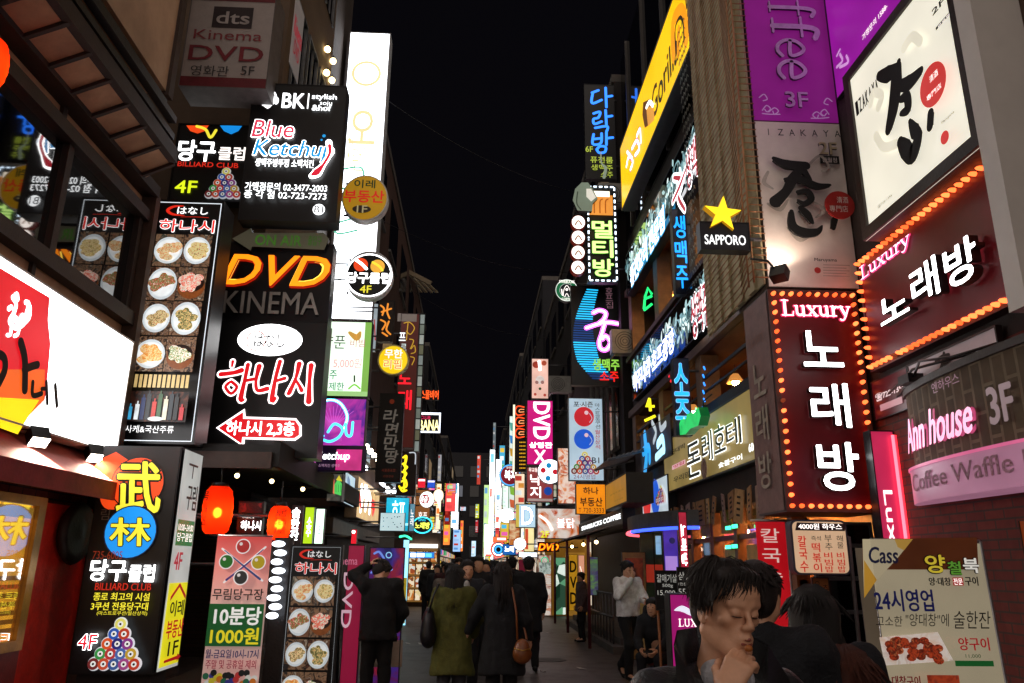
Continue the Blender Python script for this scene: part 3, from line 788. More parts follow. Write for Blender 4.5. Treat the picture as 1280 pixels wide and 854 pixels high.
# --- white shop sign with rooster
s = Sign('shop_sign', 'long white lit shop sign with a red block and rooster above the awning', 'L', -4.08, None, .2, pr('#c9c5c0', .4), em('#ffffff', 1.55, .05), .02, world=(3.2, 8.93, 2.80, 4.14), bracket=None)
s.G([(-40, 285), (0, 335), (62, 372), (60, 400), (63, 430), (60, 465), (56, 500), (36, 520), (22, 543), (0, 535), (-40, 525)], em('#e01420', .95, .12), fr=False)
s.G([(-40, 452), (0, 462), (56, 462), (55, 500), (36, 520), (22, 543), (0, 535), (-40, 525)], em('#f2641a', .95, .1), fr=False)
s.G([(-40, 490), (0, 497), (49, 500), (36, 520), (22, 543), (0, 535), (-40, 525)], em('#fbd800', 1.05, .1), fr=False)
for pts, wd in (([(16, 372), (20, 380), (17, 392), (12, 402), (20, 410), (30, 404), (33, 392), (36, 380), (32, 378)], .008), ([(14, 384), (11, 386)], .008), ([(14, 410), (13, 418), (9, 419)], .006), ([(24, 411), (22, 418), (18, 420)], .006), ([(17, 372), (21, 368), (22, 374)], .008), ([(30, 403), (36, 396), (37, 384)], .01), ([(18, 398), (24, 402), (28, 396)], .012)):
    s.S(pts, wd, WHT, fr=False)
for pts, wd in (([(-12, 440), (4, 446), (6, 462), (-2, 480)], .014), ([(26, 428), (31, 450), (31, 487)], .016), ([(30, 462), (40, 458), (47, 456)], .013), ([(41, 478), (41, 494), (52, 492)], .009), ([(52, 486), (56, 486)], .007), ([(58, 478), (59, 504)], .009), ([(69, 482), (71, 507)], .010)):
    s.S(pts, wd, INK, fr=False)
s.T('735-5603', (129, 462, 158, 480), pr('#333333'), fr=False); s.T('전화예약', (142, 443, 158, 458), pr('#333333'), fr=False)
s.T('가네', (72, 452, 92, 462), pr('#c8c0bc'), fr=False)
s.done()

# --- hanashi menu signs: the same panel hangs on the wall and stands on the pavement
PLATE = [em('#e9ecec', .75, .1, 20), em('#dfe6ea', .7, .1, 20)]
def menu_panel(s, lit=1.0, px=None):
    e = lambda c, k=1.0: em(c, round(k * lit, 3), .08)
    s.border(.035, .012, e('#e8f0f8', .9))
    cr = lambda pts, wd, m: s.S(pts, wd, m)
    cr([(.42, .026), (.28, .03), (.2, .047), (.28, .064), (.45, .068)], [.01, .035, .05, .035, .008], e('#d82818'))
    cr([(.4, .075), (.6, .073), (.8, .075)], .006, e('#d82818'))
    s.T('はなし', (.34, .03, .78, .062), e('#f4f4f4'), .03)
    s.T('하나시', (.12, .088, .9, .142), e('#e8281c'), .035, (e('#ffffff'), .05))
    bgs = ['#3a1410', '#1d1512', '#4a2a1c', '#22302a', '#1c1a1e', '#5a2c1e', '#2a2420', '#382018']
    foods = [('#e8c890', '#c87838', '#f0e0b0', '#8a5a28'), ('#3f6b2a', '#c8a868', '#e8d8a0', '#7a3a20'), ('#f2e2d0', '#b83828', '#5a7a3a', '#e8d0b0'), ('#e8a088', '#d8482c', '#f2e8d8', '#4a7a3a'),
             ('#c89858', '#6a5a30', '#f0d8a0', '#a84828'), ('#8a6a3a', '#3a4a24', '#d8c080', '#b06030'), ('#f0b850', '#d87820', '#f8e0a0', '#a8381c'), ('#d84838', '#f4ece0', '#4a7a34', '#e8b078')]
    for r in range(4):
        for c in range(2):
            i = r * 2 + c
            y0 = .155 + r * .146; x0 = .10 + c * .41
            s.R((x0, y0, x0 + .395, y0 + .138), mottled((bgs[i], '#1c1210', '#8a6a50', bgs[(i + 3) % 8], '#b0a08c'), 9 + i, .6 * lit), mb=s.pc)
            cx, cy = x0 + .2, y0 + .069
            sx = .2 - (.012 if i % 3 == 1 else 0); sy = sx * (.98 + .08 * ((i * 7) % 3))
            if i in (3, 7):
                s.D(cx, cy + .012, sx * .95, em('#8a4a20', round(.7 * lit, 3), .3, 30), ry=sx * .9, mb=s.pc); s.D(cx, cy - .004, sx * .88, em('#2a140c', round(.5 * lit, 3)), ry=sx * .66, mb=s.pc)
            else:
                s.D(cx, cy, sx, em('#dde6ea', round(.78 * lit, 3), .12, 14), ry=sy * 1.05, mb=s.pc); s.D(cx, cy, sx * .84, em('#eef2f2', round(.85 * lit, 3), .12, 14), ry=sy * .86, mb=s.pc)
            n = 13 + (i * 5) % 6
            rnd = random.Random(i)
            for q in range(n):
                a, rr = rnd.uniform(0, 6.28), rnd.uniform(.05, .74) * sx
                s.D(cx + rr * math.cos(a), cy + rr * .8 * math.sin(a) * s.W / s.H, rnd.uniform(.045, .08), mottled(foods[i], 30 + q, .8 * lit), ry=rnd.uniform(.035, .07), mb=s.pc, n=10)
    for i in range(13):
        s.R((.1 + i * .062, .745, .1 + i * .062 + .042, .795), em('#d8b878', round(.8 * lit, 3), .25, 9), mb=s.pc)
    s.R((.09, .81, .91, .925), mottled(('#3a1c12', '#120c0c', '#5a3020'), 7, .5 * lit), mb=s.pc)
    for i, (c, x, h) in enumerate((('#3fa8d8', .14, .05), ('#e8f0f4', .23, .06), ('#1c2a5a', .30, .085), ('#20242a', .37, .1), ('#c83028', .45, .07), ('#3a5a3a', .52, .1), ('#e0d8c0', .6, .08), ('#202830', .67, .1), ('#1a1a1c', .74, .09), ('#c02830', .82, .05))):
        s.R((x, .92 - h, x + .055, .918), em(c, round(.8 * lit, 3), .3, 12), mb=s.pc); s.R((x + .018, .92 - h - .012, x + .037, .92 - h), em(c, round(.6 * lit, 3)), mb=s.pc)
    s.D(.52, .915, .1, em('#e8ecec', round(.8 * lit, 3)), ry=.03, mb=s.pc)
    s.T('사케&국산주류', (.15, .94, .78, .968), e('#f0f0f0'))
s = Sign('menu_sign', 'tall lit black menu sign with eight food dishes hanging on the wall', 'F', 9.3, (171, 251, 262, 555), .42, CASE, FACEK, .02, bracket=-4.3)
menu_panel(s, 1.0); s.done()
s = Sign('menu_stand', 'tall black menu stand with eight food dishes standing on the street', 'F', 7.2, (354, 682, 427, 900), .06, CASE, FACEK, .02, world=(at_y(357, 760, 7.2)[0], at_y(424, 760, 7.2)[0], .05, at_y(390, 681, 7.2)[2]))
menu_panel(s, .62); b = MB()
for x in (-.9, .9): b.bar((x * s.W / 2, .0, -.03), (x * s.W / 2, -.05, -.45), .03, .03, CASE); b.bar((x * s.W / 2, 1.4, -.06), (x * s.W / 2, -.05, -.5), .025, .025, CASE)
b.build('support_leg', s.root); s.done()

# --- billiard club column sign
def pyramid(s, x0, y0, x1, y1, lit=1.0, fr=True):
    cols = ['#e8e070', '#2a5ab8', '#c04028', '#e05828', '#2a2a78', '#8a3a8a', '#3a9a4a', '#c03838', '#4a6ab0', '#c8a030', '#7a2a2a', '#d05030', '#3a5a9a', '#a84a8a', '#c84028']
    W = x1 - x0; k = 0
    for r in range(5):
        for c in range(r + 1):
            cx = x0 + W * (.5 + (c - r / 2) * .19); cy = y0 + (y1 - y0) * (.1 + r * .2); rr = W * .105
            s.D(cx, cy, rr * 1.22, em('#e8eef4', round(.7 * lit, 3)), fr, n=18)
            k += 1
    k = 0
    for r in range(5):
        for c in range(r + 1):
            cx = x0 + W * (.5 + (c - r / 2) * .19); cy = y0 + (y1 - y0) * (.1 + r * .2); rr = W * .105
            s.D(cx, cy, rr, em(cols[k], round(.75 * lit, 3)), fr, n=18); s.D(cx, cy, rr * .5, em('#f4f4f0', round(.8 * lit, 3)), fr, n=12); s.D(cx, cy, rr * .22, INK, fr, n=8); k += 1
def kanji(s, c, b, m, out, fr=True): s.T(c, b, m, .045, (out, .05), fr=fr, shear=-.12)
s = Sign('column_sign', 'black billiard club column sign with orange and blue discs rising from the kerb', 'F', 8.3, (108, 560, 207, 838), .0, 'none', None, 0, world=(-3.93, -3.12, .58, 2.82))
c = MB(); c.box((-s.W / 2, 0, -.6), (s.W / 2, s.H, -.004), CASE); c.build('case', s.root); MB().box((-s.W / 2 + .01, .01, -.004), (s.W / 2 - .01, s.H - .01, .004), FACEK).build('face_panel', s.root)
c = MB(); c.box((-s.W / 2 + .05, -.5, -.5), (s.W / 2 - .05, 0, -.08), pr('#1a1412', .7)); c.build('plinth', s.root)
OG = em('#f04a18', .95, .12)
for a, b_, r_ in (((128, 598), (150, 570), 12), ((126, 590), (132, 574), 8), ((140, 622), (124, 606), 8), ((140, 628), (126, 622), 6)):
    s.S([(165, 604), a, b_], [.3, .2, .02], OG, fr=False)
for pts in ([(160, 575), (145, 565), (130, 572), (124, 590), (130, 596), (138, 590), (136, 604), (124, 608), (128, 622), (142, 626), (160, 632)],): s.G(pts, OG, fr=False)
s.D(172, 604, .34, em('#0e0a0a', .2), fr=False); s.D(172, 604, .325, OG, fr=False)
kanji(s, '武', (147, 578, 200, 640), YEL, BLK, False)
s.D(163, 665, .33, em('#0e2a50', .4), fr=False); s.D(163, 665, .315, em('#1690e8', 1.0, .1), fr=False)
kanji(s, '林', (138, 648, 188, 682), YEL, BLK, False)
s.T('림', (126, 636, 137, 650), pr('#8a7a6a'), fr=False)
s.T('735-6005', (116, 689, 153, 699), em('#a83820', .5), fr=False)
s.T('당구', (113, 700, 158, 726), WHT, .05, fr=False); s.T('클럽', (161, 706, 193, 727), WHT, .05, fr=False)
serif_red = em('#d83020', .7)
s.T('BILLIARD CLUB', (119, 729, 189, 738), serif_red, .02, fr=False)
s.T('종로 최고의 시설', (117, 741, 187, 751), YEL, .02, fr=False); s.T('3쿠션 전용당구대', (114, 753, 185, 763), YEL, .02, fr=False); s.T('(마스트로쿠션/월산상적)', (121, 764, 184, 770), YEL, 0, fr=False)
s.T('4F', (98, 793, 121, 812), em('#e82838', .9), .03, (WHT, .06), fr=False)
pyramid(s, 112, 774, 182, 836, 1.0, False) if False else None
fx0, fx1 = [(s.px(x, 806)[0] / s.W + .5) for x in (114, 181)]; fy0, fy1 = [1 - s.px(147, y)[1] / s.H for y in (774, 836)]
pyramid(s, fx0, fy0, fx1, fy1); s.done()
s = Sign('side_sign', 'narrow white and yellow estate agent sign on the flank of the billiard column', 'L', -3.095, (200, 575, 238, 838), .012, CASE, em('#d8dcd8', .55, .2), .0, world=(8.34, 8.88, .6, 2.8))
s.R((.02, .62, .98, .985), em('#e8e020', .8, .15)); s.R((.05, .33, .95, .45), em('#1c7a3c', .6)); s.T('10:00~24:00', (.1, .35, .9, .38), WH1); s.T('당구클럽', (.1, .39, .9, .43), WH1)
s.T('4F', (.1, .48, .5, .56), em('#b82038', .7), .03); s.T('구림', (.3, .16, .85, .28), pr('#3a3632'), .03); s.T('ㅜ', (.2, .06, .7, .13), pr('#6a5a5a'))
s.G([(.1, .70), (.5, .64), (.9, .70), (.9, .68), (.5, .62), (.1, .68)], RDD); s.T('이레', (.15, .70, .85, .77), pr('#20302a'), .03); s.T('부동산', (.08, .785, .92, .865), em('#c81820', .6), .04); s.T('1F', (.25, .88, .75, .94), INK, .03); s.G([(.1, .955), (.75, .95), (.75, .94), (.95, .957), (.75, .975), (.75, .966), (.1, .966)], RDD)
s.done()
# --- upper billiard sign, video room box, blue ketchup
s = Sign('shop_sign', 'black billiard club sign high on the wall tucked behind the Blue Ketchup board', 'F', 10.9, (216, 156, 322, 252), .2, CASE, FACEK, .015, bracket=-4.3)
s.G([(233, 157), (238, 164), (247, 167), (256, 164), (261, 157)], OG, fr=False); s.S([(246, 158), (257, 162), (263, 172), (270, 163)], .035, YEL, fr=False); s.G([(275, 157), (280, 164), (289, 168), (298, 164), (303, 157)], em('#1690e8', .9), fr=False)
s.T('당구', (223, 176, 269, 201), WHT, .05, fr=False); s.T('클럽', (273, 184, 306, 200), WH1, .04, fr=False); s.T('BILLIARD CLUB', (222, 203, 298, 209), em('#e83020', .8), .02, fr=False)
s.T('4F', (219, 226, 246, 241), em('#d8e820', 1.0), .05, fr=False)
fx0, fx1 = [(s.px(x, 230)[0] / s.W + .5) for x in (258, 304)]; fy0, fy1 = [1 - s.px(280, y)[1] / s.H for y in (211, 248)]
pyramid(s, fx0, fy0, fx1, fy1, .6); s.done()
DIMG = pr('#aba19c', .5, vary=.08)
s = Sign('box_sign', 'unlit grey cinema box sign with maroon bands at the top left', 'F', 9.7, (232, -12, 340, 110), .5, pr('#5a5250', .6), DIMG, .012, bracket=-4.3)
MAR = pr('#6a1420', .5)
s.R((.0, .0, 1, .12), MAR); s.R((.0, .9, 1, 1), MAR)
s.R((266, 9, 316, 35), pr('#2a1a1e', .5), fr=False); s.T('dts', (271, 15, 312, 30), pr('#b3aaa6'), .05, fr=False)
s.T('Kinema', (242, 38, 328, 50), pr('#8a3038'), .0, fr=False); s.T('DVD', (236, 58, 329, 76), pr('#7a1826'), .04, fr=False); s.T('영화관', (238, 82, 286, 95), pr('#2a2426'), .0, fr=False); s.T('5F', (301, 83, 318, 94), pr('#2a2426'), .0, fr=False)
s.done()
s2 = Sign('side_sign', 'pale flank panel of the cinema box sign with red slanting letters', 'L', -2.99, (340, 0, 372, 100), .01, pr('#b3aaa6', .5), em('#c9c0be', .12, .2), .0, world=(10.22, at_x(372, 103, -2.99)[1], at_x(371, 103, -2.99)[2], at_y(336, 0, 9.7)[2] + .6))
s2.T('Kinema', (.06, .3, .95, .55), em('#c83848', .3), .02); s2.T('DVD', (.2, .6, .8, .8), em('#c83848', .2), .02); s2.done()
s = Sign('shop_sign', 'black Blue Ketchup bar board with white telephone numbers', 'F', 10.1, (307, 106, 427, 277), .28, CASE, FACEK, .012, bracket=-3.4)
W2 = em('#f6f8fa', 1.2, .05)
s.D(334.5, 125, .085, W2, fr=False); s.G([(327, 127), (342, 127), (338, 134), (334.5, 136), (331, 134)], W2, fr=False)
s.D(330.5, 124, .028, BLK, fr=False, ry=.04); s.D(338.5, 124, .028, BLK, fr=False, ry=.04); s.S([(323, 125), (326, 116), (334.5, 113), (343, 116), (346, 125)], .018, W2, fr=False); s.D(323.5, 126, .025, W2, fr=False, ry=.045); s.D(345.5, 126, .025, W2, fr=False, ry=.045)
s.T('BK', (353, 117, 381, 135), W2, .05, fr=False); s.R((384.5, 117, 386, 136), W2, fr=False)
s.T('stylish', (390, 118, 421, 126), W2, .04, fr=False); s.T('soju', (400, 126.5, 415, 133), W2, 0, fr=False); s.T('&hof', (390, 131.5, 414, 138.5), W2, .05, fr=False)
KR = em('#d84058', .95, .05); KB = em('#1e96d8', 1.0, .05)
s.T('Blue', (317, 151, 368, 172), KR, .05, (WHT, .07), fr=False, shear=.12); s.T('Ketchup', (318, 176, 417, 202), KB, .05, (WHT, .06), fr=False, shear=.18)
s.S([(411, 178), (412, 192), (404, 206), (396, 216), (390, 220)], [.07, .06, .06, .11, .07], WHT, fr=False); s.S([(412, 182), (412, 192), (404, 206), (396, 215), (391, 218)], [.04, .03, .03, .075, .04], em('#d82038', .95), fr=False)
s.D(405, 170, .018, KB, fr=False); s.D(402, 175, .012, KB, fr=False)
s.T('생맥주병뚜껑 소맥치킨', (319, 199, 392, 209), W2, .05, fr=False)
s.T('가맹점문의 02-3477-2003', (306, 229, 409, 239), W2, .01, fr=False); s.T('종 각 점 02-723-7273', (305, 239, 408, 249), W2, .01, fr=False)
s.D(398.5, 262, .062, W2, fr=False); s.T('B1', (393, 257.5, 404, 266), INK, .02, fr=False)
s.done()
t = thing('tube_lamp', 'white fluorescent tube fitting under the cinema box sign', 'lamp', at_y(285, 118, 9.9))
q = MB(); q.tube([(-.3, 0, 0), (.3, 0, 0)], .02, em('#dfe8ff', 2.2, 0)); q.build('tube', t); q = MB(); q.box((-.34, .03, -.03), (.34, .06, .03), STEEL); q.build('fitting', t)
# --- on air arrow, dvd kinema, hanashi arrow board
s = Sign('arrow_sign', 'dim arrow shaped on air sign between the Blue Ketchup and DVD boards', 'F', 10.35, (290, 286, 411, 312), .1, 'none', None, bracket=-3.4)
AR = [(290, 298), (314, 285), (315, 291), (404, 291), (411, 298), (405, 312), (315, 308), (313, 313)]
p = [s.px(*a) for a in AR]; q = MB(); q.poly(p, .0, em('#8f8a70', .12, .2), .1, CASE); q.build('arrow_panel', s.root)
s.T('ON AIR', (319, 294, 377, 307), em('#4f8a2a', .38), .05, fr=False); s.T('출입구', (385, 295, 402, 307), em('#4f8a2a', .3), .02, fr=False); s.done()
s = Sign('shop_sign', 'dark board with glowing orange DVD letters over grey KINEMA letters', 'F', 10.45, (281, 304, 414, 403), .25, pr('#1a1c2a', .4), pr('#0c0c14', .3, bump=.02), .014, bracket=-3.4)
s.T('DVD', (284, 320, 411, 357), em('#ff8a10', 1.3, .1), .035, (em('#b81c08', .8), .04), fr=False, shear=.35, ext=.05, sidem=em('#c03010', .5)); s.T('DVD', (287, 322, 408, 355), em('#ffd24a', 1.5, .1), -.0, fr=False, shear=.35)
s.T('KINEMA', (279, 365, 399, 392), pr('#a8a49e', .4, .3), .025, fr=False, ext=.03, sidem=pr('#3a3836')); s.done()
s = Sign('shop_sign', 'large black board with red brush letters and a red arrow to the upper floors', 'F', 10.4, (265, 401, 403, 572), .35, CASE, FACEK, .012, bracket=-3.4)
s.D(337.5, 425, .3, WHT, fr=False, ry=.155); s.O(320, 426, .09, .012, em('#d88a80', .8), fr=False, ry=.1); s.T('はなし', (318, 417, 356, 434), INK, .03, fr=False)
def brush_hanashi(s, m, out):
    H = [([(291, 452), (290, 458)], [.03, .02]), ([(276, 468), (292, 466), (302, 463)], [.045, .04, .05]), ([(287, 478), (282, 484), (289, 492), (296, 484), (289, 477)], [.03] * 5), ([(310, 456), (306, 475), (301, 498), (304, 500)], [.04, .035, .05, .03]), ([(307, 476), (317, 474)], [.03, .035]),
         ([(324, 458), (320, 476), (322, 488), (334, 486)], [.05, .03, .035, .045]), ([(350, 452), (344, 475), (340, 500), (344, 498)], [.04, .035, .05, .03]), ([(346, 476), (356, 473)], [.03, .035]),
         ([(374, 455), (370, 472), (362, 490), (360, 492)], [.05, .03, .045, .03]), ([(369, 474), (374, 482), (377, 488)], [.025, .03, .04]), ([(389, 457), (387, 475), (386, 502)], [.05, .035, .055])]
    for pts, wd in H: s.S(pts, [x + .028 for x in wd], out, fr=False, mb=s.lt)
    for pts, wd in H: s.S(pts, wd, m, fr=False, mb=s.lt)
brush_hanashi(s, em('#d8141e', 1.0, .15), em('#fff0f0', 1.2, .05))
s.G([(270, 535), (306, 511), (307, 521), (370, 523), (377, 532), (377, 545), (369, 551), (306, 549), (305, 559)], em('#fff0f0', 1.2, .05), fr=False); s.G([(273, 535), (304, 515), (304, 523.5), (369, 525.5), (374, 533), (374, 544), (368, 548), (303, 546.5), (302, 555)], em('#d8141e', .95, .12), fr=False)
s.T('하나시 2,3층', (283, 527, 368, 545), WHT, .04, fr=False); s.done()
# --- green/white lightbox, neon picture, tall pale sign
s = Sign('shop_sign', 'pale green lit menu board right of the DVD board', 'F', 12.0, (398, 402, 463, 496), .2, CASE, em('#dff4dc', 1.0, .1), .01, bracket=-3.4)
s.R((.86, .0, 1, 1), em('#8ec85a', .8, .1)); s.R((.0, .93, 1, 1), em('#a8d88a', .85, .1)); s.T('양푼', (402, 419, 432, 436), pr('#3a6a5a'), .0, fr=False); s.T('비빔', (438, 424, 456, 434), em('#d87a8a', .8), .0, fr=False); s.S([(437, 416), (446, 422), (450, 416)], [.06, .14, .06], em('#e0a84a', .8), fr=False)
s.T('5,000원', (417, 448, 452, 461), em('#e8a8b0', .9), .02, fr=False); s.T('소주', (402, 463, 421, 474), em('#3a9a7a', .7), .02, fr=False); s.T('무제한', (401, 478, 430, 488), em('#3a9a7a', .7), .02, fr=False); s.S([(443, 470), (443, 477)], .03, pr('#2a5a3a'), fr=False); s.S([(436, 486), (443, 481), (450, 486)], .03, GRN, fr=False); s.done()
s = Sign('poster_sign', 'blue and magenta neon picture board under the pale green board', 'F', 12.0, (392, 498, 456, 589), .2, CASE, mottled(('#1a1f6a', '#4a2a9a', '#c03ab0', '#d85ac8', '#28206a'), 1.6, .75), .01, bracket=-3.4)
NC = em('#4ae0ff', 1.4, .05); s.R((428, 525, 451, 556), em('#c83ab8', .8, .3), fr=False); s.R((395, 557, 458, 590), em('#1c0a2a', .4, .4, 3), fr=False); s.R((420, 562, 452, 588), em('#e03a90', .8, .4), fr=False)
s.S([(396, 510), (410, 500), (425, 504), (434, 520), (430, 536)], .06, NC, fr=False); s.S([(396, 510), (410, 500), (425, 504), (434, 520), (430, 536)], .02, WHT, fr=False)
s.S([(410, 540), (418, 530), (428, 536), (424, 546), (412, 552), (400, 548)], .05, NC, fr=False); s.S([(432, 530), (433, 543), (439, 544), (441, 528)], .05, NC, fr=False); s.S([(394, 536), (404, 545)], .05, NC, fr=False)
for i in range(9): s.S([(412 + i * 1.5, 528), (402 + i * 5, 506 + abs(i - 4) * 2)], .008, em('#e070e0', .9), fr=False)
s.T('Blue Ketchup', (370, 565, 437, 577), WHT, .03, fr=False, shear=.15); s.T('소맥치킨 생맥주', (398, 580, 425, 584), em('#d8a8d0', .6), 0, fr=False); s.done()
s = Sign('tower_sign', 'very tall glowing white vertical sign with faint orange letters', 'F', 20.0, (423, 41, 477, 400), .5, pr('#c8ccd0', .4), em('#f4f8ff', 1.9, .06), .03, bracket=-3.35, rear=em('#f4f8ff', 1.2, .06))
PO = em('#f8d8a0', .95, .1)
s.O(458, 92, .36, .075, PO, fr=False); s.S([(443, 75), (458, 72), (470, 76)], .05, em('#fff8e8', 1.9), fr=False)
s.T('오', (437, 138, 469, 180), PO, .03, fr=False); s.T('렌', (440, 184, 456, 214), PO, 0, fr=False); s.T('지', (433, 168, 440, 214), PO, 0, fr=False); s.S([(437, 170), (434, 215)], .02, PO, fr=False)
GT = em('#6fd0b0', .85, .05); s.S([(426, 212), (452, 210), (451, 232), (424, 236)], .05, GT, fr=False); s.S([(420, 252), (448, 250), (446, 270), (420, 280), (422, 292), (446, 288)], .05, GT, fr=False); s.S([(424, 214), (422, 240), (447, 240)], .04, GT, fr=False)
s.T('당구장', (421, 330, 448, 350), em('#9cc8d0', .8), .0, fr=False); s.R((418, 329, 449, 331), pr('#7a8a8a'), fr=False); s.R((418, 349, 449, 351), pr('#7a8a8a'), fr=False); s.done()
# --- round signs
s = Sign('round_sign', 'round yellow estate agent sign beside the Blue Ketchup board', 'F', 10.6, (427, 219, 485, 276), .16, pr('#d8d8d8', .4), em('#c8940c', .5, .1), .02, shape='disc', bracket=-1.9)
s.T('이레', (443, 225, 469, 235), em('#1c4a20', .2), .05, fr=False); s.T('부동산', (430, 238, 480, 253), em('#d82018', .6), .05, fr=False); s.D(452, 261.5, .2, pr('#4a4238'), fr=False, ry=.09); s.T('1F', (446, 257, 459, 266), em('#d8c890', .4), .02, fr=False); s.done()
s = Sign('round_sign', 'round black billiard club sign with orange and white lettering', 'F', 11.6, (431, 314, 491, 374), .16, pr('#f0f0f0', .4), em('#0c0c0c', .2), .03, shape='disc', bracket=-2.1)
s.O(461, 344, .485, .03, WHT, fr=False); s.D(451, 331, .15, em('#f04a20', .9), fr=False); s.D(472, 333, .15, em('#f0b040', .9), fr=False); s.S([(445, 325), (452, 330), (458, 336)], .06, WHT, fr=False); s.S([(466, 328), (474, 333), (478, 338)], .05, YEL, fr=False)
s.T('당구클럽', (434, 341, 488, 354), WHT, .07, fr=False); s.T('4F', (450, 357, 464, 366), YEL, .04, fr=False); s.done()
s = Sign('round_sign', 'round yellow lit free refill sign on the left row', 'F', 15.5, (472, 431, 511, 469), .14, pr('#e8e0a0', .4), em('#f0c814', 1.0, .15), .03, shape='disc', bracket=-3.35)
s.T('무한', (481, 437, 503, 448), em('#f4f0e0', 1.0), .05, (em('#d88a20', .9), .05), fr=False); s.T('리필', (480, 450, 502, 461), em('#e89040', .9), .05, (em('#fff0c0', 1.0), .05), fr=False); s.done()
# --- left side, small signs at street level
s = Sign('banner_stand', 'pinkish billiard hall banner with crossed cues standing on the street', 'F', 7.7, None, .015, 'none', None, world=(at_y(262, 760, 7.7)[0], at_y(332, 760, 7.7)[0], .08, at_y(304, 670, 7.7)[2]))
bn = bpy.data.materials.new('banner_print'); bn.use_nodes = True
_n = bn.node_tree; _p = _n.nodes['Principled BSDF']; _tc = _n.nodes.new('ShaderNodeTexCoord'); _sp = _n.nodes.new('ShaderNodeSeparateXYZ'); _r = _n.nodes.new('ShaderNodeValToRGB')
_n.links.new(_tc.outputs['Generated'], _sp.inputs[0]); _n.links.new(_sp.outputs[1], _r.inputs[0]); _n.links.new(_r.outputs[0], _p.inputs['Base Color'])
_e = _r.color_ramp.elements; _e[0].position = .0; _e[0].color = lin('#a03048'); _e[1].position = 1; _e[1].color = lin('#d84848'); _q = _e.new(.2); _q.color = lin('#d8b0a8'); _q = _e.new(.62); _q.color = lin('#e8c0b8')
_n.links.new(_r.outputs[0], _p.inputs['Emission Color']); _p.inputs['Emission Strength'].default_value = .30; _p.inputs['Roughness'].default_value = .5
q = MB(); q.poly([(-s.W / 2, 0), (s.W / 2, 0), (s.W / 2, s.H), (-s.W / 2, s.H)], 0, bn, .004, CASE); q.build('fabric', s.root)
q = MB(); q.tube([(-s.W / 2, s.H, -.01), (s.W / 2, s.H, -.01)], .012, ALU); q.tube([(0, -.05, -.1), (0, s.H, -.02)], .014, CASE); q.tube([(-.4, -.07, .1), (0, .1, -.1), (.4, -.07, .1)], .012, CASE); q.build('frame', s.root)
WB = em('#f4eeee', .55); lm = lambda c: em(c, .35)
s.S([(278, 686), (328, 726)], .035, WB, fr=False); s.S([(332, 684), (280, 728)], .035, WB, fr=False); s.S([(281, 688), (305, 708), (325, 724)], [.015, .03, .04], lm('#3a4a8a'), fr=False); s.S([(329, 687), (305, 708), (283, 725)], [.015, .03, .04], lm('#4a3a8a'), fr=False)
for x, y, c in ((304, 683, '#c83838'), (283, 702, '#2a7a2a'), (323, 703, '#c8b028'), (301, 722, '#3a3a3a')): s.D(x, y, .135, WB, fr=False); s.D(x, y, .115, lm(c), fr=False); s.D(x - 2.5, y - 3, .03, em('#f4eeee', .4), fr=False)
s.T('무림당구장', (266, 736, 329, 750), pr('#2a1616'), .03, fr=False); s.R((259, 755, 328, 808), em('#1f6a34', .3), fr=False); s.T('10분당', (268, 759, 326, 781), em('#f4f4f0', .6), .07, fr=False); s.T('1000원', (263, 785, 323, 805), em('#e8d828', .6), .07, fr=False)
s.T('월-금요일10시-17시', (257, 812, 323, 823), em('#2a2a78', .2), .03, fr=False); s.T('주말 및 공휴일 제외', (257, 825, 320, 836), em('#b82848', .35), .02, fr=False)
rnd = random.Random(3)
for i in range(24): s.D(258 + i % 12 * 5.4 + rnd.uniform(-2, 2), 845 + i // 12 * 6 + rnd.uniform(-4, 4), .055, lm(rnd.choice(['#c83838', '#d8c838', '#2a6a4a', '#e8e8e0', '#3a3a8a', '#d87828', '#202020'])), fr=False, n=14)
s.done()
PAPER = bpy.data.materials.new('red_paper'); PAPER.use_nodes = True
_n = PAPER.node_tree; _n.nodes.clear(); _o = _n.nodes.new('ShaderNodeOutputMaterial'); _t = _n.nodes.new('ShaderNodeBsdfTranslucent'); _g = _n.nodes.new('ShaderNodeBsdfRefraction'); _m = _n.nodes.new('ShaderNodeMixShader'); _d = _n.nodes.new('ShaderNodeBsdfDiffuse'); _m2 = _n.nodes.new('ShaderNodeMixShader')
_t.inputs[0].default_value = lin('#ff3c1c'); _g.inputs[0].default_value = lin('#ff8a3a'); _g.inputs['Roughness'].default_value = .8; _g.inputs['IOR'].default_value = 1.08; _m.inputs[0].default_value = .22; _d.inputs[0].default_value = lin('#d02a14'); _m2.inputs[0].default_value = .3
_n.links.new(_t.outputs[0], _m.inputs[1]); _n.links.new(_g.outputs[0], _m.inputs[2]); _n.links.new(_m.outputs[0], _m2.inputs[1]); _n.links.new(_d.outputs[0], _m2.inputs[2]); _n.links.new(_m2.outputs[0], _o.inputs[0])
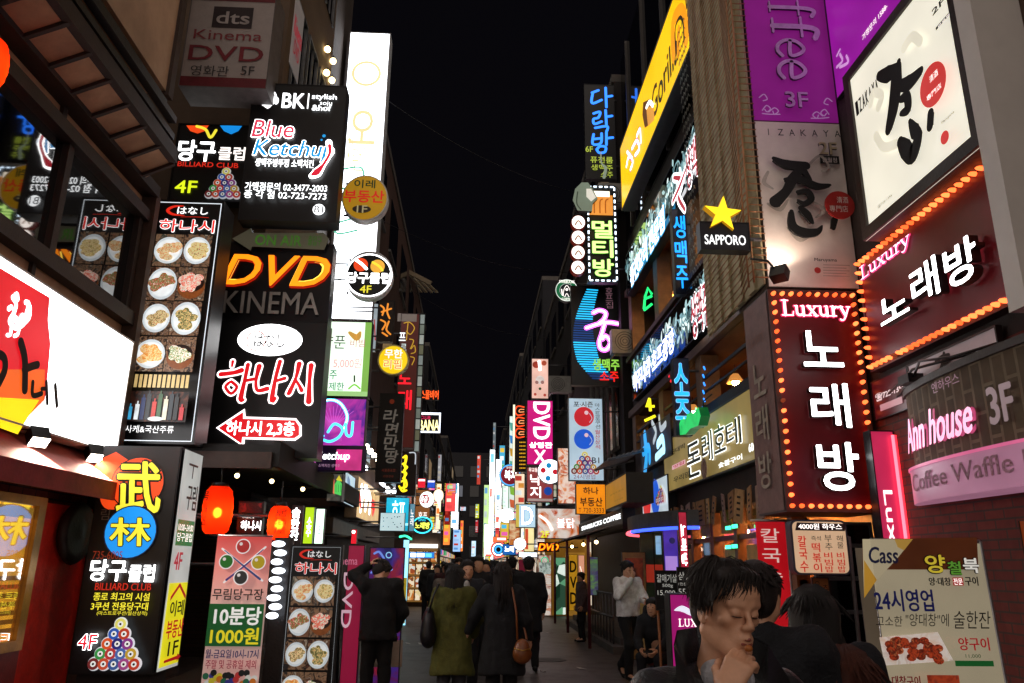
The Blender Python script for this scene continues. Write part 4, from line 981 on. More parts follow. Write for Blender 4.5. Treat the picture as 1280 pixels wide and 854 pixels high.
def lantern(label, px, py, Y, r, h, face=None):
    c = at_y(px, py, Y); t = thing('paper_lantern', label, 'lantern', (c[0], c[1], c[2] - h / 2))
    prof = []
    n = 12
    for i in range(n + 1):
        u = i / n; prof.append((r * (.62 + .38 * math.sin(math.pi * min(1, max(0, u))) ** .45) + (.006 if i % 2 else 0), u * h))
    q = MB(); q.lathe(prof, (0, 0, 0), PAPER, 24, 'z'); q.build('paper_shade', t)
    q = MB(); q.ball((0, 0, h * .45), (.045, .045, .06), em('#ffc060', 70.0, 0), 10); q.build('bulb', t)
    q = MB(); q.lathe([(r * .5, -.05), (r * .6, .0)], (0, 0, 0), BLACK, 20); q.lathe([(r * .6, h), (r * .5, h + .05)], (0, 0, 0), BLACK, 20); q.build('cap_rings', t)
    q = MB(); q.tube([(0, 0, h), (0, 0, h + .3)], .01, BLACK); q.build('cord', t)
    q = MB(); g_, F, E, A = glyph('居')
    for i, ch in enumerate('居酒屋'):
        V, F, E, A = glyph(ch)
        z0 = h * (.68 - i * .25); hh = h * .2
        pts = []
        for x, y in V:
            a = -math.pi / 2 + (.35 if face else -.9) + (x - .5) * 1.0
            pts.append((1.015 * r * math.cos(a), 1.015 * r * math.sin(a), z0 + y * hh))
        q.add(pts, F, INK)
    q.build('lettering', t)
    return t
lantern('large glowing red paper lantern left of the small black board', 272, 638, 9.6, .175, .56)
lantern('smaller glowing red paper lantern with black characters above the menu stand', 349, 654, 9.7, .135, .40, True)
c = at_y(-2, 75, 5.0); t = lantern('round glowing red lantern cut off at the upper left corner', -25, 76, 5.4, .19, .42)
s = Sign('shop_sign', 'small black board with white letters between the two red lanterns', 'F', 10.0, (297, 627, 329, 668), .08, CASE, pr('#0c0c0e', .4), .005, bracket=-4.3)
s.T('하나시', (301, 651, 326, 663), WHT, .02, fr=False); s.R((300, 629, 327, 641), mottled(('#4a0a10', '#1a0a0c', '#7a1a1a'), 9, .5), fr=False); s.T('스타일있는 삶', (303, 644, 318, 648), WH1, 0, fr=False); s.done()
s = Sign('lamp_sign', 'black strip with a column of white oval lamps behind the menu stand', 'F', 9.0, (338, 672, 360, 800), .06, CASE, pr('#0a0a0c', .4), .004, world=(at_y(338, 740, 9.0)[0], at_y(361, 740, 9.0)[0], .3, at_y(350, 672, 9.0)[2]))
for i in range(9):
    s.D(350 - i * 1.0 + (1.5 if i % 2 else -1.5), 680 + i * 11.2, .36 - .02 * (i % 3), em('#eef4ff', 1.3), fr=False, ry=.17, ext=.02)
s.done()
s = Sign('lamp_sign', 'narrow black strip with white brushed letters right of the small lantern', 'F', 9.9, (362, 632, 376, 720), .05, CASE, pr('#0a0a0c', .4), .004, bracket=-4.3)
s.TV('술한잔', (364, 634, 374, 676), WHT, .05, fr=False); s.done()
s = Sign('vertical_sign', 'yellow green lit soju strip sign beside the dark canopy', 'F', 12.6, (380, 634, 392, 680), .1, CASE, em('#b8e020', 1.0, .15), .006, bracket=-4.3)
s.TV('소주', (383, 646, 389, 672), em('#ffffff', 1.2), .03, fr=False); s.done()
s = Sign('vertical_sign', 'pale mint lit strip sign just right of the yellow green strip', 'F', 12.7, (394, 636, 405, 680), .1, CASE, em('#d8ffe0', 1.2, .1), .006, bracket=-4.3)
s.TV('소주', (397, 648, 402, 672), em('#60b070', .9), .0, fr=False); s.done()
# coloured cube shop board, strip, bright front
s = Sign('shop_sign', 'dark board with a pink and green house motif under the neon picture board', 'F', 13.4, (409, 592, 428, 627), .25, CASE, mottled(('#2a2a2a', '#5a5a54', '#8a7a6a'), 5, .5), .01, bracket=-3.4)
s.G([(411, 594), (418, 600), (418, 618), (411, 612)], em('#e87a5a', .9), fr=False); s.G([(418, 606), (423, 598), (428, 606), (427, 620), (418, 617)], em('#58d060', .9), fr=False); s.G([(420, 600), (424, 594), (428, 602)], em('#d8c838', .9), fr=False)
for x in (420, 423, 426): s.S([(x, 606), (x, 615)], .02, em('#1a5a2a', .5), fr=False)
s.done()
s = Sign('shop_sign', 'pale blue lit strip board left of the bright cream shop sign', 'L', -3.15, (430, 592, 443, 632), .2, CASE, em('#b8d4e0', .8, .25), .01, ax=436)
s.S([(435, 600), (437, 606), (434, 612), (438, 620)], .12, em('#5a8ab0', .7), fr=False); s.done()
s = Sign('shop_sign', 'bright cream shop sign with white and red brushed letters on the left row', 'L', -3.1, (446, 600, 474, 651), .3, pr('#8a7458', .6), em('#e8c080', .8, .3), .02, ax=455)
for pts, wd, m in (([(452, 612), (453, 622), (451, 634)], .07, WHT), ([(456, 614), (459, 618), (457, 632)], .08, WHT), ([(461, 618), (463, 626), (462, 638)], .06, WHT), ([(465, 630), (468, 633), (466, 640)], .06, RED), ([(450, 622), (451, 634)], .05, RED)): s.S(pts, wd, m, fr=False)
s.done()
s = Sign('shop_sign', 'wooden fascia with faint letters below the bright cream shop sign', 'L', -3.05, (415, 655, 475, 672), .35, pr('#4a4038', .6), pr('#6a6258', .6), .02, ax=440); s.done()
for i in range(7):
    x, y = 453 + i * 5.0, 553 + i * 5.6
    c = at_x(x, y, -3.0); bulb('bright round bulb in the diagonal row above the cream shop sign', tuple(c), .085, em('#fff0cc', 5.0, 0), 'row of bulbs above the cream shop sign')
for i, (x, y) in enumerate(((455, 583), (478, 605), (486, 612))):
    t = thing('tube_lamp', 'short white tube lamp over the cream shop sign', 'lamp', tuple(at_x(x, y, -2.9)), 'tube lamps over the cream shop sign'); q = MB(); q.tube([(0, -.5, 0), (0, .5, 0)], .05, em('#f0f4ff', 4.0, 0)); q.build('tube', t); q = MB(); q.box((-.04, -.55, .05), (.04, .55, .1), STEEL); q.build('fitting', t)
# --- brown block signs
s = Sign('vertical_sign', 'brown vertical sign with orange flame like script above the yellow round sign', 'F', 19.0, (472, 376, 492, 427), .2, CASE, pr('#2a1a12', .5), .01, bracket=-3.35)
for i, pts in enumerate(([(476, 382), (480, 386), (478, 394)], [(485, 380), (484, 390), (487, 398)], [(476, 400), (482, 404), (478, 412)], [(486, 402), (483, 412), (488, 418)], [(478, 416), (484, 420)], [(477, 390), (489, 386)])): s.S(pts, .11, em('#f09030', .95), fr=False)
s.done()
s = Sign('vertical_sign', 'pale grey thin strip sign beside the tall white sign', 'F', 19.2, (466, 380, 471, 440), .1, CASE, em('#c8d8e0', .5, .2), .004, bracket=-3.35); s.S([(468, 400), (469, 425)], .3, em('#d85050', .5), fr=False); s.done()
s = Sign('tower_sign', 'tall maroon sign with golden script and red led characters', 'F', 22.0, (497, 392, 521, 560), .3, pr('#3a2420', .6), em('#5a1e18', .4, .3, 1), .02, bracket=-3.35)
s.R((497, 392, 521, 402), em('#9a8a80', .25), fr=False)
GD = em('#c89a28', .8)
for pts in ([(505, 404), (512, 403), (518, 410), (513, 418), (508, 414)], [(510, 404), (508, 425)], [(512, 424), (517, 426), (513, 436)], [(514, 436), (518, 432), (519, 440), (514, 442)], [(513, 446), (518, 448), (515, 456)]): s.S(pts, .05, GD, fr=False)
s.T('노', (498, 466, 514, 480), em('#f01828', 1.2), .06, fr=False); s.T('래', (498, 488, 514, 512), em('#f01828', 1.2), .05, fr=False)
s.T('프', (499, 416, 507, 426), em('#e8f0f0', 1.0), .04, fr=False); s.T('로', (501, 430, 508, 438), em('#d8e8e8', .8), .03, fr=False); s.done()
s = Sign('strip_sign', 'ladder of pale square panels along the corner of the brown block', 'F', 22.5, (521, 392, 528, 565), .15, CASE, pr('#1a1a1c'), .004, bracket=-3.35)
for i in range(13): s.R((.12, .01 + i * .0765, .88, .01 + i * .0765 + .068), em(['#a8b4b0', '#8a9488', '#c8d0c8', '#7a7a60'][i % 4], .45, .2))
s.done()
s = Sign('vertical_sign', 'black hanging sign with grey brushed characters and bottom fringe of small text', 'F', 17.0, (472, 492, 503, 603), .18, CASE, pr('#161412', .5), .012, bracket=-3.35)
BG = em('#8a8278', .3)
s.D(490, 502, .1, em('#8a3018', .3), fr=False)
for i, ch in enumerate('라면만땅'): s.T(ch, (480 + (i % 2) * 2, 512 + i * 17, 497, 528 + i * 17), BG, .05, fr=False, shear=.15)
s.T('서울종로점', (477, 586, 494, 590), em('#8a4030', .3), fr=False); s.T('라면전문', (479, 594, 492, 597), em('#8a4030', .3), fr=False); s.done()
s = Sign('vertical_sign', 'dark sign with glowing yellow neon script down its middle', 'F', 20.0, (496, 565, 520, 620), .2, CASE, pr('#2a1812', .5), .01, bracket=-3.35)
YN = em('#f8d820', 1.3, .05)
for pts in ([(504, 572), (508, 570), (507, 578), (503, 580)], [(505, 582), (509, 584), (505, 588)], [(503, 590), (508, 592), (504, 598)], [(502, 602), (507, 600), (508, 608), (502, 610)], [(499, 608), (503, 614), (508, 613)], [(507, 572), (505, 612)]): s.S(pts, .1, YN, fr=False)
s.S([(512, 566), (519, 567), (519, 580)], .06, em('#d8e0e8', .8), fr=False); s.done()
s = Sign('shop_sign', 'small red sign with white patch beneath the fascia on the left row', 'F', 16.2, (439, 662, 446, 680), .1, CASE, em('#e82030', 1.0, .2), .005, bracket=-3.2); s.D(442, 665, .3, WHT, fr=False, ry=.3); s.done()
# --- cyan group
CY = em('#20b0d0', .9, .15)
s = Sign('shop_sign', 'cyan lit sign with white letters over the dotted white board', 'F', 21.0, (482, 622, 511, 664), .2, CASE, CY, .01, bracket=-3.2)
s.T('호프', (490, 626, 506, 652), em('#c8f4ff', 1.3), .05, fr=False); s.R((484, 654, 510, 657), em('#a0e8ff', 1.0), fr=False); s.done()
for i in range(4):
    t = thing('spot_lamp', 'small arm lamp on top of the cyan sign', 'lamp', tuple(at_y(486 + i * 7, 620, 20.8)), 'arm lamps on top of the cyan sign'); q = MB(); q.ball((0, -.15, .12), .07, em('#f0faff', 4, 0), 8); q.build('lamp_head', t); q = MB(); q.tube([(0, 0, 0), (0, -.05, .2), (0, -.15, .18)], .02, STEEL); q.build('arm', t)
s = Sign('shop_sign', 'white lit board speckled with dark marks in front of the cyan sign', 'F', 20.2, (475, 641, 506, 664), .15, CASE, em('#d0ecf0', .8, .1), .01, bracket=-3.2)
rnd = random.Random(5)
for i in range(16): s.D(479 + rnd.random() * 23, 644 + rnd.random() * 16, .022, pr('#2a3a4a'), fr=False, n=8)
s.done()
s = Sign('vertical_sign', 'thin blue lit strip sign right of the cyan sign', 'F', 21.4, (512, 630, 518, 664), .1, CASE, em('#6aa0b8', .7, .2), .004, bracket=-3.2); s.TV('노래', (513, 636, 517, 658), WH1, fr=False); s.done()
s = Sign('oval_sign', 'oval blue neon karaoke sign on the left row', 'F', 21.8, (515, 646, 541, 667), .12, CASE, pr('#0a1418', .4), .02, shape='disc', bracket=-3.2)
s.O(528, 656.5, .49, .06, em('#38d8f8', 1.5), fr=False, ry=.4); s.T('노래방', (519, 653, 537, 661), em('#e8f060', 1.2), .07, fr=False); s.T('SING', (523, 648.5, 532, 651.5), em('#38d8f8', 1.2), fr=False); s.done()
s = Sign('shop_sign', 'brown board with orange edges behind the round white speech signs', 'F', 30.0, (519, 612, 538, 648), .2, CASE, em('#a0602a', .6, .25), .02, bracket=-3.2); s.T('호프', (523, 640, 534, 647), WH1, .02, fr=False); s.done()
s = Sign('round_sign', 'round white sign with a red emblem on the left row', 'F', 24.0, (524, 614, 543, 635), .12, pr('#d0d0d0'), em('#f8f4f0', 1.3), .02, shape='disc', bracket=-3.2); s.O(531, 624, .3, .07, em('#b02030', .9), fr=False); s.T('집', (527.5, 619, 535, 629), em('#a01828', .9), .05, fr=False); s.done()
s = Sign('round_sign', 'cream speech bubble sign hooked to the round emblem sign', 'F', 24.3, (541, 611, 555, 628), .12, pr('#d8c8b0'), em('#f8dcb8', 1.2), .02, shape='disc', bracket=-3.2); s.G([(545, 625), (551, 626), (550, 638)], em('#f0e0c8', 1.1), fr=False); s.done()
for lab, rc, c in (('small red block sign on the left row', (522, 598, 532, 610), '#e01830'), ('small blue block sign next to the small red block sign', (534, 600, 544, 610), '#2050c8')):
    s = Sign('shop_sign', lab, 'F', 26.0, rc, .15, CASE, em(c, 1.0, .15), .01, bracket=-3.2); s.R((.1, .1, .9, .3), WH1); s.done()
s = Sign('neon_strip', 'short green neon strip over the purple poster on the left', 'F', 22.4, (498, 669, 515, 675), .08, CASE, pr('#0a1a14'), .005, bracket=-3.2); s.S([(500, 671), (507, 670), (514, 674)], .16, em('#40f0b0', 1.4), fr=False); s.done()
s = Sign('pole_sign', 'pale blue lit vertical sign post on the left above the crowd', 'F', 23.0, (504, 677, 510, 700), .12, CASE, em('#90d8f8', 1.2), .004, world=(at_y(504, 690, 23)[0], at_y(511, 690, 23)[0], .0, at_y(507, 675, 23)[2])); s.R((.1, .45, .9, .98), em('#c8b030', .5)); s.done()
# magenta and purple banners behind the man in black
s = Sign('banner_stand', 'magenta cinema banner standing behind the black menu stand', 'F', 9.6, None, .05, CASE, em('#b01848', .38, .15), .012, world=(at_y(430, 760, 9.6)[0], at_y(452, 760, 9.6)[0], .04, at_y(442, 681, 9.6)[2]))
s.T('Kinema', (418, 696, 447, 706), em('#e080a0', .5), .02, fr=False); s.T('DVD', (428, 716, 440, 785), em('#e8c0d0', .55), .05, fr=False, rot=-90); s.done()
s = Sign('banner_stand', 'violet and red printed banner behind the man scratching his head', 'F', 10.2, None, .05, CASE, mottled(('#1a1a5a', '#3a2a8a', '#5a1a5a', '#8a2038', '#2a1848'), 3.2, .55), .012, world=(at_y(458, 760, 10.2)[0], at_y(503, 760, 10.2)[0], .04, at_y(480, 684, 10.2)[2]))
s.G([(458, 735), (503, 718), (503, 740), (458, 760)], em('#b83048', .5, .4, 8), fr=False); s.S([(468, 692), (474, 690), (480, 698)], .06, em('#6a8ae0', .8), fr=False); s.O(486, 694, .09, .03, em('#8ac8f0', .8), fr=False); s.R((458, 800, 503, 834), pr('#a89888', .8, scale=4), fr=False); s.S([(464, 716), (470, 712), (480, 716), (490, 712)], .05, em('#7a9ae8', .8), fr=False); s.done()
# convenience store at the end of the left row
st = thing('convenience_store', 'brightly lit convenience store with shelves of goods at the left end of the crowd', 'shop', (-2.7, 33, 0))
os_ = (-2.7, 33, 0)
a, b_ = at_y(510, 720, 33)[0], at_y(546, 720, 33)[0]
wb('wall', st, os_, [((-3.3, 33, 0), (b_ + .1, 33.6, 2.9))], pr('#4a3a30', .7))
for i in range(4):
    for j in range(4):
        x = a + (b_ - a) * i / 4; z = .25 + j * .5
        wb('shelf_goods', st, os_, [((x + .03, 32.9, z), (x + (b_ - a) / 4 - .03, 33, z + .4))], mottled([('#e8a860', '#f4e0b0', '#a8502a', '#f0f0e8', '#c87838'), ('#f0d8a0', '#d89048', '#8a4a28', '#fff0d0')][(i + j) % 2], 7 + i, .75, True, 'vor'))
for j in range(5): wb('shelf', st, os_, [((a, 32.85, .18 + j * .5), (b_, 33, .24 + j * .5))], em('#a87838', .4))
wb('light_strip', st, os_, [((a, 32.8, 2.3), (b_, 32.9, 2.44))], em('#fff4e0', 1.6))
s = Sign('shop_sign', 'blue and white lit fascia over the convenience store', 'F', 32.6, (510, 690, 543, 698), .2, CASE, em('#2a80d8', 1.0), .01, bracket=-3.2); s.R((.1, .2, .3, .8), WHT); s.R((.34, .2, .62, .8), em('#e8f0ff', 1.3)); s.R((.66, .2, .9, .8), em('#60c8ff', 1.2)); s.done()
# far left name boards
s = Sign('roof_sign', 'framed neon board with cream letters on the dark block far left', 'F', 48.7, (525, 517, 551, 541), .3, CASE, pr('#15101a', .5), .05, bracket=-3.3)
s.T('BANA', (524, 525, 549, 538), em('#f4e8a0', 1.3), .05, fr=False); s.R((525, 516, 550, 518.5), em('#e8f0ff', 1.4), fr=False); s.R((525, 539, 550, 541), em('#e8f0ff', 1.4), fr=False); s.R((548.8, 516, 550.6, 541), em('#e8f0ff', 1.2), fr=False); s.T('CLUB', (526, 520, 538, 524), em('#e03060', 1.0), .03, fr=False); s.done()
s = Sign('roof_sign', 'orange neon letters high on the dark block far left', 'F', 48.5, (526, 487, 549, 500), .2, CASE, pr('#120a0a'), .03, bracket=-3.3); s.T('스몰비어', (526, 488, 548, 499), em('#ff5a20', 1.3), .06, fr=False); s.done()
FAR = [('tall white lit strip sign far down the left side', (564, 604, 573, 660), 60, '#f0f8f4', 1.3), ('dark red lit strip sign far down the left side', (556, 612, 563, 656), 56, '#a81c18', .7), ('thin white and red strip sign high on the far left', (547, 568, 552, 602), 58, '#c8c8d0', .5),
       ('small cluster of blue white lights low on the far left', (566, 662, 576, 690), 75, '#a8d0ff', .9), ('small blue lit sign low at the far left end', (557, 664, 562, 676), 66, '#4a90e0', .9), ('tiny green lit sign over the crowd on the far left', (549, 640, 554, 650), 48, '#6a7a20', .6), ('tiny white lit strip over the crowd on the far left', (546, 664, 551, 680), 46, '#c8d0d8', .9), ('tiny yellow lit board over the far left crowd', (538, 700, 552, 706), 40, '#f0c840', 1.0)]
for lab, rc, Y, c, k in FAR:
    s = Sign('street_sign', lab, 'F', Y, rc, .2, CASE, em(c, k, .25, .6), .03, bracket=-3.2)
    rnd = random.Random(lab)
    for i in range(5): s.R((.15, .05 + i * .19, .15 + rnd.uniform(.3, .7), .05 + i * .19 + .09), em(rnd.choice(['#ffffff', '#e8e0d0', c, '#d04030', '#60a0e0']), k * .9))
    s.done()

rnd = random.Random(21)
PAL = ['#f4f8ff', '#ffd8b0', '#e84a4a', '#f0c840', '#50c0e8', '#e860b0', '#80e0a0', '#ff8a3a', '#fff0d8', '#d0e8ff']
for i in range(44):
    side = -1 if i < 18 else 1
    Y = rnd.uniform(36, 120); X = side * rnd.uniform(1.5, 3.2); z = rnd.uniform(2.2, 4.0 + Y * .07); w_ = rnd.uniform(.35, 1.1); h_ = rnd.choice([rnd.uniform(.5, 1.0), rnd.uniform(1.5, 4.0)])
    c = rnd.choice(PAL)
    if side < 0: Y = max(Y, 55); w_ *= .7
    zt = 1.65 + Y * (.10 if side < 0 else .15); h_ = min(h_, max(.5, zt - z)); z = min(z, zt - h_)
    s = Sign('street_sign', 'small lit sign in the packed glowing row at the far end of the street', 'F', Y, None, .15, CASE, em(c, rnd.uniform(.7, 1.1), .25, .8), .02, world=(X - w_ / 2, X + w_ / 2, z, z + h_), group='small lit signs far down the street', bracket=side * 3.4)
    for k_ in range(4): s.R((.15, .08 + k_ * .23, .15 + rnd.uniform(.3, .7), .2 + k_ * .23), em(rnd.choice(PAL), .9))
    s.done()
# ================================================================== SIGNS, RIGHT SIDE
_bm = {}
def bulbs(s, pts, r, m):
    """each bulb of a bulb frame is a part of its own (shared mesh)"""
    k = (r, m.name)
    for bi, (u, v) in enumerate(pts):
        m = BULBV[(bi * 7 + bi // 5) % 11 % len(BULBV)] if bi % 37 != 29 else BULBD; k = (r, m.name)
        if k not in _bm:
            q = MB(); q.lathe([(r, .0), (r, .02), (r * .8, .045), (r * .3, .06), (.001, .062)], (0, 0, 0), m, 10); o = q.build('bulb', s.root); _bm[k] = o.data
        else:
            o = bpy.data.objects.new('bulb', _bm[k]); COL.objects.link(o); o.parent = s.root
        o.location = (u, v, .012)
def line(a, b, n, ends=True): return [(a[0] + (b[0] - a[0]) * (i if ends else i + .5) / (n - 1 if ends else n), a[1] + (b[1] - a[1]) * (i if ends else i + .5) / (n - 1 if ends else n)) for i in range(n)]
BULB = em('#ff6630', 2.2, 0); BULBV = [BULB, em('#ff6a34', 2.6, 0), em('#ff5c28', 1.6, 0), em('#ff7038', 2.3, 0)]; BULBD = em('#a04828', .5, 0); NEONW = em('#ffffff', 2.0, .03); PINK = em('#f04a8a', 1.2, .1); REDP = pr('#6c0c18', .35, bump=.03, vary=.2, scale=2)
SIDEL = em('#ffffff', .8, 0)
# --- the karaoke box at the corner
s = Sign('box_sign', 'dark red karaoke box framed in orange bulbs hanging at the corner', 'F', 7.4, None, .72, pr('#4a3634', .5), REDP, .05, world=(2.985, 3.93, 2.17, 4.44), bracket=None)
W, H = s.W, s.H; a = .055
bulbs(s, line((-W / 2 + a, H - a), (W / 2 - a, H - a), 10) + line((-W / 2 + a, a), (W / 2 - a, a), 10) + line((-W / 2 + a, a), (-W / 2 + a, H - a), 22)[1:-1] + line((W / 2 - a, a), (W / 2 - a, H - a), 22)[1:-1], .021, BULB)
serif(s, 'Luxury', (.14, .055, .9, .145), em('#ffd8e0', 1.4, .05), (em('#e0205a', .9), .09))
s.w = .02
DS = pr('#1a0a10', .5)
for ch, b in (('노', (.30, .21, .72, .37)), ('래', (.33, .45, .73, .64)), ('방', (.34, .71, .76, .91))): s.T(ch, b, NEONW, .035, ext=.07, sidem=DS)
s.done()
s2 = Sign('side_sign', 'dim brown flank of the karaoke box with pale unlit letters', 'R', 2.98, None, .0, 'none', None, 0, world=(7.42, 8.1, 2.19, 4.42))
q = MB(); q.box((-s2.W / 2, 0, .001), (s2.W / 2, s2.H, .004), pr('#7e5e58', .55)); q.build('face_panel', s2.root)
DL = pr('#a89a88', .5)
serif(s2, 'Luxury', (.12, .16, .85, .22), pr('#8a5a4a', .5)); s2.TV('노래방', (.25, .28, .75, .92), DL, .03, gap=.25); s2.done()
# --- coffee / izakaya box above it
s = Sign('box_sign', 'tall box sign with a purple coffee panel over a pale izakaya panel', 'F', 7.42, None, .9, pr('#4a3a30', .6), None, .0, world=(3.01, 3.99, 4.47, 9.4))
PUR = pr('#8a1590', .4, vary=.1, bump=.03); PWH = pr('#efe2dc', .5, vary=.06, bump=.03)
zi = 6.45 - 4.47
q = MB(); q.box((-s.W / 2 + .01, .01, -.004), (s.W / 2 - .01, zi - .01, .006), PWH); q.build('face_panel', s.root)
q = MB(); q.box((-s.W / 2 + .01, zi + .01, -.004), (s.W / 2 - .01, s.H - .01, .006), em('#98208f', .38, .15)); q.build('face_panel', s.root)
s.w = .01
SIL = pr('#d8d0e0', .3, .5, bump=0); SID = pr('#3a2a44', .4)
for i, (ch, y0, y1, x0, x1) in enumerate((('f', 2, 24, 961, 1018), ('f', 22, 52, 965, 1022), ('e', 50, 76, 969, 1004), ('e', 76, 104, 971, 1006))):
    u0, v0, u1, v1 = s.boxpx((x0, y0, x1, y1))
    # letters lie on their side, reading downwards
    st = {'f': [([(0, .55), (.7, .55), (.95, .42), (.9, .1)], .2), ([(.62, .95), (.62, .15)], .09), ([(0, .85), (0, .3)], .08)], 'e': [([(.52, .88), (.5, .2), (.85, .3), (.98, .55), (.75, .85), (.4, .92), (.1, .7), (.05, .4), (.2, .15)], .15)]}[ch]
    for pts, wd in st:
        Q = [(u0 + p[0] * (u1 - u0), v0 + p[1] * (v1 - v0)) for p in pts]
        s.w += .0006; s.lt.ribbon(Q, wd * (v1 - v0) * 1.0, s.w + .03, SIL, .03, sidem=SID)
s.w += .032
s.T('3F', (982, 115, 1010, 134), SIL, .04, fr=False, ext=.02, sidem=SID)
CUR = em('#c890d0', .35)
for cx, cy, m_ in ((953, 130, 1), (1036, 135, -1)):
    for pts in ([(0, 8), (5, 2), (10, 6), (6, 10), (3, 7)], [(8, 10), (15, 5), (20, 9), (15, 13), (13, 9)], [(-4, -8), (2, -12), (6, -6), (1, -4)], [(0, 12), (10, 13), (22, 13)]): s.S([(cx + m_ * x, cy + y) for x, y in pts], .014, CUR, fr=False)
for i, ch in enumerate('IZAKAYA'): s.T(ch, (958 + i * 14.2 - (0 if i else -2), 161 + i * .4, 965 + i * 14.2 - (4 if not i else 0), 169 + i * .4), INK, 0, fr=False)
s.T('2F', (1024, 178, 1046, 193), pr('#e8d8b0', .3, .6), .05, fr=False, ext=.02, sidem=SID); s.R((1025, 195, 1049, 205), INK, fr=False); s.T('완월점', (1028, 197, 1046, 203), PWH, 0, fr=False)
GRY = pr('#b8aea6', .5)
for pts in ([(960, 215), (955, 228), (966, 236)], [(1012, 205), (1025, 195), (1036, 208), (1028, 214)], [(960, 255), (975, 262), (985, 250)], [(1010, 250), (1030, 262), (1020, 272)], [(985, 285), (1000, 300), (1018, 290)]): s.S(pts, [.03, .05, .02] if len(pts) == 3 else .03, GRY, fr=False)
def chun(s, F, m, ext, sidem=None):
    for pts, wd in F:
        q = [s.px(*p) for p in pts]; s.w += .0012
        s.lg.ribbon(q, [x * s.W for x in wd], s.w + ext, m, ext)
    s.w += ext
chun(s, [([(966, 200), (982, 207), (1006, 209)], [.05, .11, .10]), ([(1000, 212), (990, 225), (982, 240), (968, 254)], [.08, .12, .10, .14]), ([(980, 226), (1000, 226), (1020, 234), (1036, 233)], [.04, .09, .08, .03]), ([(1004, 216), (1012, 226)], [.08, .03]),
         ([(996, 242), (1008, 241), (1013, 250), (1004, 256), (996, 252)], [.05, .07, .07, .06, .03]), ([(988, 266), (990, 284), (1004, 292), (1020, 291), (1026, 284)], [.05, .10, .11, .08, .02]), ([(1000, 262), (1008, 270), (1014, 280)], [.07, .09, .04]), ([(1042, 276), (1040, 287)], [.07, .05])], INK, .03)
s.D(1049, 257, .165, pr('#b8302c', .5), fr=False, ext=.015); s.T('清酒', (1046, 246, 1060, 254), PWH, 0, fr=False); s.T('專門店', (1037, 257, 1060, 265), PWH, 0, fr=False)
s.T('Maruyama', (1018, 323, 1046, 328), INK, .01, fr=False); s.D(1022, 338, .035, pr('#b8302c'), fr=False)
for i in range(5): s.R((1029, 331 + i * 3.4, 1062 - i % 2 * 4, 332.2 + i * 3.4), GRY, fr=False)
s.done()
# spot lamp lighting the izakaya panel from below
t = flood('small black spot lamp shining up the pale izakaya panel', tuple(at_y(975, 338, 7.2)), tuple(at_y(985, 275, 7.45)), 15, size=48, ls=.03)
# wire grid flank
t = thing('wire_screen', 'copper wire screen over a corrugated tan flank beside the purple sign', 'screen', (2.98, 8.3, 4.45))
CU = pr('#b0805a', .4, .6, bump=0); TAN = pr('#b0a480', .7)
q = MB()
for i in range(10): q.box((-.02 - .03 * (i % 2), -.9 + i * .19, .05), (.0, -.9 + (i + 1) * .19 - .001, 5.2), TAN)
q.build('corrugated_panel', t)
for i in range(62):
    z = .1 + i * .083; q = MB()
    q.tube([(.02, -.95, z), (-.13, -.93, z + .012), (-.13, -.78, z + .01), (-.05, -.3, z - .03), (-.05, .4, z - .06), (-.05, 1.0, z - .09)], .008, CU, 4); q.build('wire', t)
for y in (-.93, -.78): 
    q = MB(); q.tube([(-.135, y, .05), (-.135, y, 5.2)], .011, CU, 5); q.build('upright_wire', t)
q = MB()
for i in range(30):
    for k_ in range(4):
        y0 = .98 + k_ * .1; z0 = .2 + i * .16; q.tube([(-.1, y0, z0), (-.1, y0 + .06, z0 + .08), (-.1, y0 + .12, z0), ], .006, pr('#9a9a90', .4, .7, bump=0), 3)
q.build('chain_link_mesh', t)
# star beer sign
s = Sign('beer_sign', 'black square beer sign with a glowing yellow star', 'F', 7.3, (875, 278, 937, 313), .12, CASE, pr('#0a0c18', .4), .008, bracket=2.96)
cx, cy = s.px(902, 269); R1, R2 = abs(s.px(926, 269)[0] - cx), abs(s.px(911.5, 269)[0] - cx)
q = MB(); st = [((R1 if i % 2 == 0 else R2) * math.sin(i * math.pi / 5 + .1) + cx, (R1 if i % 2 == 0 else R2) * math.cos(i * math.pi / 5 + .1) + cy) for i in range(10)]
q.poly(st, .05, em('#ffd820', 1.25, .15, 5), .09, em('#d89a10', .6)); q.build('star', s.root)
s.T('SAPPORO', (881, 294, 932, 306), em('#f4f4f4', 1.0), .035, fr=False); s.done()
# --- purple facade board, izakaya lightbox, karaoke facade board
s = Sign('shop_sign', 'bright purple facade board cut off at the top above the izakaya lightbox', 'R', 3.96, None, .1, CASE, em('#a018a8', .62, .12), .015, world=(4.4, 7.35, 6.7, 9.2))
s.T('가맹문의 1588-', (1075, 14, 1112, 40), WH1, .0, fr=False, shear=0); s.S([(1046, 84), (1053, 76), (1050, 68)], .012, em('#d8a0e0', .8), fr=False); s.S([(1050, 84), (1060, 78), (1058, 70)], .012, em('#d8a0e0', .8), fr=False); s.S([(1046, 70), (1050, 62)], .01, em('#d8a0e0', .8), fr=False); s.done()
s = Sign('light_box', 'large cream izakaya lightbox with black brush strokes in a dark frame', 'R', 3.7, None, .26, pr('#2a1c16', .5), em('#f4efdc', .82, .1, 1.5), .0, world=(4.86, 6.66, 4.68, 6.5))
q = MB()
W, H = s.W, s.H
for lo, hi in (((-W / 2, 0, 0), (W / 2, .11, .03)), ((-W / 2, H - .1, 0), (W / 2, H, .03)), ((-W / 2, .11, 0), (-W / 2 + .1, H - .1, .03)), ((W / 2 - .1, .11, 0), (W / 2, H - .1, .03))): q.box(lo, hi, pr('#2a1c16', .5))
q.build('frame', s.root)
s.w = .01
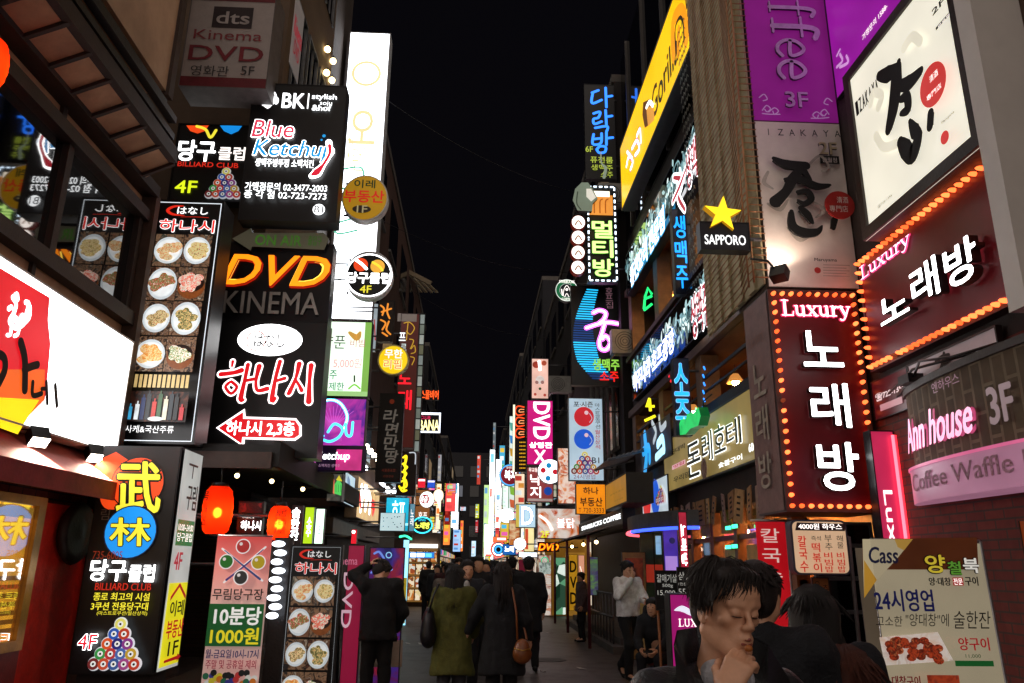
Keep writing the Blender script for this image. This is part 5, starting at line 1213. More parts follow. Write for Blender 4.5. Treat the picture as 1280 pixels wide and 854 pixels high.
s.T('IZAKAYA', (1069, 107, 1097, 142), INK, 0, fr=False) if False else None
for i, ch in enumerate('IZAKAYA'):
    x = 1070 + i * 4.1; y = 137 - i * 4.6; s.T(ch, (x, y - 13, x + 3.2, y + 10), INK, .02, fr=False)
SM = em('#dcd6c2', .85)
for pts in ([(1088, 130), (1092, 116), (1102, 120), (1098, 134)], [(1130, 60), (1140, 46), (1150, 52)], [(1095, 170), (1105, 184), (1120, 180)]): s.S(pts, .05, SM, fr=False)
chun(s, [([(1099, 95), (1110, 93), (1124, 84)], [.05, .09, .05]), ([(1124, 78), (1121, 98), (1119, 120), (1116, 140), (1111, 162)], [.04, .10, .10, .09, .06]), ([(1120, 108), (1136, 104), (1152, 88)], [.05, .08, .04]), ([(1127, 124), (1134, 121), (1135, 136), (1127, 142)], [.04, .06, .06, .03]),
         ([(1138, 152), (1144, 164), (1150, 168)], [.03, .08, .05]), ([(1126, 178), (1132, 186), (1140, 194), (1147, 178), (1151, 166)], [.06, .10, .09, .07, .03]), ([(1164, 142), (1163, 158)], [.05, .05])], INK, .004)
s.D(1166, 106, .1, em('#d02a24', .8), fr=False); s.T('清酒', (1161, 84, 1173, 106), WH1, 0, fr=False); s.T('專門店', (1157, 104, 1178, 126), WH1, 0, fr=False)
s.T('2F', (1164, -4, 1182, 20), INK, .02, fr=False); s.R((1168, 20, 1190, 32), INK, fr=False); s.T('완월점', (1171, 21, 1188, 31), WH1, 0, fr=False)
s.T('Maruyama', (1176, 140, 1194, 154), pr('#3a3a30'), 0, fr=False); s.D(1181, 172, .03, em('#d02a24', .8), fr=False)
for i in range(4): s.R((1186, 156 + i * 5, 1208, 157 + i * 5), SM, fr=False)
s.T('☎725-1356', (1096, 245, 1116, 258), pr('#2a2a28'), 0, fr=False); s.done()
s = Sign('shop_sign', 'dark red karaoke facade board framed in orange bulbs under the cream lightbox', 'R', 3.9, None, .12, pr('#3a0c12', .5), REDP, .03, world=(5.05, 7.22, 3.52, 4.7))
W, H = s.W, s.H; a = .045
bulbs(s, line((-W / 2 + a, H - a), (W / 2 - a, H - a), 24) + line((-W / 2 + a, a), (W / 2 - a, a), 24) + line((-W / 2 + a, a), (-W / 2 + a, H - a), 12)[1:-1] + line((W / 2 - a, a), (W / 2 - a, H - a), 12)[1:-1], .020, BULB)
serif(s, 'Luxury', (1074, 289, 1143, 353), em('#ffb8d0', 1.4, .05), (em('#e0307a', .9), .09), fr=False); s.w = .03
for ch, b in (('노', (1099, 355, 1136, 410)), ('래', (1138, 316, 1173, 387)), ('방', (1180, 287, 1222, 368))): s.T(ch, b, NEONW, .035, fr=False, ext=.08, sidem=DS)
s.done()
s = Sign('shop_sign', 'small pale izakaya panel with a dark brush emblem under the karaoke facade board', 'R', 3.92, None, .04, pr('#1a1414', .5), pr('#d0c8d0', .35, vary=.06), .015, world=(5.38, 6.62, 3.12, 3.44))
for pts, wd in (([(1170, 452), (1178, 446), (1186, 444)], .03), ([(1180, 442), (1177, 458), (1172, 470)], .03), ([(1178, 456), (1190, 448)], .025), ([(1176, 468), (1186, 472), (1196, 464)], .03), ([(1184, 458), (1188, 466)], .02)): s.S(pts, wd, INK, fr=False)
s.T('IZAKAYA', (1143, 466, 1169, 480), pr('#4a4450'), 0, fr=False); s.D(1193, 459, .035, pr('#c03030'), fr=False)
for i in range(4): s.R((1213, 446 + i * 3, 1232, 447 + i * 3), pr('#8a8490'), fr=False)
s.done()
s = Sign('shop_sign', 'dark red telephone number board left of the small izakaya panel', 'R', 3.95, None, .03, CASE, em('#5a0c18', .35, .2), .01, world=(6.68, 7.35, 3.06, 3.45)); s.T('☎725-1356', (.1, .35, .9, .55), em('#f0d8d8', .7), .01); s.R((.2, .66, .8, .82), em('#e0a0a8', .4)); s.done()
# --- curved brick balcony of the Ann house cafe
t = thing('balcony_sign', 'curved brick balcony with pink glowing script letters and a pale pink lower band', 'balcony', (3.97, 5.4, 2.2))
def arc(r0, z0, z1, m, name, n=24, cap=True, A=1.42, B=.27):
    q = MB(); v = []
    for i in range(n + 1):
        a_ = -math.pi / 2 + math.pi * i / n
        v += [(.05 - (B + r0) * math.cos(a_), (A + r0) * math.sin(a_), z0), (.05 - (B + r0) * math.cos(a_), (A + r0) * math.sin(a_), z1)]
    q.add(v, [(2 * i, 2 * i + 1, 2 * i + 3, 2 * i + 2) for i in range(n)], m, True)
    if cap: q.add([p for p in v[0::2]], [tuple(range(n + 1))], m); q.add([p for p in v[1::2]], [tuple(range(n + 1))[::-1]], m)
    return q.build(name, t)
arc(0, .27, .98, brick('#5c4e3a', '#6c5a42', '#8a7a62', .6, 'ZY'), 'brick_wall'); arc(.03, .96, 1.02, pr('#3a3430', .5), 'coping'); arc(.06, .0, .30, em('#c88aa8', .42, .2), 'lit_band')
arc(.075, .285, .31, em('#e06a98', .7), 'neon_edge', cap=False)
def on_arc(txt, y0, y1, z0, z1, m, off, bold=.0, ext=0, name='lettering', A=1.42, B=.27, shear=0):
    V, F, E, asp = glyph(txt); q = MB()
    hh = (z1 - z0)
    for li, (dx, dz) in enumerate([(0, 0)] + ([(c * bold * hh, d * bold * hh) for c, d in D8] if bold else [])):
        vs = []
        for x, z in V:
            yy = y0 + (y1 - y0) * (x + shear * (z - .5)) + dx; a_ = math.asin(max(-1, min(1, yy / A)))
            vs.append((.05 - (B + off + .0006 * li) * math.cos(a_), (A + off) * math.sin(a_), z0 + z * hh + dz))
        q.add(vs, F, m)
    return q.build(name, t)
for o_, m_ in ((.03, em('#c03a70', .5)), (.06, em('#f0b4d0', 1.0))): on_arc('Ann house', 1.20, .08, .44, .72, m_, o_, .02, shear=.06)
on_arc('엔하우스', .62, .22, .84, .93, em('#b890a0', .5), .03, .0); on_arc('3F', -.08, -.32, .46, .72, em('#b0989c', .45), .04, .03)
on_arc('Coffee Waffle Drink', 1.2, -.95, .10, .24, pr('#a8788c'), .065, .02)
for pts in ([(-.1, 1.5, 1.04), (-.2, .9, 1.12), (-.1, .2, 1.08)], [(-.15, 1.0, 1.06), (-.25, .7, 1.14), (-.22, .3, 1.07), (-.05, 0, 1.1)]):
    q = MB(); q.tube(pts, .012, BLACK); q.build('cable', t)
q = MB(); q.box((-.22, .95, 1.02), (-.08, 1.12, 1.10), BLACK); q.bar((-.15, 1.05, 1.04), (-.02, 1.5, 1.02), .03, .03, BLACK); q.build('lamp_arm', t)
s = Sign('neon_sign', 'upright pink neon lit Luxury strip between the karaoke box and the balcony', 'F', 7.15, None, .12, CASE, em('#d83060', .6, .25), .012, world=(3.76, 4.0, .9, 2.93))
serif(s, 'Luxury', (.2, .5, .8, .92), WHT) if False else s.T('Luxury', (.16, .28, .62, .74), em('#f8dce0', 1.1), .02, rot=-90)
q = MB(); q.tube([(s.W * .36, .1, .04), (s.W * .36, s.H - .05, .04)], .016, em('#ff5a6a', 2.2, 0)); q.tube([(s.W * .47, .1, .04), (s.W * .47, s.H - .05, .04)], .012, em('#ff2a3a', 1.6, 0)); q.build('neon_tube', s.root); s.done()
# --- hotel sign, floral boards, gorilla board
s = Sign('shop_sign', 'gold and olive restaurant sign with white outlined block letters', 'R', 3.62, (829, 514, 960, 597), .2, pr('#2a241c', .5), em('#a89050', .52, .35, 1.2), .03, ax=890)
OL = pr('#5a6a58', .5); WO = em('#f4f8f4', 1.0, .05); OD = pr('#20201a', .6)
for ch, b in (('돈', (859, 549, 876, 600)), ('레', (878, 537, 891, 580)), ('호', (893, 527, 907, 569)), ('테', (908, 519, 927, 562))): s.T(ch, b, OL, .02, (WO, .045), fr=False, ext=0)
s.T('찐대박', (838, 553, 857, 570), OD, .04, fr=False); s.R((840, 574, 857, 588), em('#e8b0b8', .8), fr=False); s.T('맛집', (842, 576, 855, 586), em('#c03048', .6), .03, fr=False); s.T('우리맘', (842, 588, 863, 604), OD, .04, fr=False)
s.T('숯불구이', (898, 567, 928, 586), WO, .06, fr=False); s.D(880, 586, .03, pr('#a07a68', .6), fr=False); s.T('60', (936, 553, 942, 566), WO, .04, fr=False); s.done()
s = Sign('neon_sign', 'small glowing green leaf shaped sign clipped to the top of the gold sign', 'R', 3.3, (850, 514, 876, 543), .2, 'none', None, ax=863)
q = MB(); q.poly([s.px(*p) for p in ((850, 530), (852, 524), (858, 524), (860, 517), (868, 516), (874, 509), (877, 520), (874, 532), (864, 536), (858, 543), (851, 544))], .02, em('#20c060', 1.0, .25, 6), .14, em('#0a6a30', .5)); q.build('leaf_panel', s.root)
for i in range(4): s.S([(854 + i * 5, 538 - i * 5), (855 + i * 5, 526 - i * 4)], .1, em('#90ffb0', 1.3), fr=False)
q = MB(); q.tube([(0, .1, -.2), (.1, .5, -.2), (.4, .55, -.25)], .012, BLACK); q.build('bracket', s.root); s.done()
def leaf(s, u, v, a, l, w_, m):
    pts = []
    for i in range(9):
        t_ = i / 8; pts.append((l * t_, w_ * math.sin(math.pi * t_) ** .8))
    pts += [(x, -y) for x, y in pts[-2:0:-1]]
    s.lg.poly([(u + x * math.cos(a) - y * math.sin(a), v + x * math.sin(a) + y * math.cos(a)) for x, y in pts], s.lay(.0003), m)
def floral(s, seed, n=70):
    rnd = random.Random(seed); MS = [em('#c0e8e8', .8, .1), em('#98ccd4', .65, .1), em('#5a8a94', .45, .1), em('#e0f4f0', .95, .1)]
    W, H = s.W, s.H
    c = W / n * 7
    k = 0
    x = -W / 2 + .2
    while x < W / 2 - .2:
        y = rnd.uniform(.1, .35) * H; h = rnd.uniform(.4, .85) * H; lean = rnd.uniform(-.5, .5)
        st = [(x, y), (x + lean * h * .3, y + h * .4), (x + lean * h * .5, min(H * .95, y + h * .75))]
        s.w += .0004; s.lg.ribbon(st, [.035, .03, .01], s.w, MS[k % 4], sub=4)
        for q in range(rnd.randint(5, 8)):
            t_ = rnd.random(); px_ = st[0][0] + (st[2][0] - st[0][0]) * t_; py_ = st[0][1] + (st[2][1] - st[0][1]) * t_
            leaf(s, px_, py_, rnd.choice([1, -1]) * rnd.uniform(.3, 1.3) + math.pi / 2, min(rnd.uniform(.14, .3), max(.08, (H - py_) * .9)), rnd.uniform(.035, .065), rnd.choice(MS))
        if rnd.random() < .6:
            cu = [(x + .3 * math.cos(a_) * (1 - a_ / 8), y + h * .4 + .22 * math.sin(a_) * (1 - a_ / 8)) for a_ in [i * .7 for i in range(8)]]
            cu = [(max(-W / 2 + .05, min(W / 2 - .05, p[0])), max(.05, min(H - .05, p[1]))) for p in cu]
            s.w += .0004; s.lg.ribbon(cu, .03, s.w, rnd.choice(MS), sub=3)
        x += rnd.uniform(.2, .38); k += 1
FL = pr('#060708', .06, bump=0, vary=.1, ior=2.2)
RW = em('#f4f4f8', 1.2, .05); RR = em('#c83848', .8, .1); CB = em('#1aa8e8', 1.1, .1)
s = Sign('shop_sign', 'upper black floral board with pale leaf pattern and red and blue beer lettering', 'R', 3.56, (779, 177, 930, 249), .18, CASE, FL, .02, ax=854)
floral(s, 2)
s.S([(842, 222), (852, 226), (848, 246), (856, 262)], [.02, .03, .03, .02], RW, fr=False); s.S([(842, 222), (852, 226), (848, 246), (856, 262)], [.008, .014, .014, .01], RR, fr=False); s.S([(857, 212), (850, 232), (841, 252)], [.02, .025, .02], RW, fr=False); s.S([(857, 212), (850, 232), (841, 252)], [.008, .012, .01], RR, fr=False)
s.T('생맥주', (857, 150, 880, 246), RR, .05, (RW, .07), fr=False); s.T('소주', (879, 112, 896, 206), CB, .05, (RW, .06), fr=False); s.T('칵', (897, 125, 906, 145), RR, .05, (RW, .07), fr=False)
s.T('퓨전요리 전문점', (787, 265, 832, 353), RW, .06, (CB, .08), fr=False); s.done()
s = Sign('shop_sign', 'lower black floral board with pale leaves and blue and white lettering', 'R', 3.56, (788, 362, 950, 432), .18, CASE, FL, .02, ax=860)
floral(s, 9)
s.T('생맥주', (864, 345, 887, 429), RR, .05, (RW, .07), fr=False); s.T('소주', (890, 322, 907, 406), CB, .05, (RW, .06), fr=False); s.T('칵테일', (908, 328, 922, 350), RR, .05, (RW, .07), fr=False)
s.T('맥주나라 호프광장', (791, 412, 844, 492), RW, .06, (em('#1a5ad8', .9), .08), fr=False); s.done()
s = Sign('shop_sign', 'long slanting yellow lit Gorilla board high on the right', 'R', 3.3, (773, 72, 960, 175), .3, pr('#3a3a38', .5), em('#f8c808', 1.0, .12, 1.0), .04, ax=815, bracket=None)
DKB = pr('#2a1606', .5, bump=0)
s.T('Gorilla', (813, 31, 850, 155), DKB, .06, fr=False); s.S([(842, 70), (841, 30), (850, 14), (856, 24), (858, 50)], .03, em('#f09a10', 1.0), fr=False); s.S([(848, 66), (848, 38)], .022, em('#f09a10', 1.0), fr=False); s.S([(856, 50), (856, 20)], .022, em('#f09a10', 1.0), fr=False)
s.S([(845, 68), (844, 36), (850, 22), (854, 30), (855, 50)], .008, DKB, fr=False)
s.T('멀티방', (856, -90, 884, 57), DKB, .03, fr=False)
s.G([(804, 128), (812, 124), (816, 136), (812, 156), (806, 160), (803, 144)], em('#7a4a10', .6), fr=False); s.G([(808, 136), (817, 130), (818, 150), (810, 158)], em('#e8a040', .9), fr=False); s.S([(808, 134), (812, 128), (816, 132)], .01, WHT, fr=False)
NW = em('#fff4ff', 1.6)
for pts in ([(783, 208), (786, 196), (791, 202), (788, 212)], [(790, 186), (796, 176), (799, 186), (794, 194)], [(784, 190), (790, 198)], [(796, 170), (800, 162), (801, 178)]): s.S(pts, .014, em('#d85aa0', 1.1), fr=False); s.S(pts, .008, NW, fr=False)
s.done()
t = thing('curtain_glazing', 'dark mirror glazing of the pub upper floor behind the yellow board', 'window', (3.74, 13, 9.6))
wb('pane', t, (3.74, 13, 9.6), [((3.70, 7.95, 9.62), (3.735, 17.95, 14.9))], MIRROR)
for y in (8.0, 9.8, 11.6, 13.4, 15.2, 17.0): wb('mullion', t, (3.74, 13, 9.6), [((3.64, y, 9.62), (3.70, y + .08, 14.9))], pr('#3a3430', .5))
# vertical blue letters on the pillar
s = Sign('vertical_sign', 'blue neon vertical beer letters on the upper pub pillar', 'F', 12.3, (842, 262, 860, 368), .15, CASE, pr('#101a30', .4), .005, bracket=3.75)
NB = em('#1aa0ff', 1.3, .08)
s.TV('생맥주', (844, 268, 858, 362), NB, .05, fr=False); s.done()
s = Sign('vertical_sign', 'blue neon vertical soju letters on the lower pub pillar', 'F', 12.3, (843, 448, 863, 545), .15, CASE, pr('#2a3a58', .4), .005, bracket=3.75)
s.TV('소주', (844, 452, 861, 542), NB, .05, (em('#a0e0ff', .9), .03), fr=False); s.done()
for lab, c, pts, Y in (('green neon house shaped mark by the upper floral board', '#20e070', [[(806, 372), (810, 360), (815, 368)], [(805, 386), (806, 374), (815, 370)], [(805, 388), (815, 380)]], 15.6), ('yellow neon arrow shaped soju mark under the lower floral board', '#f0e020', [[(812, 498), (808, 508), (818, 508)], [(812, 500), (813, 514)], [(806, 526), (819, 520)]], 15.2), ('red neon dots over the warm pub window', '#f02030', [[(836, 470), (842, 472)], [(838, 476), (845, 478)]], 14)):
    c0 = at_y(pts[0][0][0], pts[0][0][1], Y); t = thing('neon_mark', lab, 'neon sign', tuple(c0))
    q = MB()
    for p in pts: q.tube([Vector(at_y(x, y, Y)) - Vector(c0) for x, y in p], .03, em(c, 1.3, 0))
    q.build('neon_tube', t)
    q = MB(); q.bar((0, .02, 0), (3.75 - c0[0], .05, .0), .03, .03, STEEL); q.build('bracket', t)
t = thing('neon_mark', 'short blue neon dashes in a column on the pub window', 'neon sign', tuple(at_x(880, 470, 3.65)))
for i in range(6): 
    p = Vector(at_x(881 - i % 2, 462 + i * 10, 3.66)) - Vector(at_x(880, 470, 3.65)); q = MB(); q.tube([p, p + Vector((0, .05, .06))], .014, em('#2a8aff', 1.6, 0)); q.build('neon_tube', t)
# black-blue brush board and white ball board
s = Sign('shop_sign', 'black board with blue and white brushed letters left of the gold sign', 'R', 3.6, (801, 530, 840, 580), .16, CASE, mottled(('#06080c', '#0c1420', '#14324a', '#0a0c10'), 1.5, .5), .02, ax=820)
for pts, wd, m in (([(806, 545), (808, 570), (806, 592)], .1, em('#20a0e8', 1.0)), ([(804, 565), (811, 560), (812, 575)], .08, em('#20a0e8', 1.0)), ([(815, 528), (820, 540), (817, 552)], .05, em('#c8d8e0', .7)), ([(824, 522), (826, 536), (832, 530)], .05, em('#c8d8e0', .7)), ([(822, 556), (828, 548), (830, 562)], .07, em('#a8e0f8', 1.1)), ([(820, 572), (830, 562)], .06, em('#a8e0f8', 1.1))): s.S(pts, wd, m, fr=False)
s.done()
s = Sign('shop_sign', 'white billiard board with a red and a blue ball below the black brush board', 'R', 3.6, (803, 600, 836, 648), .16, CASE, em('#c8d8e0', .8, .12), .02, ax=818)
s.D(808.5, 628, .16, em('#d02830', .9), fr=False); s.D(819, 622, .16, em('#1a5ad0', .9), fr=False); s.T('포시즌', (806, 600, 818, 608), pr('#2a3a4a'), .02, fr=False); pyramid(s, .62, .3, .95, .62, .8); s.done()
# --- frontal signs on the narrow pub block
s = Sign('vertical_sign', 'blue neon brush letters on a dark panel at the top of the right row', 'F', 18.0, (731, 106, 769, 224), .15, CASE, pr('#07070b', .4), .01, bracket=3.6)
NB2 = em('#2a7aff', 1.5, .05)
for pts in ([(740, 116), (748, 113)], [(741, 116), (740, 129), (752, 125)], [(757, 110), (758, 134)], [(758, 121), (765, 120)],
            [(742, 142), (750, 140), (748, 147), (742, 149), (743, 155), (752, 152)], [(757, 138), (758, 156)], [(758, 146), (765, 145)], [(744, 160), (759, 158), (758, 165)],
            [(742, 168), (741, 180), (751, 179), (752, 167)], [(742, 174), (751, 173)], [(758, 166), (758, 181)], [(758, 173), (766, 172)], [(746, 187), (750, 183), (757, 184), (756, 190), (749, 191), (746, 187)]): s.S(pts, .085, NB2, fr=False)
YG = em('#b8c848', .85)
s.T('6F', (732, 183, 741, 190), YG, .05, fr=False); s.T('퓨전룸', (738, 196, 766, 204), YG, .02, fr=False); s.T('생맥주', (739, 206, 766, 213), YG, .02, fr=False); s.T('소주', (751, 215, 766, 222), YG, .02, fr=False)
s.S([(751, 190), (752, 204), (757, 210), (755, 222)], [.04, .05, .1, .1], em('#a8b8a0', .5), fr=False); s.done()
s = Sign('vertical_sign', 'multi room sign framed in dashed white lights with green letters and a beer mug', 'F', 17.6, (734, 233, 771, 353), .18, CASE, pr('#0b100b', .4), .0, bracket=3.6)
DW = em('#d8ecff', 1.6, 0); n_ = 15
for i in range(n_):
    f0 = i / n_
    for x0 in (.02, .93): s.R((x0, f0 + .01, x0 + .05, f0 + .045), DW)
for i in range(5):
    for y0 in (.005, .98): s.R((.05 + i * .19, y0, .16 + i * .19, y0 + .014), DW)
s.R((736, 244, 766, 269), em('#e8943c', .95, .15), fr=False); s.R((738, 239, 762, 246), em('#fff0d8', 1.1), fr=False)
for x in (743, 750, 757): s.S([(x, 266), (x, 252), (x + 3, 249)], .05, em('#c86a1a', .7), fr=False)
s.TV('멀티방', (741, 275, 766, 347), em('#c8f088', 1.2), .06, (em('#4a9a2a', .8), .04), fr=False); s.done()
s = Sign('sign_board', 'grey rounded cut out board leaning on the beer mug sign', 'F', 17.4, (716, 227, 745, 266), .1, 'none', None, bracket=None)
q = MB(); q.poly([s.px(*p) for p in ((716, 250), (719, 236), (727, 228), (735, 228), (741, 236), (747, 248), (741, 254), (740, 264), (722, 263))], 0, em('#8a9a88', .5, .2), .12, CASE); q.build('board', s.root)
s.G([(733, 236), (739, 236), (745, 247), (739, 252), (733, 246)], em('#e8e4d8', .8), fr=False); s.S([(722, 240), (721, 254), (726, 262)], .05, em('#4a5a4a', .3), fr=False); s.done()
for i in range(4):
    s = Sign('disc_sign', ['topmost white disc sign beside the dashed light frame', 'second white disc sign from the top beside the dashed light frame', 'third white disc sign from the top beside the dashed light frame', 'lowest white disc sign beside the dashed light frame'][i], 'F', 17.5, (714 - i * .2, 269 + i * 18.8, 732 - i * .2, 287 + i * 18.8), .16, em('#7a1c14', .4), em('#fff4ec', 1.2, .05), .02, shape='disc', group='white discs beside the dashed light frame', bracket=2.8)
    s.S([(719, 281 + i * 18.8), (723, 276 + i * 18.8), (727, 281 + i * 18.8)], .12, em('#b8907a', .7), fr=False); s.done()
s = Sign('round_sign', 'small round green and white coffee sign with a ring of letters', 'F', 19.0, (694, 349, 723, 377), .14, pr('#1a3a2a', .4), em('#e8f0e8', .9, .05), .01, shape='disc', bracket=3.55)
GS = em('#0a7a4a', .6, .05)
s.O(708.5, 363, .46, .15, GS, fr=False); s.D(708.5, 363, .30, em('#10202a', .3), fr=False); s.S([(704, 370), (705, 362), (708.5, 357), (712, 362), (713, 370)], .03, WH1, fr=False); s.D(708.5, 362, .06, WH1, fr=False); s.S([(706, 371), (708.5, 367), (711, 371)], .03, WH1, fr=False); s.S([(702, 362), (703, 369)], .05, WH1, fr=False); s.S([(715, 362), (714, 369)], .05, WH1, fr=False)
s.T('STARBUCKS', (699, 350.5, 718, 354), WH1, .03, fr=False); s.T('COFFEE', (702, 372.5, 715, 375.5), WH1, .03, fr=False); s.done()
s = Sign('vertical_sign', 'dark sign with rippling blue neon lines and a big pink neon character', 'F', 18.6, (714, 358, 776, 482), .2, CASE, pr('#08070c', .35), .01, bracket=3.6)
BN = em('#20b0e8', 1.25, .05); BD = em('#1a50a0', .5)
for i in range(38):
    y = 362 + i * 3.0; tt = (y - 362) / 112; x0 = 734 - 17 * math.sin(3.1416 * min(1, tt * .95)) + 10 * max(0, tt - .8) / .2; x1 = x0 + 13 + 14 * min(1, tt * 1.6)
    lit = (i < 13) or (21 < i < 35)
    s.S([(x0, y), (x1, y + 1)], .028, BN if lit else BD, fr=False)
PK = em('#f06ae8', 1.5, .05); PW = em('#ffe0ff', 1.6)
for pts in ([(742, 391), (749, 388), (757, 391), (755, 399), (749, 404)], [(733, 410), (748, 405), (760, 403), (774, 405)], [(756, 404), (752, 418), (749, 428), (751, 436), (758, 437), (763, 428), (757, 420), (753, 424)]):
    s.S(pts, .1, PK, fr=False)
for pts in ([(742, 391), (749, 388), (757, 391), (755, 399), (749, 404)], [(733, 410), (748, 405), (760, 403), (774, 405)], [(756, 404), (752, 418), (749, 428), (751, 436), (758, 437), (763, 428), (757, 420), (753, 424)]): s.S(pts, .035, PW, fr=False)
s.TV('호프집', (757, 359, 766, 386), em('#a87a88', .4), .0, fr=False); s.T('생맥주', (741, 449, 774, 463), em('#8ac848', 1.0), .06, fr=False); s.T('소주', (750, 465, 773, 477), em('#e82018', 1.1), .06, fr=False); s.done()
s = Sign('vertical_sign', 'pale blue billiard sign with one red and one blue ball under the neon ripple sign', 'F', 18.8, (711, 498, 754, 601), .22, pr('#8a98a0', .4), em('#b8d0e0', .8, .12), .012, bracket=3.6)
IK = pr('#202838', .5, bump=0)
s.T('포·시즌', (717, 502, 741, 509), IK, .04, fr=False)
for c, y in (('#c81c28', 521), ('#1458d0', 549)):
    s.D(730, y, .29, em(c, .85, .15), fr=False); s.D(733, y - 5, .06, em('#f0c8d0', .8), fr=False); s.S([(737, y - 4), (740, y + 2), (737, y + 7)], .02, em('#c8d0e8', .7), fr=False)
s.TV('마스트로쿠션', (744, 504, 750, 536), IK, .0, fr=False); s.TV('월산상석', (744, 537, 750, 562), em('#c82838', .6), .02, fr=False)
fx0, fx1 = [(s.px(x, 575)[0] / s.W + .5) for x in (713, 749)]; fy0, fy1 = [1 - s.px(731, y)[1] / s.H for y in (566, 592)]
pyramid(s, fx0, fy0, fx1, fy1, .8); s.T('B1', (740, 572, 749, 579), IK, .03, fr=False); s.T('24시영업', (717, 593, 744, 599), em('#a87088', .5), 0, fr=False); s.done()
s = Sign('shop_sign', 'orange lit estate agent sign with black letters below the pale blue billiard sign', 'F', 18.6, (720, 605, 757, 643), .2, CASE, em('#f08a10', .95, .15), .012, bracket=3.55)
s.T('하나', (729, 609, 748, 618), IK, .05, fr=False); s.T('부동산', (725, 622, 753, 633), IK, .05, fr=False); s.T('T.720-3333', (723, 635, 755, 641), IK, .0, fr=False); s.done()
s = Sign('box_sign', 'dull yellow box sign with a dark frame right of the orange estate agent sign', 'R', 2.85, (757, 598, 784, 634), .5, pr('#2a2826', .6), em('#c88a18', .5, .2), .03, ax=770); s.T('생맥주호프', (762, 612, 780, 619), em('#8a5a10', .4), .0, fr=False); s.T('안주일절', (768, 622, 779, 627), em('#8a5a10', .4), .0, fr=False); s.done()
s = Sign('shop_sign', 'slanting dark fascia with white coffee shop letters', 'R', 3.02, (724, 645, 779, 668), .25, CASE, pr('#2c2c2e', .5), .02, ax=752); s.T('STARBUCKS COFFEE', (727, 645, 776, 661), em('#f0f4f4', 1.2), .05, fr=False); s.done()
t = thing('shop_awning', 'dark grey sloping awning below the coffee shop fascia', 'awning', (3.0, 20, 2.4))
q = MB(); q.add([(-.05, -4.3, .1), (-.05, 5, .1), (-.75, 5, -.14), (-.75, -4.3, -.14)], [(0, 1, 2, 3)], pr('#2a2624', .7)); q.add([(-.05, -4.3, .06), (-.05, 5, .06), (-.745, 5, -.18), (-.745, -4.3, -.18)], [(3, 2, 1, 0)], pr('#1e1a18', .7)); q.build('canopy', t)
q = MB(); 
for y in (-4.2, -.6, 2.4): q.tube([(-.72, y, -.16), (-.72, y, -2.15)], .03, pr('#5a2a30', .5))
q.build('post', t) if False else None
for y in (-4.2, -.6, 2.4):
    q = MB(); q.tube([(-.72, y, -.16), (-.72, y, -2.28)], .035, pr('#6a2c34', .45)); q.build('post', t)
for y in (-3.2, -1.2, 1.0): bulb('small recessed bulb glowing under the grey coffee shop awning', (2.6, 20 + y, 2.14), .04, em('#ffdca0', 6, 0), 'bulbs under the grey awning')
# pipes and air conditioners on the narrow block
t = thing('drain_pipe', 'bundle of pale upright pipes on the dark wall under the neon ripple sign', 'pipe', (3.2, 19.4, 3.0))
for i in range(5):
    q = MB(); q.tube([(-.25 + i * .14, 0, 0), (-.25 + i * .14, 0, 3.2)], .045, pr('#8a8684', .5)); q.build('pipe_run', t)
def aircon(label, loc, face=-1, group=None):
    t = thing('air_conditioner', label, 'air conditioner', loc, group)
    q = MB(); q.box((-.4, -.15, 0), (.4, .15, .6), pr('#a09c94', .5)); q.build('casing', t)
    q = MB()
    for r in (.06, .12, .18, .24): q.ring(-.08, .3, r, r, .015, 0, BLACK)
    q.V = [(x, -.156, z) for x, z, _ in q.V]; q.build('fan_grille', t)
    q = MB(); q.bar((-.35, -.15, -.03), (-.35, .3, -.03), .04, .05, STEEL); q.bar((.35, -.15, -.03), (.35, .3, -.03), .04, .05, STEEL); q.build('bracket', t)
aircon('dusty air conditioner unit right of the neon ripple sign', (3.62, 17.9, 6.6)); aircon('air conditioner unit on the dark wall beside the pipes', (2.95, 26.9, 7.6)); aircon('air conditioner unit high on the dark pub block', (3.4, 18.0, 10.6))
t = thing('slatted_canopy', 'slatted metal canopy frame above the dull yellow box sign', 'canopy', (3.55, 17.2, 3.85))
for i in range(8): q = MB(); q.bar((-.7 + i * .1, -1.0, 0 + i * .03), (-.7 + i * .1, 1.2, 0 + i * .03), .04, .03, pr('#6a6058', .5)); q.build('slat', t)
q = MB(); q.bar((-.75, -.9, -.03), (.2, -.9, .22), .05, .04, STEEL); q.bar((-.75, 1.0, -.03), (.2, 1.0, .22), .05, .04, STEEL); q.build('frame', t)
# --- middle distance, right
s = Sign('vertical_sign', 'pink and white printed vertical sign above the magenta video room sign', 'F', 30.0, (664, 448, 686, 499), .2, CASE, em('#e8b8a8', .9, .25, 1.2), .03, bracket=3.6)
for x, y, r, c in ((670, 456, .2, '#a83828'), (680, 454, .15, '#b85038'), (675, 475, .25, '#e8d8d0'), (671, 478, .1, '#a87870'), (678, 478, .1, '#a87870'), (675, 486, .08, '#3a4a2a'), (669, 493, .08, '#b84838'), (681, 494, .08, '#b84838')): s.D(x, y, r, em(c, .8, .3, 5), fr=False)
s.S([(674, 452), (675, 462)], .15, WHT, fr=False); s.done()
s = Sign('vertical_sign', 'magenta video room sign with white letters turned on their side', 'F', 29.5, (658, 500, 692, 582), .25, CASE, em('#d81880', .85, .12, 1.2), .04, bracket=3.6)
s.T('DVD', (667, 503, 687, 549), em('#fff0f8', 1.2), .06, fr=False, rot=-90, shear=0); s.T('상영관', (662, 553, 690, 560), WHT, .04, fr=False); s.T('X', (668, 563, 682, 579), em('#fff0f8', 1.1), .06, fr=False); s.done()
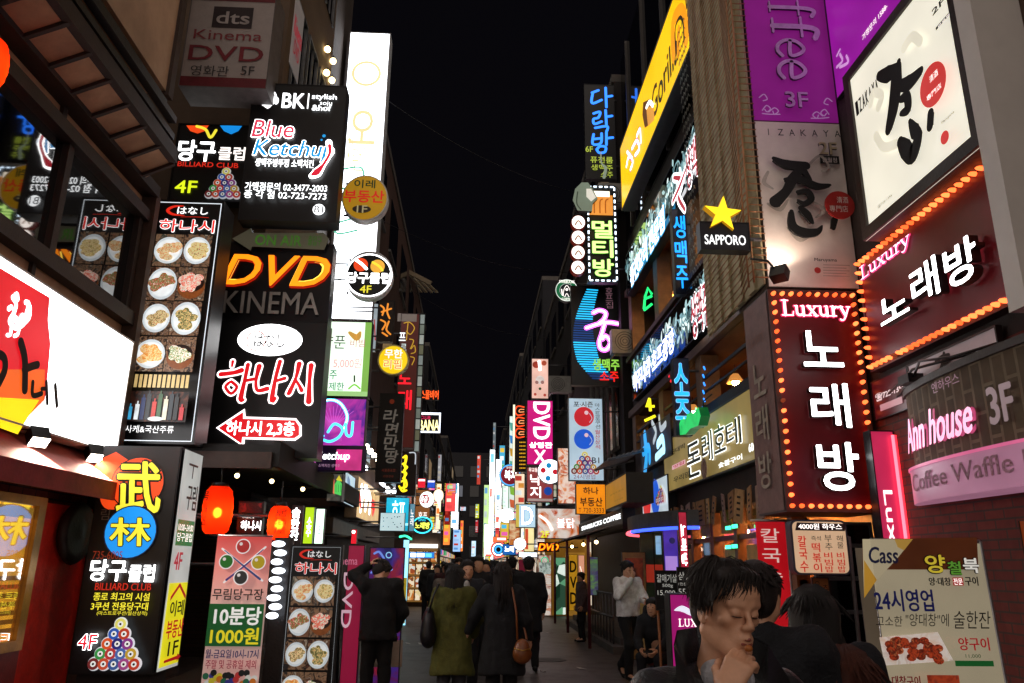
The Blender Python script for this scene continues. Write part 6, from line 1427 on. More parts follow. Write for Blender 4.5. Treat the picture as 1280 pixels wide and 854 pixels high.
s = Sign('shop_sign', 'dull red octopus restaurant sign with white letters under the magenta sign', 'F', 29.6, (658, 584, 692, 628), .2, CASE, em('#a84a4a', .6, .25, 1.2), .03, bracket=3.6)
s.TV('낙지', (663, 592, 676, 623), em('#fff4f0', 1.1), .05, fr=False); s.D(685, 614, .15, em('#1a4aa8', .8), fr=False); s.R((.05, .9, .95, .97), em('#c8b0a8', .6)); s.T('무교동', (661, 585, 672, 590), WH1, .02, fr=False); s.done()
s = Sign('round_sign', 'round white sign with two red and two blue dots', 'F', 28.5, (672, 574, 703, 605), .2, pr('#d8d8d8', .4), em('#fbfbff', 1.3, .05), .02, shape='disc', bracket=3.6)
for x, y, c in ((686, 582, '#1a90c8'), (679, 588, '#c82030'), (694, 590, '#c82030'), (685, 598, '#1a90c8')): s.D(x, y, .11, em(c, .9), fr=False)
s.done()
s = Sign('poster_sign', 'orange grilled food picture sign behind the pale blue billiard sign', 'F', 26.0, (697, 560, 720, 630), .2, CASE, mottled(('#e8c0a0', '#c85828', '#f4e0d0', '#e08858', '#8a3a20'), 2.4, .85), .02, bracket=3.6); s.O(705, 588, .3, .03, em('#8a4838', .6), fr=False); s.done()
s = Sign('shop_sign', 'wide orange and white grilled meat picture sign above the DVD letters', 'F', 26.4, (671, 635, 726, 674), .25, CASE, mottled(('#7a2a14', '#d86a2a', '#e8d0c0', '#f4ece4', '#c85020', '#5a2010'), 1.3, .7), .03, bracket=3.6)
s.T('불닭', (696, 648, 718, 660), em('#fff0e8', 1.1), .05, (em('#b82818', .8), .06), fr=False); s.T('2F', (676, 664, 686, 672), em('#d8e030', 1.0), .05, fr=False); s.S([(675, 645), (684, 652), (690, 662)], .06, WH1, fr=False); s.done()
s = Sign('shop_sign', 'small glowing red and yellow DVD letters above the poster front', 'F', 26.6, (672, 678, 699, 690), .1, CASE, pr('#2a1408'), .01, bracket=3.5); s.T('DVD', (674, 680, 698, 688), em('#f8b010', 1.2), .08, (em('#e82810', 1.0), .1), fr=False, shear=.25); s.done()
s = Sign('neon_sign', 'orange red neon lines of a vertical club sign beside the magenta sign', 'F', 31.0, (641, 505, 658, 590), .2, CASE, pr('#2a1410', .5), .03, bracket=3.6)
RN = em('#ff4a1a', 1.3)
for dy in (0, 14, 28):
    s.S([(655, 509 + dy), (647, 508 + dy), (644, 514 + dy), (647, 519 + dy), (655, 518 + dy)], .09, RN, fr=False); s.S([(655, 512 + dy), (650, 512 + dy), (649, 515 + dy), (655, 515 + dy)], .05, em('#ffa060', 1.2), fr=False)
for i in range(8):
    for j in range(4): s.D(650 + j * 2, 553 + i * 4.6, .05, em('#f0b020', .9), fr=False, n=8)
s.R((641, 506, 643.5, 590), em('#f0e8c8', 1.0), fr=False); s.done()
s = Sign('vertical_sign', 'cream vertical sign with orange check strip and green figures', 'F', 33.0, (636, 520, 648, 640), .2, CASE, em('#d8e8e0', .9, .25, 1), .02, bracket=3.6)
for i, c in enumerate(('#58b0a0', '#3a8ad0', '#d8a030', '#70c8b0', '#e8f0e8', '#88c040', '#e06a40')): s.G([(637, 528 + i * 16), (645, 530 + i * 16), (644, 540 + i * 16), (638, 538 + i * 16)], em(c, .8, .3), fr=False)
s.done()
s = Sign('vertical_sign', 'cream and red striped vertical sign under the club neon', 'F', 31.4, (643, 592, 656, 640), .2, CASE, em('#f0d8b8', .9, .25, 1), .02, bracket=3.6)
for i, c in enumerate(('#d04030', '#f0a040', '#e8f0f0', '#d04838', '#3060b0')): s.R((644 + i % 2 * 4, 595 + i * 9, 652 + i % 2 * 3, 601 + i * 9), em(c, .8, .3), fr=False)
s.done()
s = Sign('round_sign', 'round maroon sign with white letters ringed in blue', 'F', 32.0, (624, 580, 651, 608), .2, pr('#2a6ab0', .4), em('#8a1428', .7, .2), .06, shape='disc', bracket=3.55)
s.O(637.5, 594, .49, .06, em('#4aa8e8', 1.1), fr=False); s.T('복지', (631, 588, 645, 600), WHT, .06, fr=False); s.T('실내포차', (633, 583, 642, 586), WH1, 0, fr=False); s.done()
s = Sign('shop_sign', 'pale blue framed sign with a large letter D', 'F', 30.5, (645, 630, 670, 660), .2, CASE, em('#b8d8e8', .9, .15), .03, bracket=3.55); s.T('D', (652, 634, 666, 656), em('#f8fcff', 1.4), .06, (em('#4a90c8', .8), .06), fr=False); s.R((645, 631, 649, 659), em('#d8c050', .8), fr=False); s.done()
s = Sign('round_sign', 'white glowing round sign on the right row above the ring neon', 'F', 33.0, (623, 635, 643, 654), .2, pr('#d8d8d8'), em('#f4f8ff', 1.4, .1), .02, shape='disc', bracket=3.5); s.S([(628, 644), (634, 640), (638, 648)], .06, em('#c0d0e0', 1.0), fr=False); s.done()
s = Sign('round_sign', 'small white glowing round sign low on the right row', 'F', 29.0, (642, 672, 658, 688), .2, pr('#d8d8d8'), em('#fffaf4', 1.5, .05), .02, shape='disc', bracket=3.5); s.D(650, 680, .08, em('#d07060', .8), fr=False); s.done()
s = Sign('neon_sign', 'round neon ring sign in red white and blue low on the right row', 'F', 34.0, (613, 676, 634, 697), .15, CASE, pr('#102030', .4), .02, shape='disc', bracket=3.5)
s.O(623, 687, .48, .07, em('#f06050', 1.2), fr=False); s.O(623, 687, .36, .07, em('#f0f4ff', 1.3), fr=False); s.O(623, 687, .24, .1, em('#30a0f0', 1.3), fr=False); s.done()
s = Sign('neon_sign', 'small blue neon name sign overlapping the ring neon', 'F', 33.5, (628, 680, 645, 694), .15, CASE, em('#2070c8', .8, .2), .02, bracket=3.5); s.T('노래', (631, 683, 642, 690), WHT, .05, fr=False); s.done()
s = Sign('shop_sign', 'orange and white strip sign over the ring neon', 'F', 33.6, (616, 671, 634, 678), .15, CASE, em('#f07040', 1.0, .2), .01, bracket=3.5); s.R((.3, .2, .9, .6), WH1); s.done()
s = Sign('poster_sign', 'orange figure poster sign right of the ring neon', 'F', 31.6, (636, 650, 650, 682), .15, CASE, mottled(('#e8a050', '#b85a20', '#f0d0a0', '#3a2a20'), 1.6, .8), .02, bracket=3.5); s.done()
s = Sign('vertical_sign', 'yellow white narrow lit sign beside the letter D', 'F', 31.2, (655, 658, 668, 690), .15, CASE, em('#f0e0a0', .9, .25), .02, bracket=3.5); s.R((.1, .1, .4, .9), em('#e05030', .8)); s.done()
FARR = [('tall white tower sign left of its twin far down the right side', (611, 562, 618, 700), 62, '#f0f8f8', 1.4), ('tall white tower sign with faint grey letters far down the right side', (619, 574, 627, 660), 58, '#f4f8fa', 1.4), ('green and red striped lit sign left of the white tower signs', (604, 606, 611, 700), 66, '#b8d890', 1.0),
        ('thin white over red strip sign high in the gap of the street', (596, 569, 601, 606), 80, '#d84838', .8), ('small yellow strip sign hanging in the gap of the street', (594, 630, 599, 648), 84, '#c8d030', 1.0), ('small red strip sign below the yellow strip sign', (594, 650, 598, 666), 86, '#d02838', .8), ('pale blue lit column low in the gap of the street', (589, 676, 595, 696), 88, '#b8d8f0', 1.0),
        ('white lower tower sign beside the green strip far right', (605, 655, 617, 700), 52, '#f8fcf8', 1.4), ('pale thin strip sign on the block behind the white tower signs', (616, 528, 620, 562), 64, '#8a98a0', .5), ('mint white vertical sign left of the round maroon sign', (628, 607, 636, 636), 42, '#c8f0d0', 1.1), ('white vertical sign with green letters below the maroon round sign', (627, 600, 634, 632), 46, '#e8f8f0', 1.2), ('yellow small lit board over the crowd', (606, 695, 613, 704), 50, '#f0d030', 1.0), ('white lit strip above the maroon banner', (648, 690, 672, 697), 30, '#e8f4ff', 1.5)]
for lab, rc, Y, c, k in FARR:
    s = Sign('street_sign', lab, 'F', Y, rc, .2, CASE, em(c, k, .25, .6), .03, bracket=3.4)
    rnd = random.Random(lab); n = 6
    for i in range(n): s.R((.15, .04 + i * .16, .15 + rnd.uniform(.3, .7), .04 + i * .16 + .08), em(rnd.choice(['#ffffff', '#d8e0e0', c, '#c0d0d0', '#e06050', '#70b0e0']), k * .85))
    if 'grey letters' in lab: s.TV('LOUVRE', (.3, .1, .7, .75), em('#a8b0b8', .8))
    s.done()
# street level, right
def banner(label, px0, px1, ytop, Y, face, h0=.05, cat='banner', dep=.03, name='banner_stand'):
    ym = (ytop + 760) / 2
    return Sign(name, label, 'F', Y, None, dep, CASE, face, .01, world=(at_y(px0, ym, Y)[0], at_y(px1, ym, Y)[0], h0, at_y((px0 + px1) / 2, ytop, Y)[2]), cat=cat)
s = banner('plain maroon banner far behind the man in the blue jacket', 648, 662, 700, 30, em('#7a1030', .4, .2)); s.done()
s = banner('narrow poster stand with a green round logo right of the maroon banner', 673, 689, 694, 27, mottled(('#e8d8c0', '#c87850', '#f4ece0', '#a85038', '#e0b090'), 2.5, .6)); s.O(681, 701, .3, .08, em('#3ac890', .9), fr=False); s.R((.05, .12, .95, .32), mottled(('#202a2a', '#c8d8d0', '#4a6a58'), 5, .6)); s.done()
s = banner('lit drinks cooler with a yellow surround on the right row', 694, 707, 697, 27.5, mottled(('#d8f0e0', '#2a4a38', '#f0fff4', '#60a078', '#103020'), 3, .8, True, 'vor'), cat='cooler', dep=.5, name='drinks_cooler'); s.done()
t = thing('shop_facade', 'warm yellow lit shop front with posters at the end of the grey awning', 'shop front', (3.3, 27.8, 0))
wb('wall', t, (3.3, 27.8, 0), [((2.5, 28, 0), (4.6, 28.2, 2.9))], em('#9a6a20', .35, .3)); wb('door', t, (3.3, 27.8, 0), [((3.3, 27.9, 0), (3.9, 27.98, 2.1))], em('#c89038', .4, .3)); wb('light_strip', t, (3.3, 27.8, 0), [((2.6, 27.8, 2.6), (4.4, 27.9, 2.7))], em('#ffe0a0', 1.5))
s = banner('yellow vertical DVD panel with black letters beside the salmon lit poster', 711, 722, 693, 21.5, em('#c8901c', .6, .15), .5); s.TV('DVD', (.15, .08, .85, .92), INK, .08, gap=.3); s.done()
s = banner('salmon lit poster panel right of the yellow DVD panel', 723, 731, 694, 22.0, em('#e8a080', .8, .25), .4); s.S([(.3, .2), (.6, .35), (.4, .5), (.7, .7)], .15, em('#fff0e0', .9)); s.done()
s = banner('green and violet printed panel on the post of the grey awning', 735, 748, 696, 18.5, mottled(('#3a6a3a', '#5a4a8a', '#7ab060', '#2a2a4a'), 3, .35), 1.0); s.done()
t = thing('railing', 'low metal railing with upright bars on the step under the grey awning', 'railing', (2.85, 18.6, .15))
for i in range(12): q = MB(); q.tube([(0, -2.2 + i * .4, 0), (0, -2.2 + i * .4, .95)], .018, STEEL); q.build('bar', t)
for z in (.5, .95): q = MB(); q.tube([(0, -2.2, z), (0, 2.2, z)], .025, STEEL); q.build('rail', t)
t = thing('neon_canopy', 'curved shop canopy edged with blue and pink neon beside the coffee shop', 'canopy', (3.3, 14.2, 2.25))
def arcp(r, z): return [(-(r) * math.cos(a_) + .3, 1.9 * math.sin(a_), z) for a_ in [-1.5 + i * .25 for i in range(13)]]
q = MB(); P = arcp(.75, .0); q.tube(P[:7], .03, em('#3a5aff', 1.6, 0)); q.build('neon_tube', t); q = MB(); q.tube(P[6:], .03, em('#ff5a6a', 1.5, 0)); q.build('neon_tube', t)
q = MB(); v = [(x, y, .04) for x, y, _ in arcp(.74, 0)] + [(x, y, .28) for x, y, _ in arcp(.74, 0)]; q.add(v, [(i, i + 1, 14 + i, 13 + i) for i in range(12)], pr('#4a4644', .6)); q.add([(x, y, .02) for x, y, _ in arcp(.73, 0)], [tuple(range(13))], pr('#3a3432', .6)); q.build('canopy', t)
s = banner('teal glass door panel with a red band beneath the neon canopy', 801, 829, 662, 14.8, pr('#2f5a4a', .3), .05); s.R((.0, .28, 1, .42), em('#c83a28', .35)); s.S([(.6, .02), (.62, .55)], .04, INK); s.R((.7, .05, .95, .2), em('#90c0e8', .7, .3, 8)); s.done()
s = banner('violet printed poster panel with a white square under the neon canopy', 830, 849, 660, 13.0, em('#5a3ac0', .5, .3, 4), .9); s.R((.1, .33, .9, .55), em('#b890e8', .7)); s.T('영업중', (.15, .58, .85, .68), WH1, .03); s.R((.05, .72, .95, .98), em('#e03828', .6)); s.T('4F', (.35, .76, .8, .92), INK, .03); s.D(.6, .15, .2, em('#202060', .5)); s.done()
s = banner('red and white upright lit column sign left of the timber front', 850, 861, 640, 11.6, em('#c83048', .6, .3, 4), .9); s.T('노래방', (.2, .12, .8, .5), WHT, .03, rot=-90); s.R((.1, .55, .9, .68), em('#f0c050', .8)); s.R((.1, .75, .9, .9), em('#ff90a8', 1.0)); s.done()
s = banner('upright wooden menu board with a dark picture beside the man in the white shirt', 778, 808, 690, 14.2, pr('#9a7440', .6), .1, 'menu board', .05, 'menu_board'); s.R((.12, .06, .88, .4), mottled(('#3a1a10', '#7a3018', '#1a0c0a'), 4, .3)); s.R((.1, .45, .5, .9), em('#d8c890', .3, .4, 9)); s.R((.55, .45, .9, .9), pr('#c8b070')); s.done()
# neon little green marks on the timber front
for i, (x, y) in enumerate(((911, 660), (919, 658), (911, 684), (919, 683))):
    c0 = at_x(x, y, 3.8); t = thing('led_strip', 'short green led strip on the timber restaurant front', 'lamp', tuple(c0), 'green led strips on the timber front'); q = MB(); q.box((-.02, -.1, -.025), (.0, .1, .025), em('#40ffb0', 2.0, 0)); q.build('led_tube', t); q = MB(); q.box((.0, -.12, -.035), (.02, .12, .035), BLACK); q.build('backing', t)
CHALK = em('#d8d8d0', .45, .2, 20)
s = banner('black chalkboard menu listing 500g prices left of the other chalkboard', 819, 850, 713, 9.6, pr('#0e0e0e', .8), 1.15, 'chalkboard', .02, 'chalkboard')
s.T('갈매기살', (821, 718, 846, 728), CHALK, .0, fr=False); s.T('500g', (828, 730, 841, 735), CHALK, .0, fr=False); s.T('15,000', (822, 738, 844, 745), CHALK, 0, fr=False)
for x in (-.4, .4): q = MB(); q.tube([(x * s.W, 0, -.03), (x * s.W, -1.15, .05)], .015, WOOD); q.build('easel_leg', s.root)
s.done()
s = banner('black chalkboard menu with the 5500 price beside the magenta lightbox', 847, 888, 709, 9.3, pr('#0e0e0e', .8), 1.1, 'chalkboard', .02, 'chalkboard')
s.T('삼겹살', (848, 715, 872, 725), CHALK, .0, fr=False); s.T('1인분', (848, 728, 859, 732), CHALK, .0, fr=False); s.T('5500', (848, 736, 868, 743), CHALK, 0, fr=False); s.S([(875, 730), (864, 730), (867, 728)], .02, CHALK, fr=False)
for x in (-.4, .4): q = MB(); q.tube([(x * s.W, 0, -.03), (x * s.W, -1.1, .05)], .015, WOOD); q.build('easel_leg', s.root)
s.done()
s = banner('magenta lit standing karaoke lightbox with a white leaf emblem', 836, 882, 742, 6.0, em('#b01078', .62, .12), .08, 'light box', .14, 'light_box')
s.S([(843, 763), (852, 761), (861, 765), (869, 772)], [.02, .16, .15, .02], em('#e8e8f8', .85), fr=False); serif(s, 'LUX', (848, 774, 871, 783), WH1, fr=False); serif(s, 'UR', (871.5, 774, 887, 783), WH1, fr=False) if False else None; s.T('URY', (871.5, 774, 882, 783), WH1, .02, fr=False) 
s.R((852, 797, 856.5, 811), WHT, fr=False); s.R((852, 807, 866, 811.5), WHT, fr=False); s.O(860, 826, .19, .07, WHT, fr=False); s.T('방', (850, 842, 870, 866), WHT, .05, fr=False); s.done()
s = Sign('hanging_banner', 'red hanging noodle banner with pale brushed letters', 'F', 7.8, None, .02, 'none', None, world=(at_y(947, 690, 7.8)[0], at_y(984, 690, 7.8)[0], .7, at_y(965, 651, 7.8)[2]), cat='banner')
q = MB(); q.poly([(-s.W / 2, 0), (s.W / 2, 0), (s.W / 2, s.H), (-s.W / 2, s.H)], 0, em('#d01420', .5, .15), .006); q.build('fabric', s.root); q = MB(); q.tube([(-s.W / 2 - .05, s.H, 0), (s.W / 2 + .05, s.H, 0)], .012, ALU); q.tube([(s.W / 2 + .02, -s.H * .5, -.02), (s.W / 2 + .02, s.H, -.02)], .014, ALU); q.build('pole', s.root)
s.TV('칼국수', (953, 657, 976, 732), em('#e8c8c0', .7), .01, fr=False, gap=.3); s.T('왕만두', (950, 738, 976, 748), em('#e8d8a0', .5), .02, fr=False); s.done()
s = Sign('light_box', 'rounded pale menu lightbox headed 4000 won with red and black dish names', 'F', 7.3, None, .12, 'none', None, world=(at_y(990, 685, 7.3)[0], at_y(1061, 685, 7.3)[0], at_y(1025, 719, 7.3)[2], at_y(1025, 650, 7.3)[2]), cat='light box')
def rrect(W, H, r, n=5):
    P = []
    for cx, cy, a0 in ((W / 2 - r, H - r, 0), (-W / 2 + r, H - r, 90), (-W / 2 + r, r, 180), (W / 2 - r, r, 270)):
        for i in range(n + 1): a_ = math.radians(a0 + 90 * i / n); P.append((cx + r * math.cos(a_), cy + r * math.sin(a_)))
    return P
q = MB(); q.poly(rrect(s.W, s.H, .06), 0, pr('#3a3c4a', .4), .12); q.build('case', s.root); q = MB(); q.poly([(x, y + .018) for x, y in rrect(s.W - .036, s.H - .036, .05)], .004, em('#f0c8a0', .55, .12)); q.build('face_panel', s.root)
s.w = .006; s.G([(996, 653), (1057, 655), (1056, 664), (994, 663)], em('#2a1414', .2), fr=False); s.T('4000원 하우스', (998, 654.5, 1052, 662), WH1, .02, fr=False)
rr_ = em('#d82818', .6)
s.TV('칼국수', (999, 669, 1009, 716), rr_, .03, fr=False); s.T('즉석', (1014, 670, 1026, 676), INK, 0, fr=False); s.TV('떡볶이', (1016, 678, 1026, 716), rr_, .03, fr=False); s.TV('부추', (1031, 668, 1040, 688), INK, .0, fr=False); s.TV('비빔밥', (1031, 690, 1041, 716), rr_, .02, fr=False); s.TV('해물', (1046, 669, 1054, 686), INK, .0, fr=False); s.TV('비빔밥', (1047, 690, 1056, 716), rr_, .02, fr=False)
q = MB(); q.tube([(s.W / 2 + .04, -1.5, -.1), (s.W / 2 + .04, s.H * .7, -.06), (s.W / 2 - .02, s.H * .7, -.06)], .02, ALU); q.build('post', s.root); s.done()
s = Sign('notice_board', 'narrow orange wooden notice with dark characters under the menu lightbox', 'F', 7.5, None, .03, WOODD, pr('#a8622c', .6), .008, world=(at_y(1017, 750, 7.5)[0], at_y(1038, 750, 7.5)[0], .8, at_y(1027, 722, 7.5)[2]), cat='notice')
s.TV('오늘의', (1019, 726, 1026, 754), INK, 0, fr=False); s.TV('추천', (1029, 730, 1036, 752), INK, 0, fr=False); q = MB(); q.box((s.W * .3, -.8, -.03), (s.W * .4, 0, -.005), WOODD); q.build('post', s.root); s.done()
s = Sign('shutter_panel', 'grey glazed door with horizontal bars behind the menu lightbox', 'F', 7.72, None, .04, STEEL, DGLASS, .03, world=(3.35, 3.97, 0.02, 2.1), cat='door')
for i in range(6): s.R((.05, .1 + i * .15, .95, .12 + i * .15), STEEL)
s.done()
# notices on the brick wall
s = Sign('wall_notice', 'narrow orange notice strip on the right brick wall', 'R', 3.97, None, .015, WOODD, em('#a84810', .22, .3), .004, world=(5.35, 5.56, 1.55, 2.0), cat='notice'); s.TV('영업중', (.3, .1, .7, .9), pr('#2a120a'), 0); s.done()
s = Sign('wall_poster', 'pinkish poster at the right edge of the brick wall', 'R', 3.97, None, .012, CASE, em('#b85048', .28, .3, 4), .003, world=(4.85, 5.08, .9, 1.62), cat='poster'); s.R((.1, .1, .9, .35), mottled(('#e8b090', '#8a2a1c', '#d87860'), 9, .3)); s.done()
# --- lamb restaurant poster stand, foreground right
t_ = None
s = Sign('poster_stand', 'cream food poster stand in a clear plastic sleeve at the lower right', 'F', 3.9, None, .012, 'none', None, world=(1.98, 2.60, .35, 1.78), cat='poster stand')
W, H = s.W, s.H
TP = [(-W / 2, H), (W / 2 - .06, H), (W / 2 + .05, 0), (-W / 2 + .05, 0)]
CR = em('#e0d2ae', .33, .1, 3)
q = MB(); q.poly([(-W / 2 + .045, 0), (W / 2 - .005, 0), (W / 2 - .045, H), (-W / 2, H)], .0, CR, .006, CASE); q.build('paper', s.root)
P_ = lambda x, y: s.px(x, y)
s.w = .004
s.G([(1078, 674), (1221, 672), (1223, 712), (1078, 712)], em('#6a3418', .3, .2, 6), fr=False)
s.G([(1078, 674), (1141, 674), (1120, 700), (1096, 725), (1080, 745)], em('#e8d8b0', .35, .1), fr=False); s.G([(1080, 700), (1096, 725), (1080, 748)], em('#d8a038', .4), fr=False); s.G([(1118, 674), (1141, 674), (1130, 688), (1122, 684)], em('#e0b050', .4), fr=False)
s.T('Cass', (1086, 684, 1122, 704), em('#1a2a5a', .15), .07, fr=False, shear=.12)
s.T('양', (1156, 694, 1180, 716), em('#f0d840', .5), .05, (pr('#1a120a'), .07), fr=False); s.T('철', (1184, 702, 1200, 718), em('#70b840', .4), .05, (pr('#1a120a'), .07), fr=False); s.T('북', (1203, 698, 1222, 716), em('#f4f0e8', .5), .05, (pr('#1a120a'), .07), fr=False)
s.T('양·대창', (1161, 722, 1188, 732), INK, .04, fr=False); s.R((1191, 722, 1204, 732), em('#c82828', .4), fr=False); s.T('전문', (1192, 723, 1203, 731), WH1, 0, fr=False); s.T('구이', (1206, 721, 1222, 732), INK, .04, fr=False)
s.T('24시영업', (1093, 737, 1166, 764), em('#1c2470', .2), .05, fr=False)
for i, w_ in enumerate((('고소한', 1095, 1128, 770, 783), ('"양대창"에', 1132, 1186, 767, 783), ('술한잔', 1192, 1238, 764, 786))): s.T(w_[0], (w_[1], w_[3], w_[2], w_[4]), INK, .0, fr=False, shear=.15)
s.G([(1099, 797), (1172, 790), (1192, 826), (1106, 832)], mottled(('#d8c0a8', '#e8e0d8', '#a89078'), 9, .4), fr=False, mb=s.pc)
rnd = random.Random(11)
for i in range(34): s.D(1112 + rnd.random() * 62, 800 + rnd.random() * 26, .04, mottled(('#7a1c10', '#c04824', '#4a0e0a', '#d87848'), 30 + i % 5, .35), fr=False, ry=.028, mb=s.pc, n=10)
s.T('양구이', (1198, 797, 1236, 813), em('#c01c28', .4), .02, fr=False); s.T('11,000', (1207, 818, 1226, 823), em('#1a5a2a', .3), 0, fr=False); s.R((1194, 826, 1242, 833), em('#1c6a30', .35), fr=False); s.T('대창구이', (1115, 845, 1150, 858), em('#8a1420', .3), .03, fr=False); s.R((1160, 844, 1200, 868), mottled(('#7a1c10', '#c04824', '#3a1a2a'), 14, .3), fr=False, mb=s.pc)
q = MB(); q.tube([(-W / 2 + .02, H + .01, -.02), (-W / 2 + .05, -.35, -.02)], .012, ALU); q.tube([(W / 2 - .03, H + .01, -.02), (W / 2 + .02, -.35, -.02)], .012, ALU); q.tube([(-W / 2 + .02, H + .01, -.02), (W / 2 - .03, H + .01, -.02)], .01, ALU); q.tube([(-.2, H, -.03), (-.2, -.33, -.5)], .012, ALU); q.tube([(.2, H, -.03), (.22, -.33, -.5)], .012, ALU); q.build('frame', s.root)
slm = bpy.data.materials.new('clear_plastic'); slm.use_nodes = True
_n = slm.node_tree; _n.nodes.clear(); _o = _n.nodes.new('ShaderNodeOutputMaterial'); _t = _n.nodes.new('ShaderNodeBsdfTransparent'); _g = _n.nodes.new('ShaderNodeBsdfGlossy'); _m = _n.nodes.new('ShaderNodeMixShader')
_g.inputs['Roughness'].default_value = .12; _m.inputs[0].default_value = .10; _t.inputs[0].default_value = (.95, .95, .97, 1)
_nz = _n.nodes.new('ShaderNodeTexNoise'); _nz.inputs['Scale'].default_value = 5; _bb = _n.nodes.new('ShaderNodeBump'); _bb.inputs['Strength'].default_value = .5; _n.links.new(_nz.outputs[0], _bb.inputs['Height']); _n.links.new(_bb.outputs[0], _g.inputs['Normal'])
_n.links.new(_t.outputs[0], _m.inputs[1]); _n.links.new(_g.outputs[0], _m.inputs[2]); _n.links.new(_m.outputs[0], _o.inputs[0])
q = MB(); q.add([(-W / 2 - .01, 0, .05), (W / 2 + .1, 0, .05), (W / 2 + .02, H * .5, .04), (W / 2 - .03, H + .015, .04), (-W / 2 - .01, H + .015, .04)], [(0, 1, 2, 3, 4)], slm); q.build('plastic_sleeve', s.root)
s.done()
s = Sign('poster_stand', 'second pale food poster stand half hidden behind the cream one', 'F', 4.25, None, .012, 'none', None, world=(2.10, 2.9, .3, 1.76), cat='poster stand')
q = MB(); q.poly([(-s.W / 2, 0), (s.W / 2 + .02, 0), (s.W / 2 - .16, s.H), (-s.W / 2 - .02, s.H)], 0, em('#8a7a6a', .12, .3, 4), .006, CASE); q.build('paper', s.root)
s.D(.86, .62, .08, mottled(('#b84838', '#e8b0a0', '#7a2018'), 12, .3)); s.R((.8, .85, .96, .99), mottled(('#b84838', '#e8c0b0', '#8a3020'), 12, .3)); s.R((.02, .78, .1, .84), em('#1c6a30', .3)); s.T('35', (.02, .4, .1, .46), INK); s.T('10', (.03, .6, .1, .68), em('#c83848', .3))
q = MB(); q.tube([(-s.W * .3, s.H, -.02), (-s.W * .3, -.3, -.3)], .012, ALU); q.tube([(s.W * .3, s.H, -.02), (s.W * .3, -.3, -.3)], .012, ALU); q.build('frame', s.root); s.done()
# overhead wires
for i, (a, b_, sag) in enumerate((((-3.4, 20.5, 15.5), (3.6, 24, 14.0), .5), ((-3.3, 34, 14.0), (3.6, 38, 13.0), .6), ((-3.35, 22, 12.0), (3.6, 27.5, 12.5), .5))):
    P = []
    for k_ in range(17):
        u = k_ / 16; P.append((a[0] + (b_[0] - a[0]) * u, a[1] + (b_[1] - a[1]) * u, a[2] + (b_[2] - a[2]) * u - sag * 4 * u * (1 - u)))
    q = MB(); q.tube(P, .010, BLACK, 4); tag(q.build('overhead_cable'), 'thin black cable sagging across the street against the night sky', 'cable', 'cables across the street')
# ================================================================== PEOPLE (smooth signed distance bodies)
def surf(prims, h, k=.03, pad=.05):
    """prims: ('c',a,b,ra,rb[,k]) round cones, ('e',c,r,R[,k]) ellipsoids; a trailing '-' kind ('c-','e-') carves"""
    lo = np.full(3, 1e9); hi = -lo
    for p in prims:
        if p[0] == 'c':
            for q, r in ((p[1], p[3]), (p[2], p[4])): lo = np.minimum(lo, np.array(q) - r); hi = np.maximum(hi, np.array(q) + r)
        elif p[0] == 'e': r = max(p[2]); lo = np.minimum(lo, np.array(p[1]) - r); hi = np.maximum(hi, np.array(p[1]) + r)
    lo = lo - pad; hi = hi + pad
    n = np.ceil((hi - lo) / h).astype(int) + 1
    D = np.full(tuple(n), 1.0, np.float32)
    ax = [lo[i] + h * np.arange(n[i]) for i in range(3)]
    for p in prims:
        kk = k
        if p[0][0] == 'c':
            a, b, ra, rb = np.array(p[1], float), np.array(p[2], float), p[3], p[4]
            if len(p) > 5: kk = p[5]
            m0 = np.minimum(a - ra, b - rb) - kk - .03; m1 = np.maximum(a + ra, b + rb) + kk + .03
        else:
            c, r = np.array(p[1], float), np.array(p[2], float); Rm = p[3] if len(p) > 3 and p[3] is not None else np.eye(3)
            if len(p) > 4: kk = p[4]
            m0 = c - r.max() - kk - .03; m1 = c + r.max() + kk + .03
        i0 = np.maximum(0, np.floor((m0 - lo) / h).astype(int)); i1 = np.minimum(n, np.ceil((m1 - lo) / h).astype(int) + 1)
        if (i1 <= i0).any(): continue
        X, Y, Z = np.meshgrid(*[ax[i][i0[i]:i1[i]] for i in range(3)], indexing='ij')
        P = np.stack([X, Y, Z], -1)
        if p[0][0] == 'c':
            d = b - a; L2 = max(d @ d, 1e-9); t = np.clip(((P - a) @ d) / L2, 0, 1)
            f = np.linalg.norm(P - a - t[..., None] * d, axis=-1) - (ra + (rb - ra) * t)
        else:
            q = (P - c) @ Rm; k0 = np.linalg.norm(q / r, axis=-1); k1 = np.linalg.norm(q / (r * r), axis=-1)
            f = k0 * (k0 - 1) / np.maximum(k1, 1e-6)
        S = tuple(slice(i0[i], i1[i]) for i in range(3)); g0 = D[S]
        if p[0].endswith('-'):
            f = -f; hh = np.clip(.5 - .5 * (g0 - f) / kk, 0, 1); D[S] = g0 * (1 - hh) + f * hh + kk * hh * (1 - hh)
        else:
            hh = np.clip(.5 + .5 * (g0 - f) / kk, 0, 1); D[S] = g0 * (1 - hh) + f * hh - kk * hh * (1 - hh)
    return D, lo, h
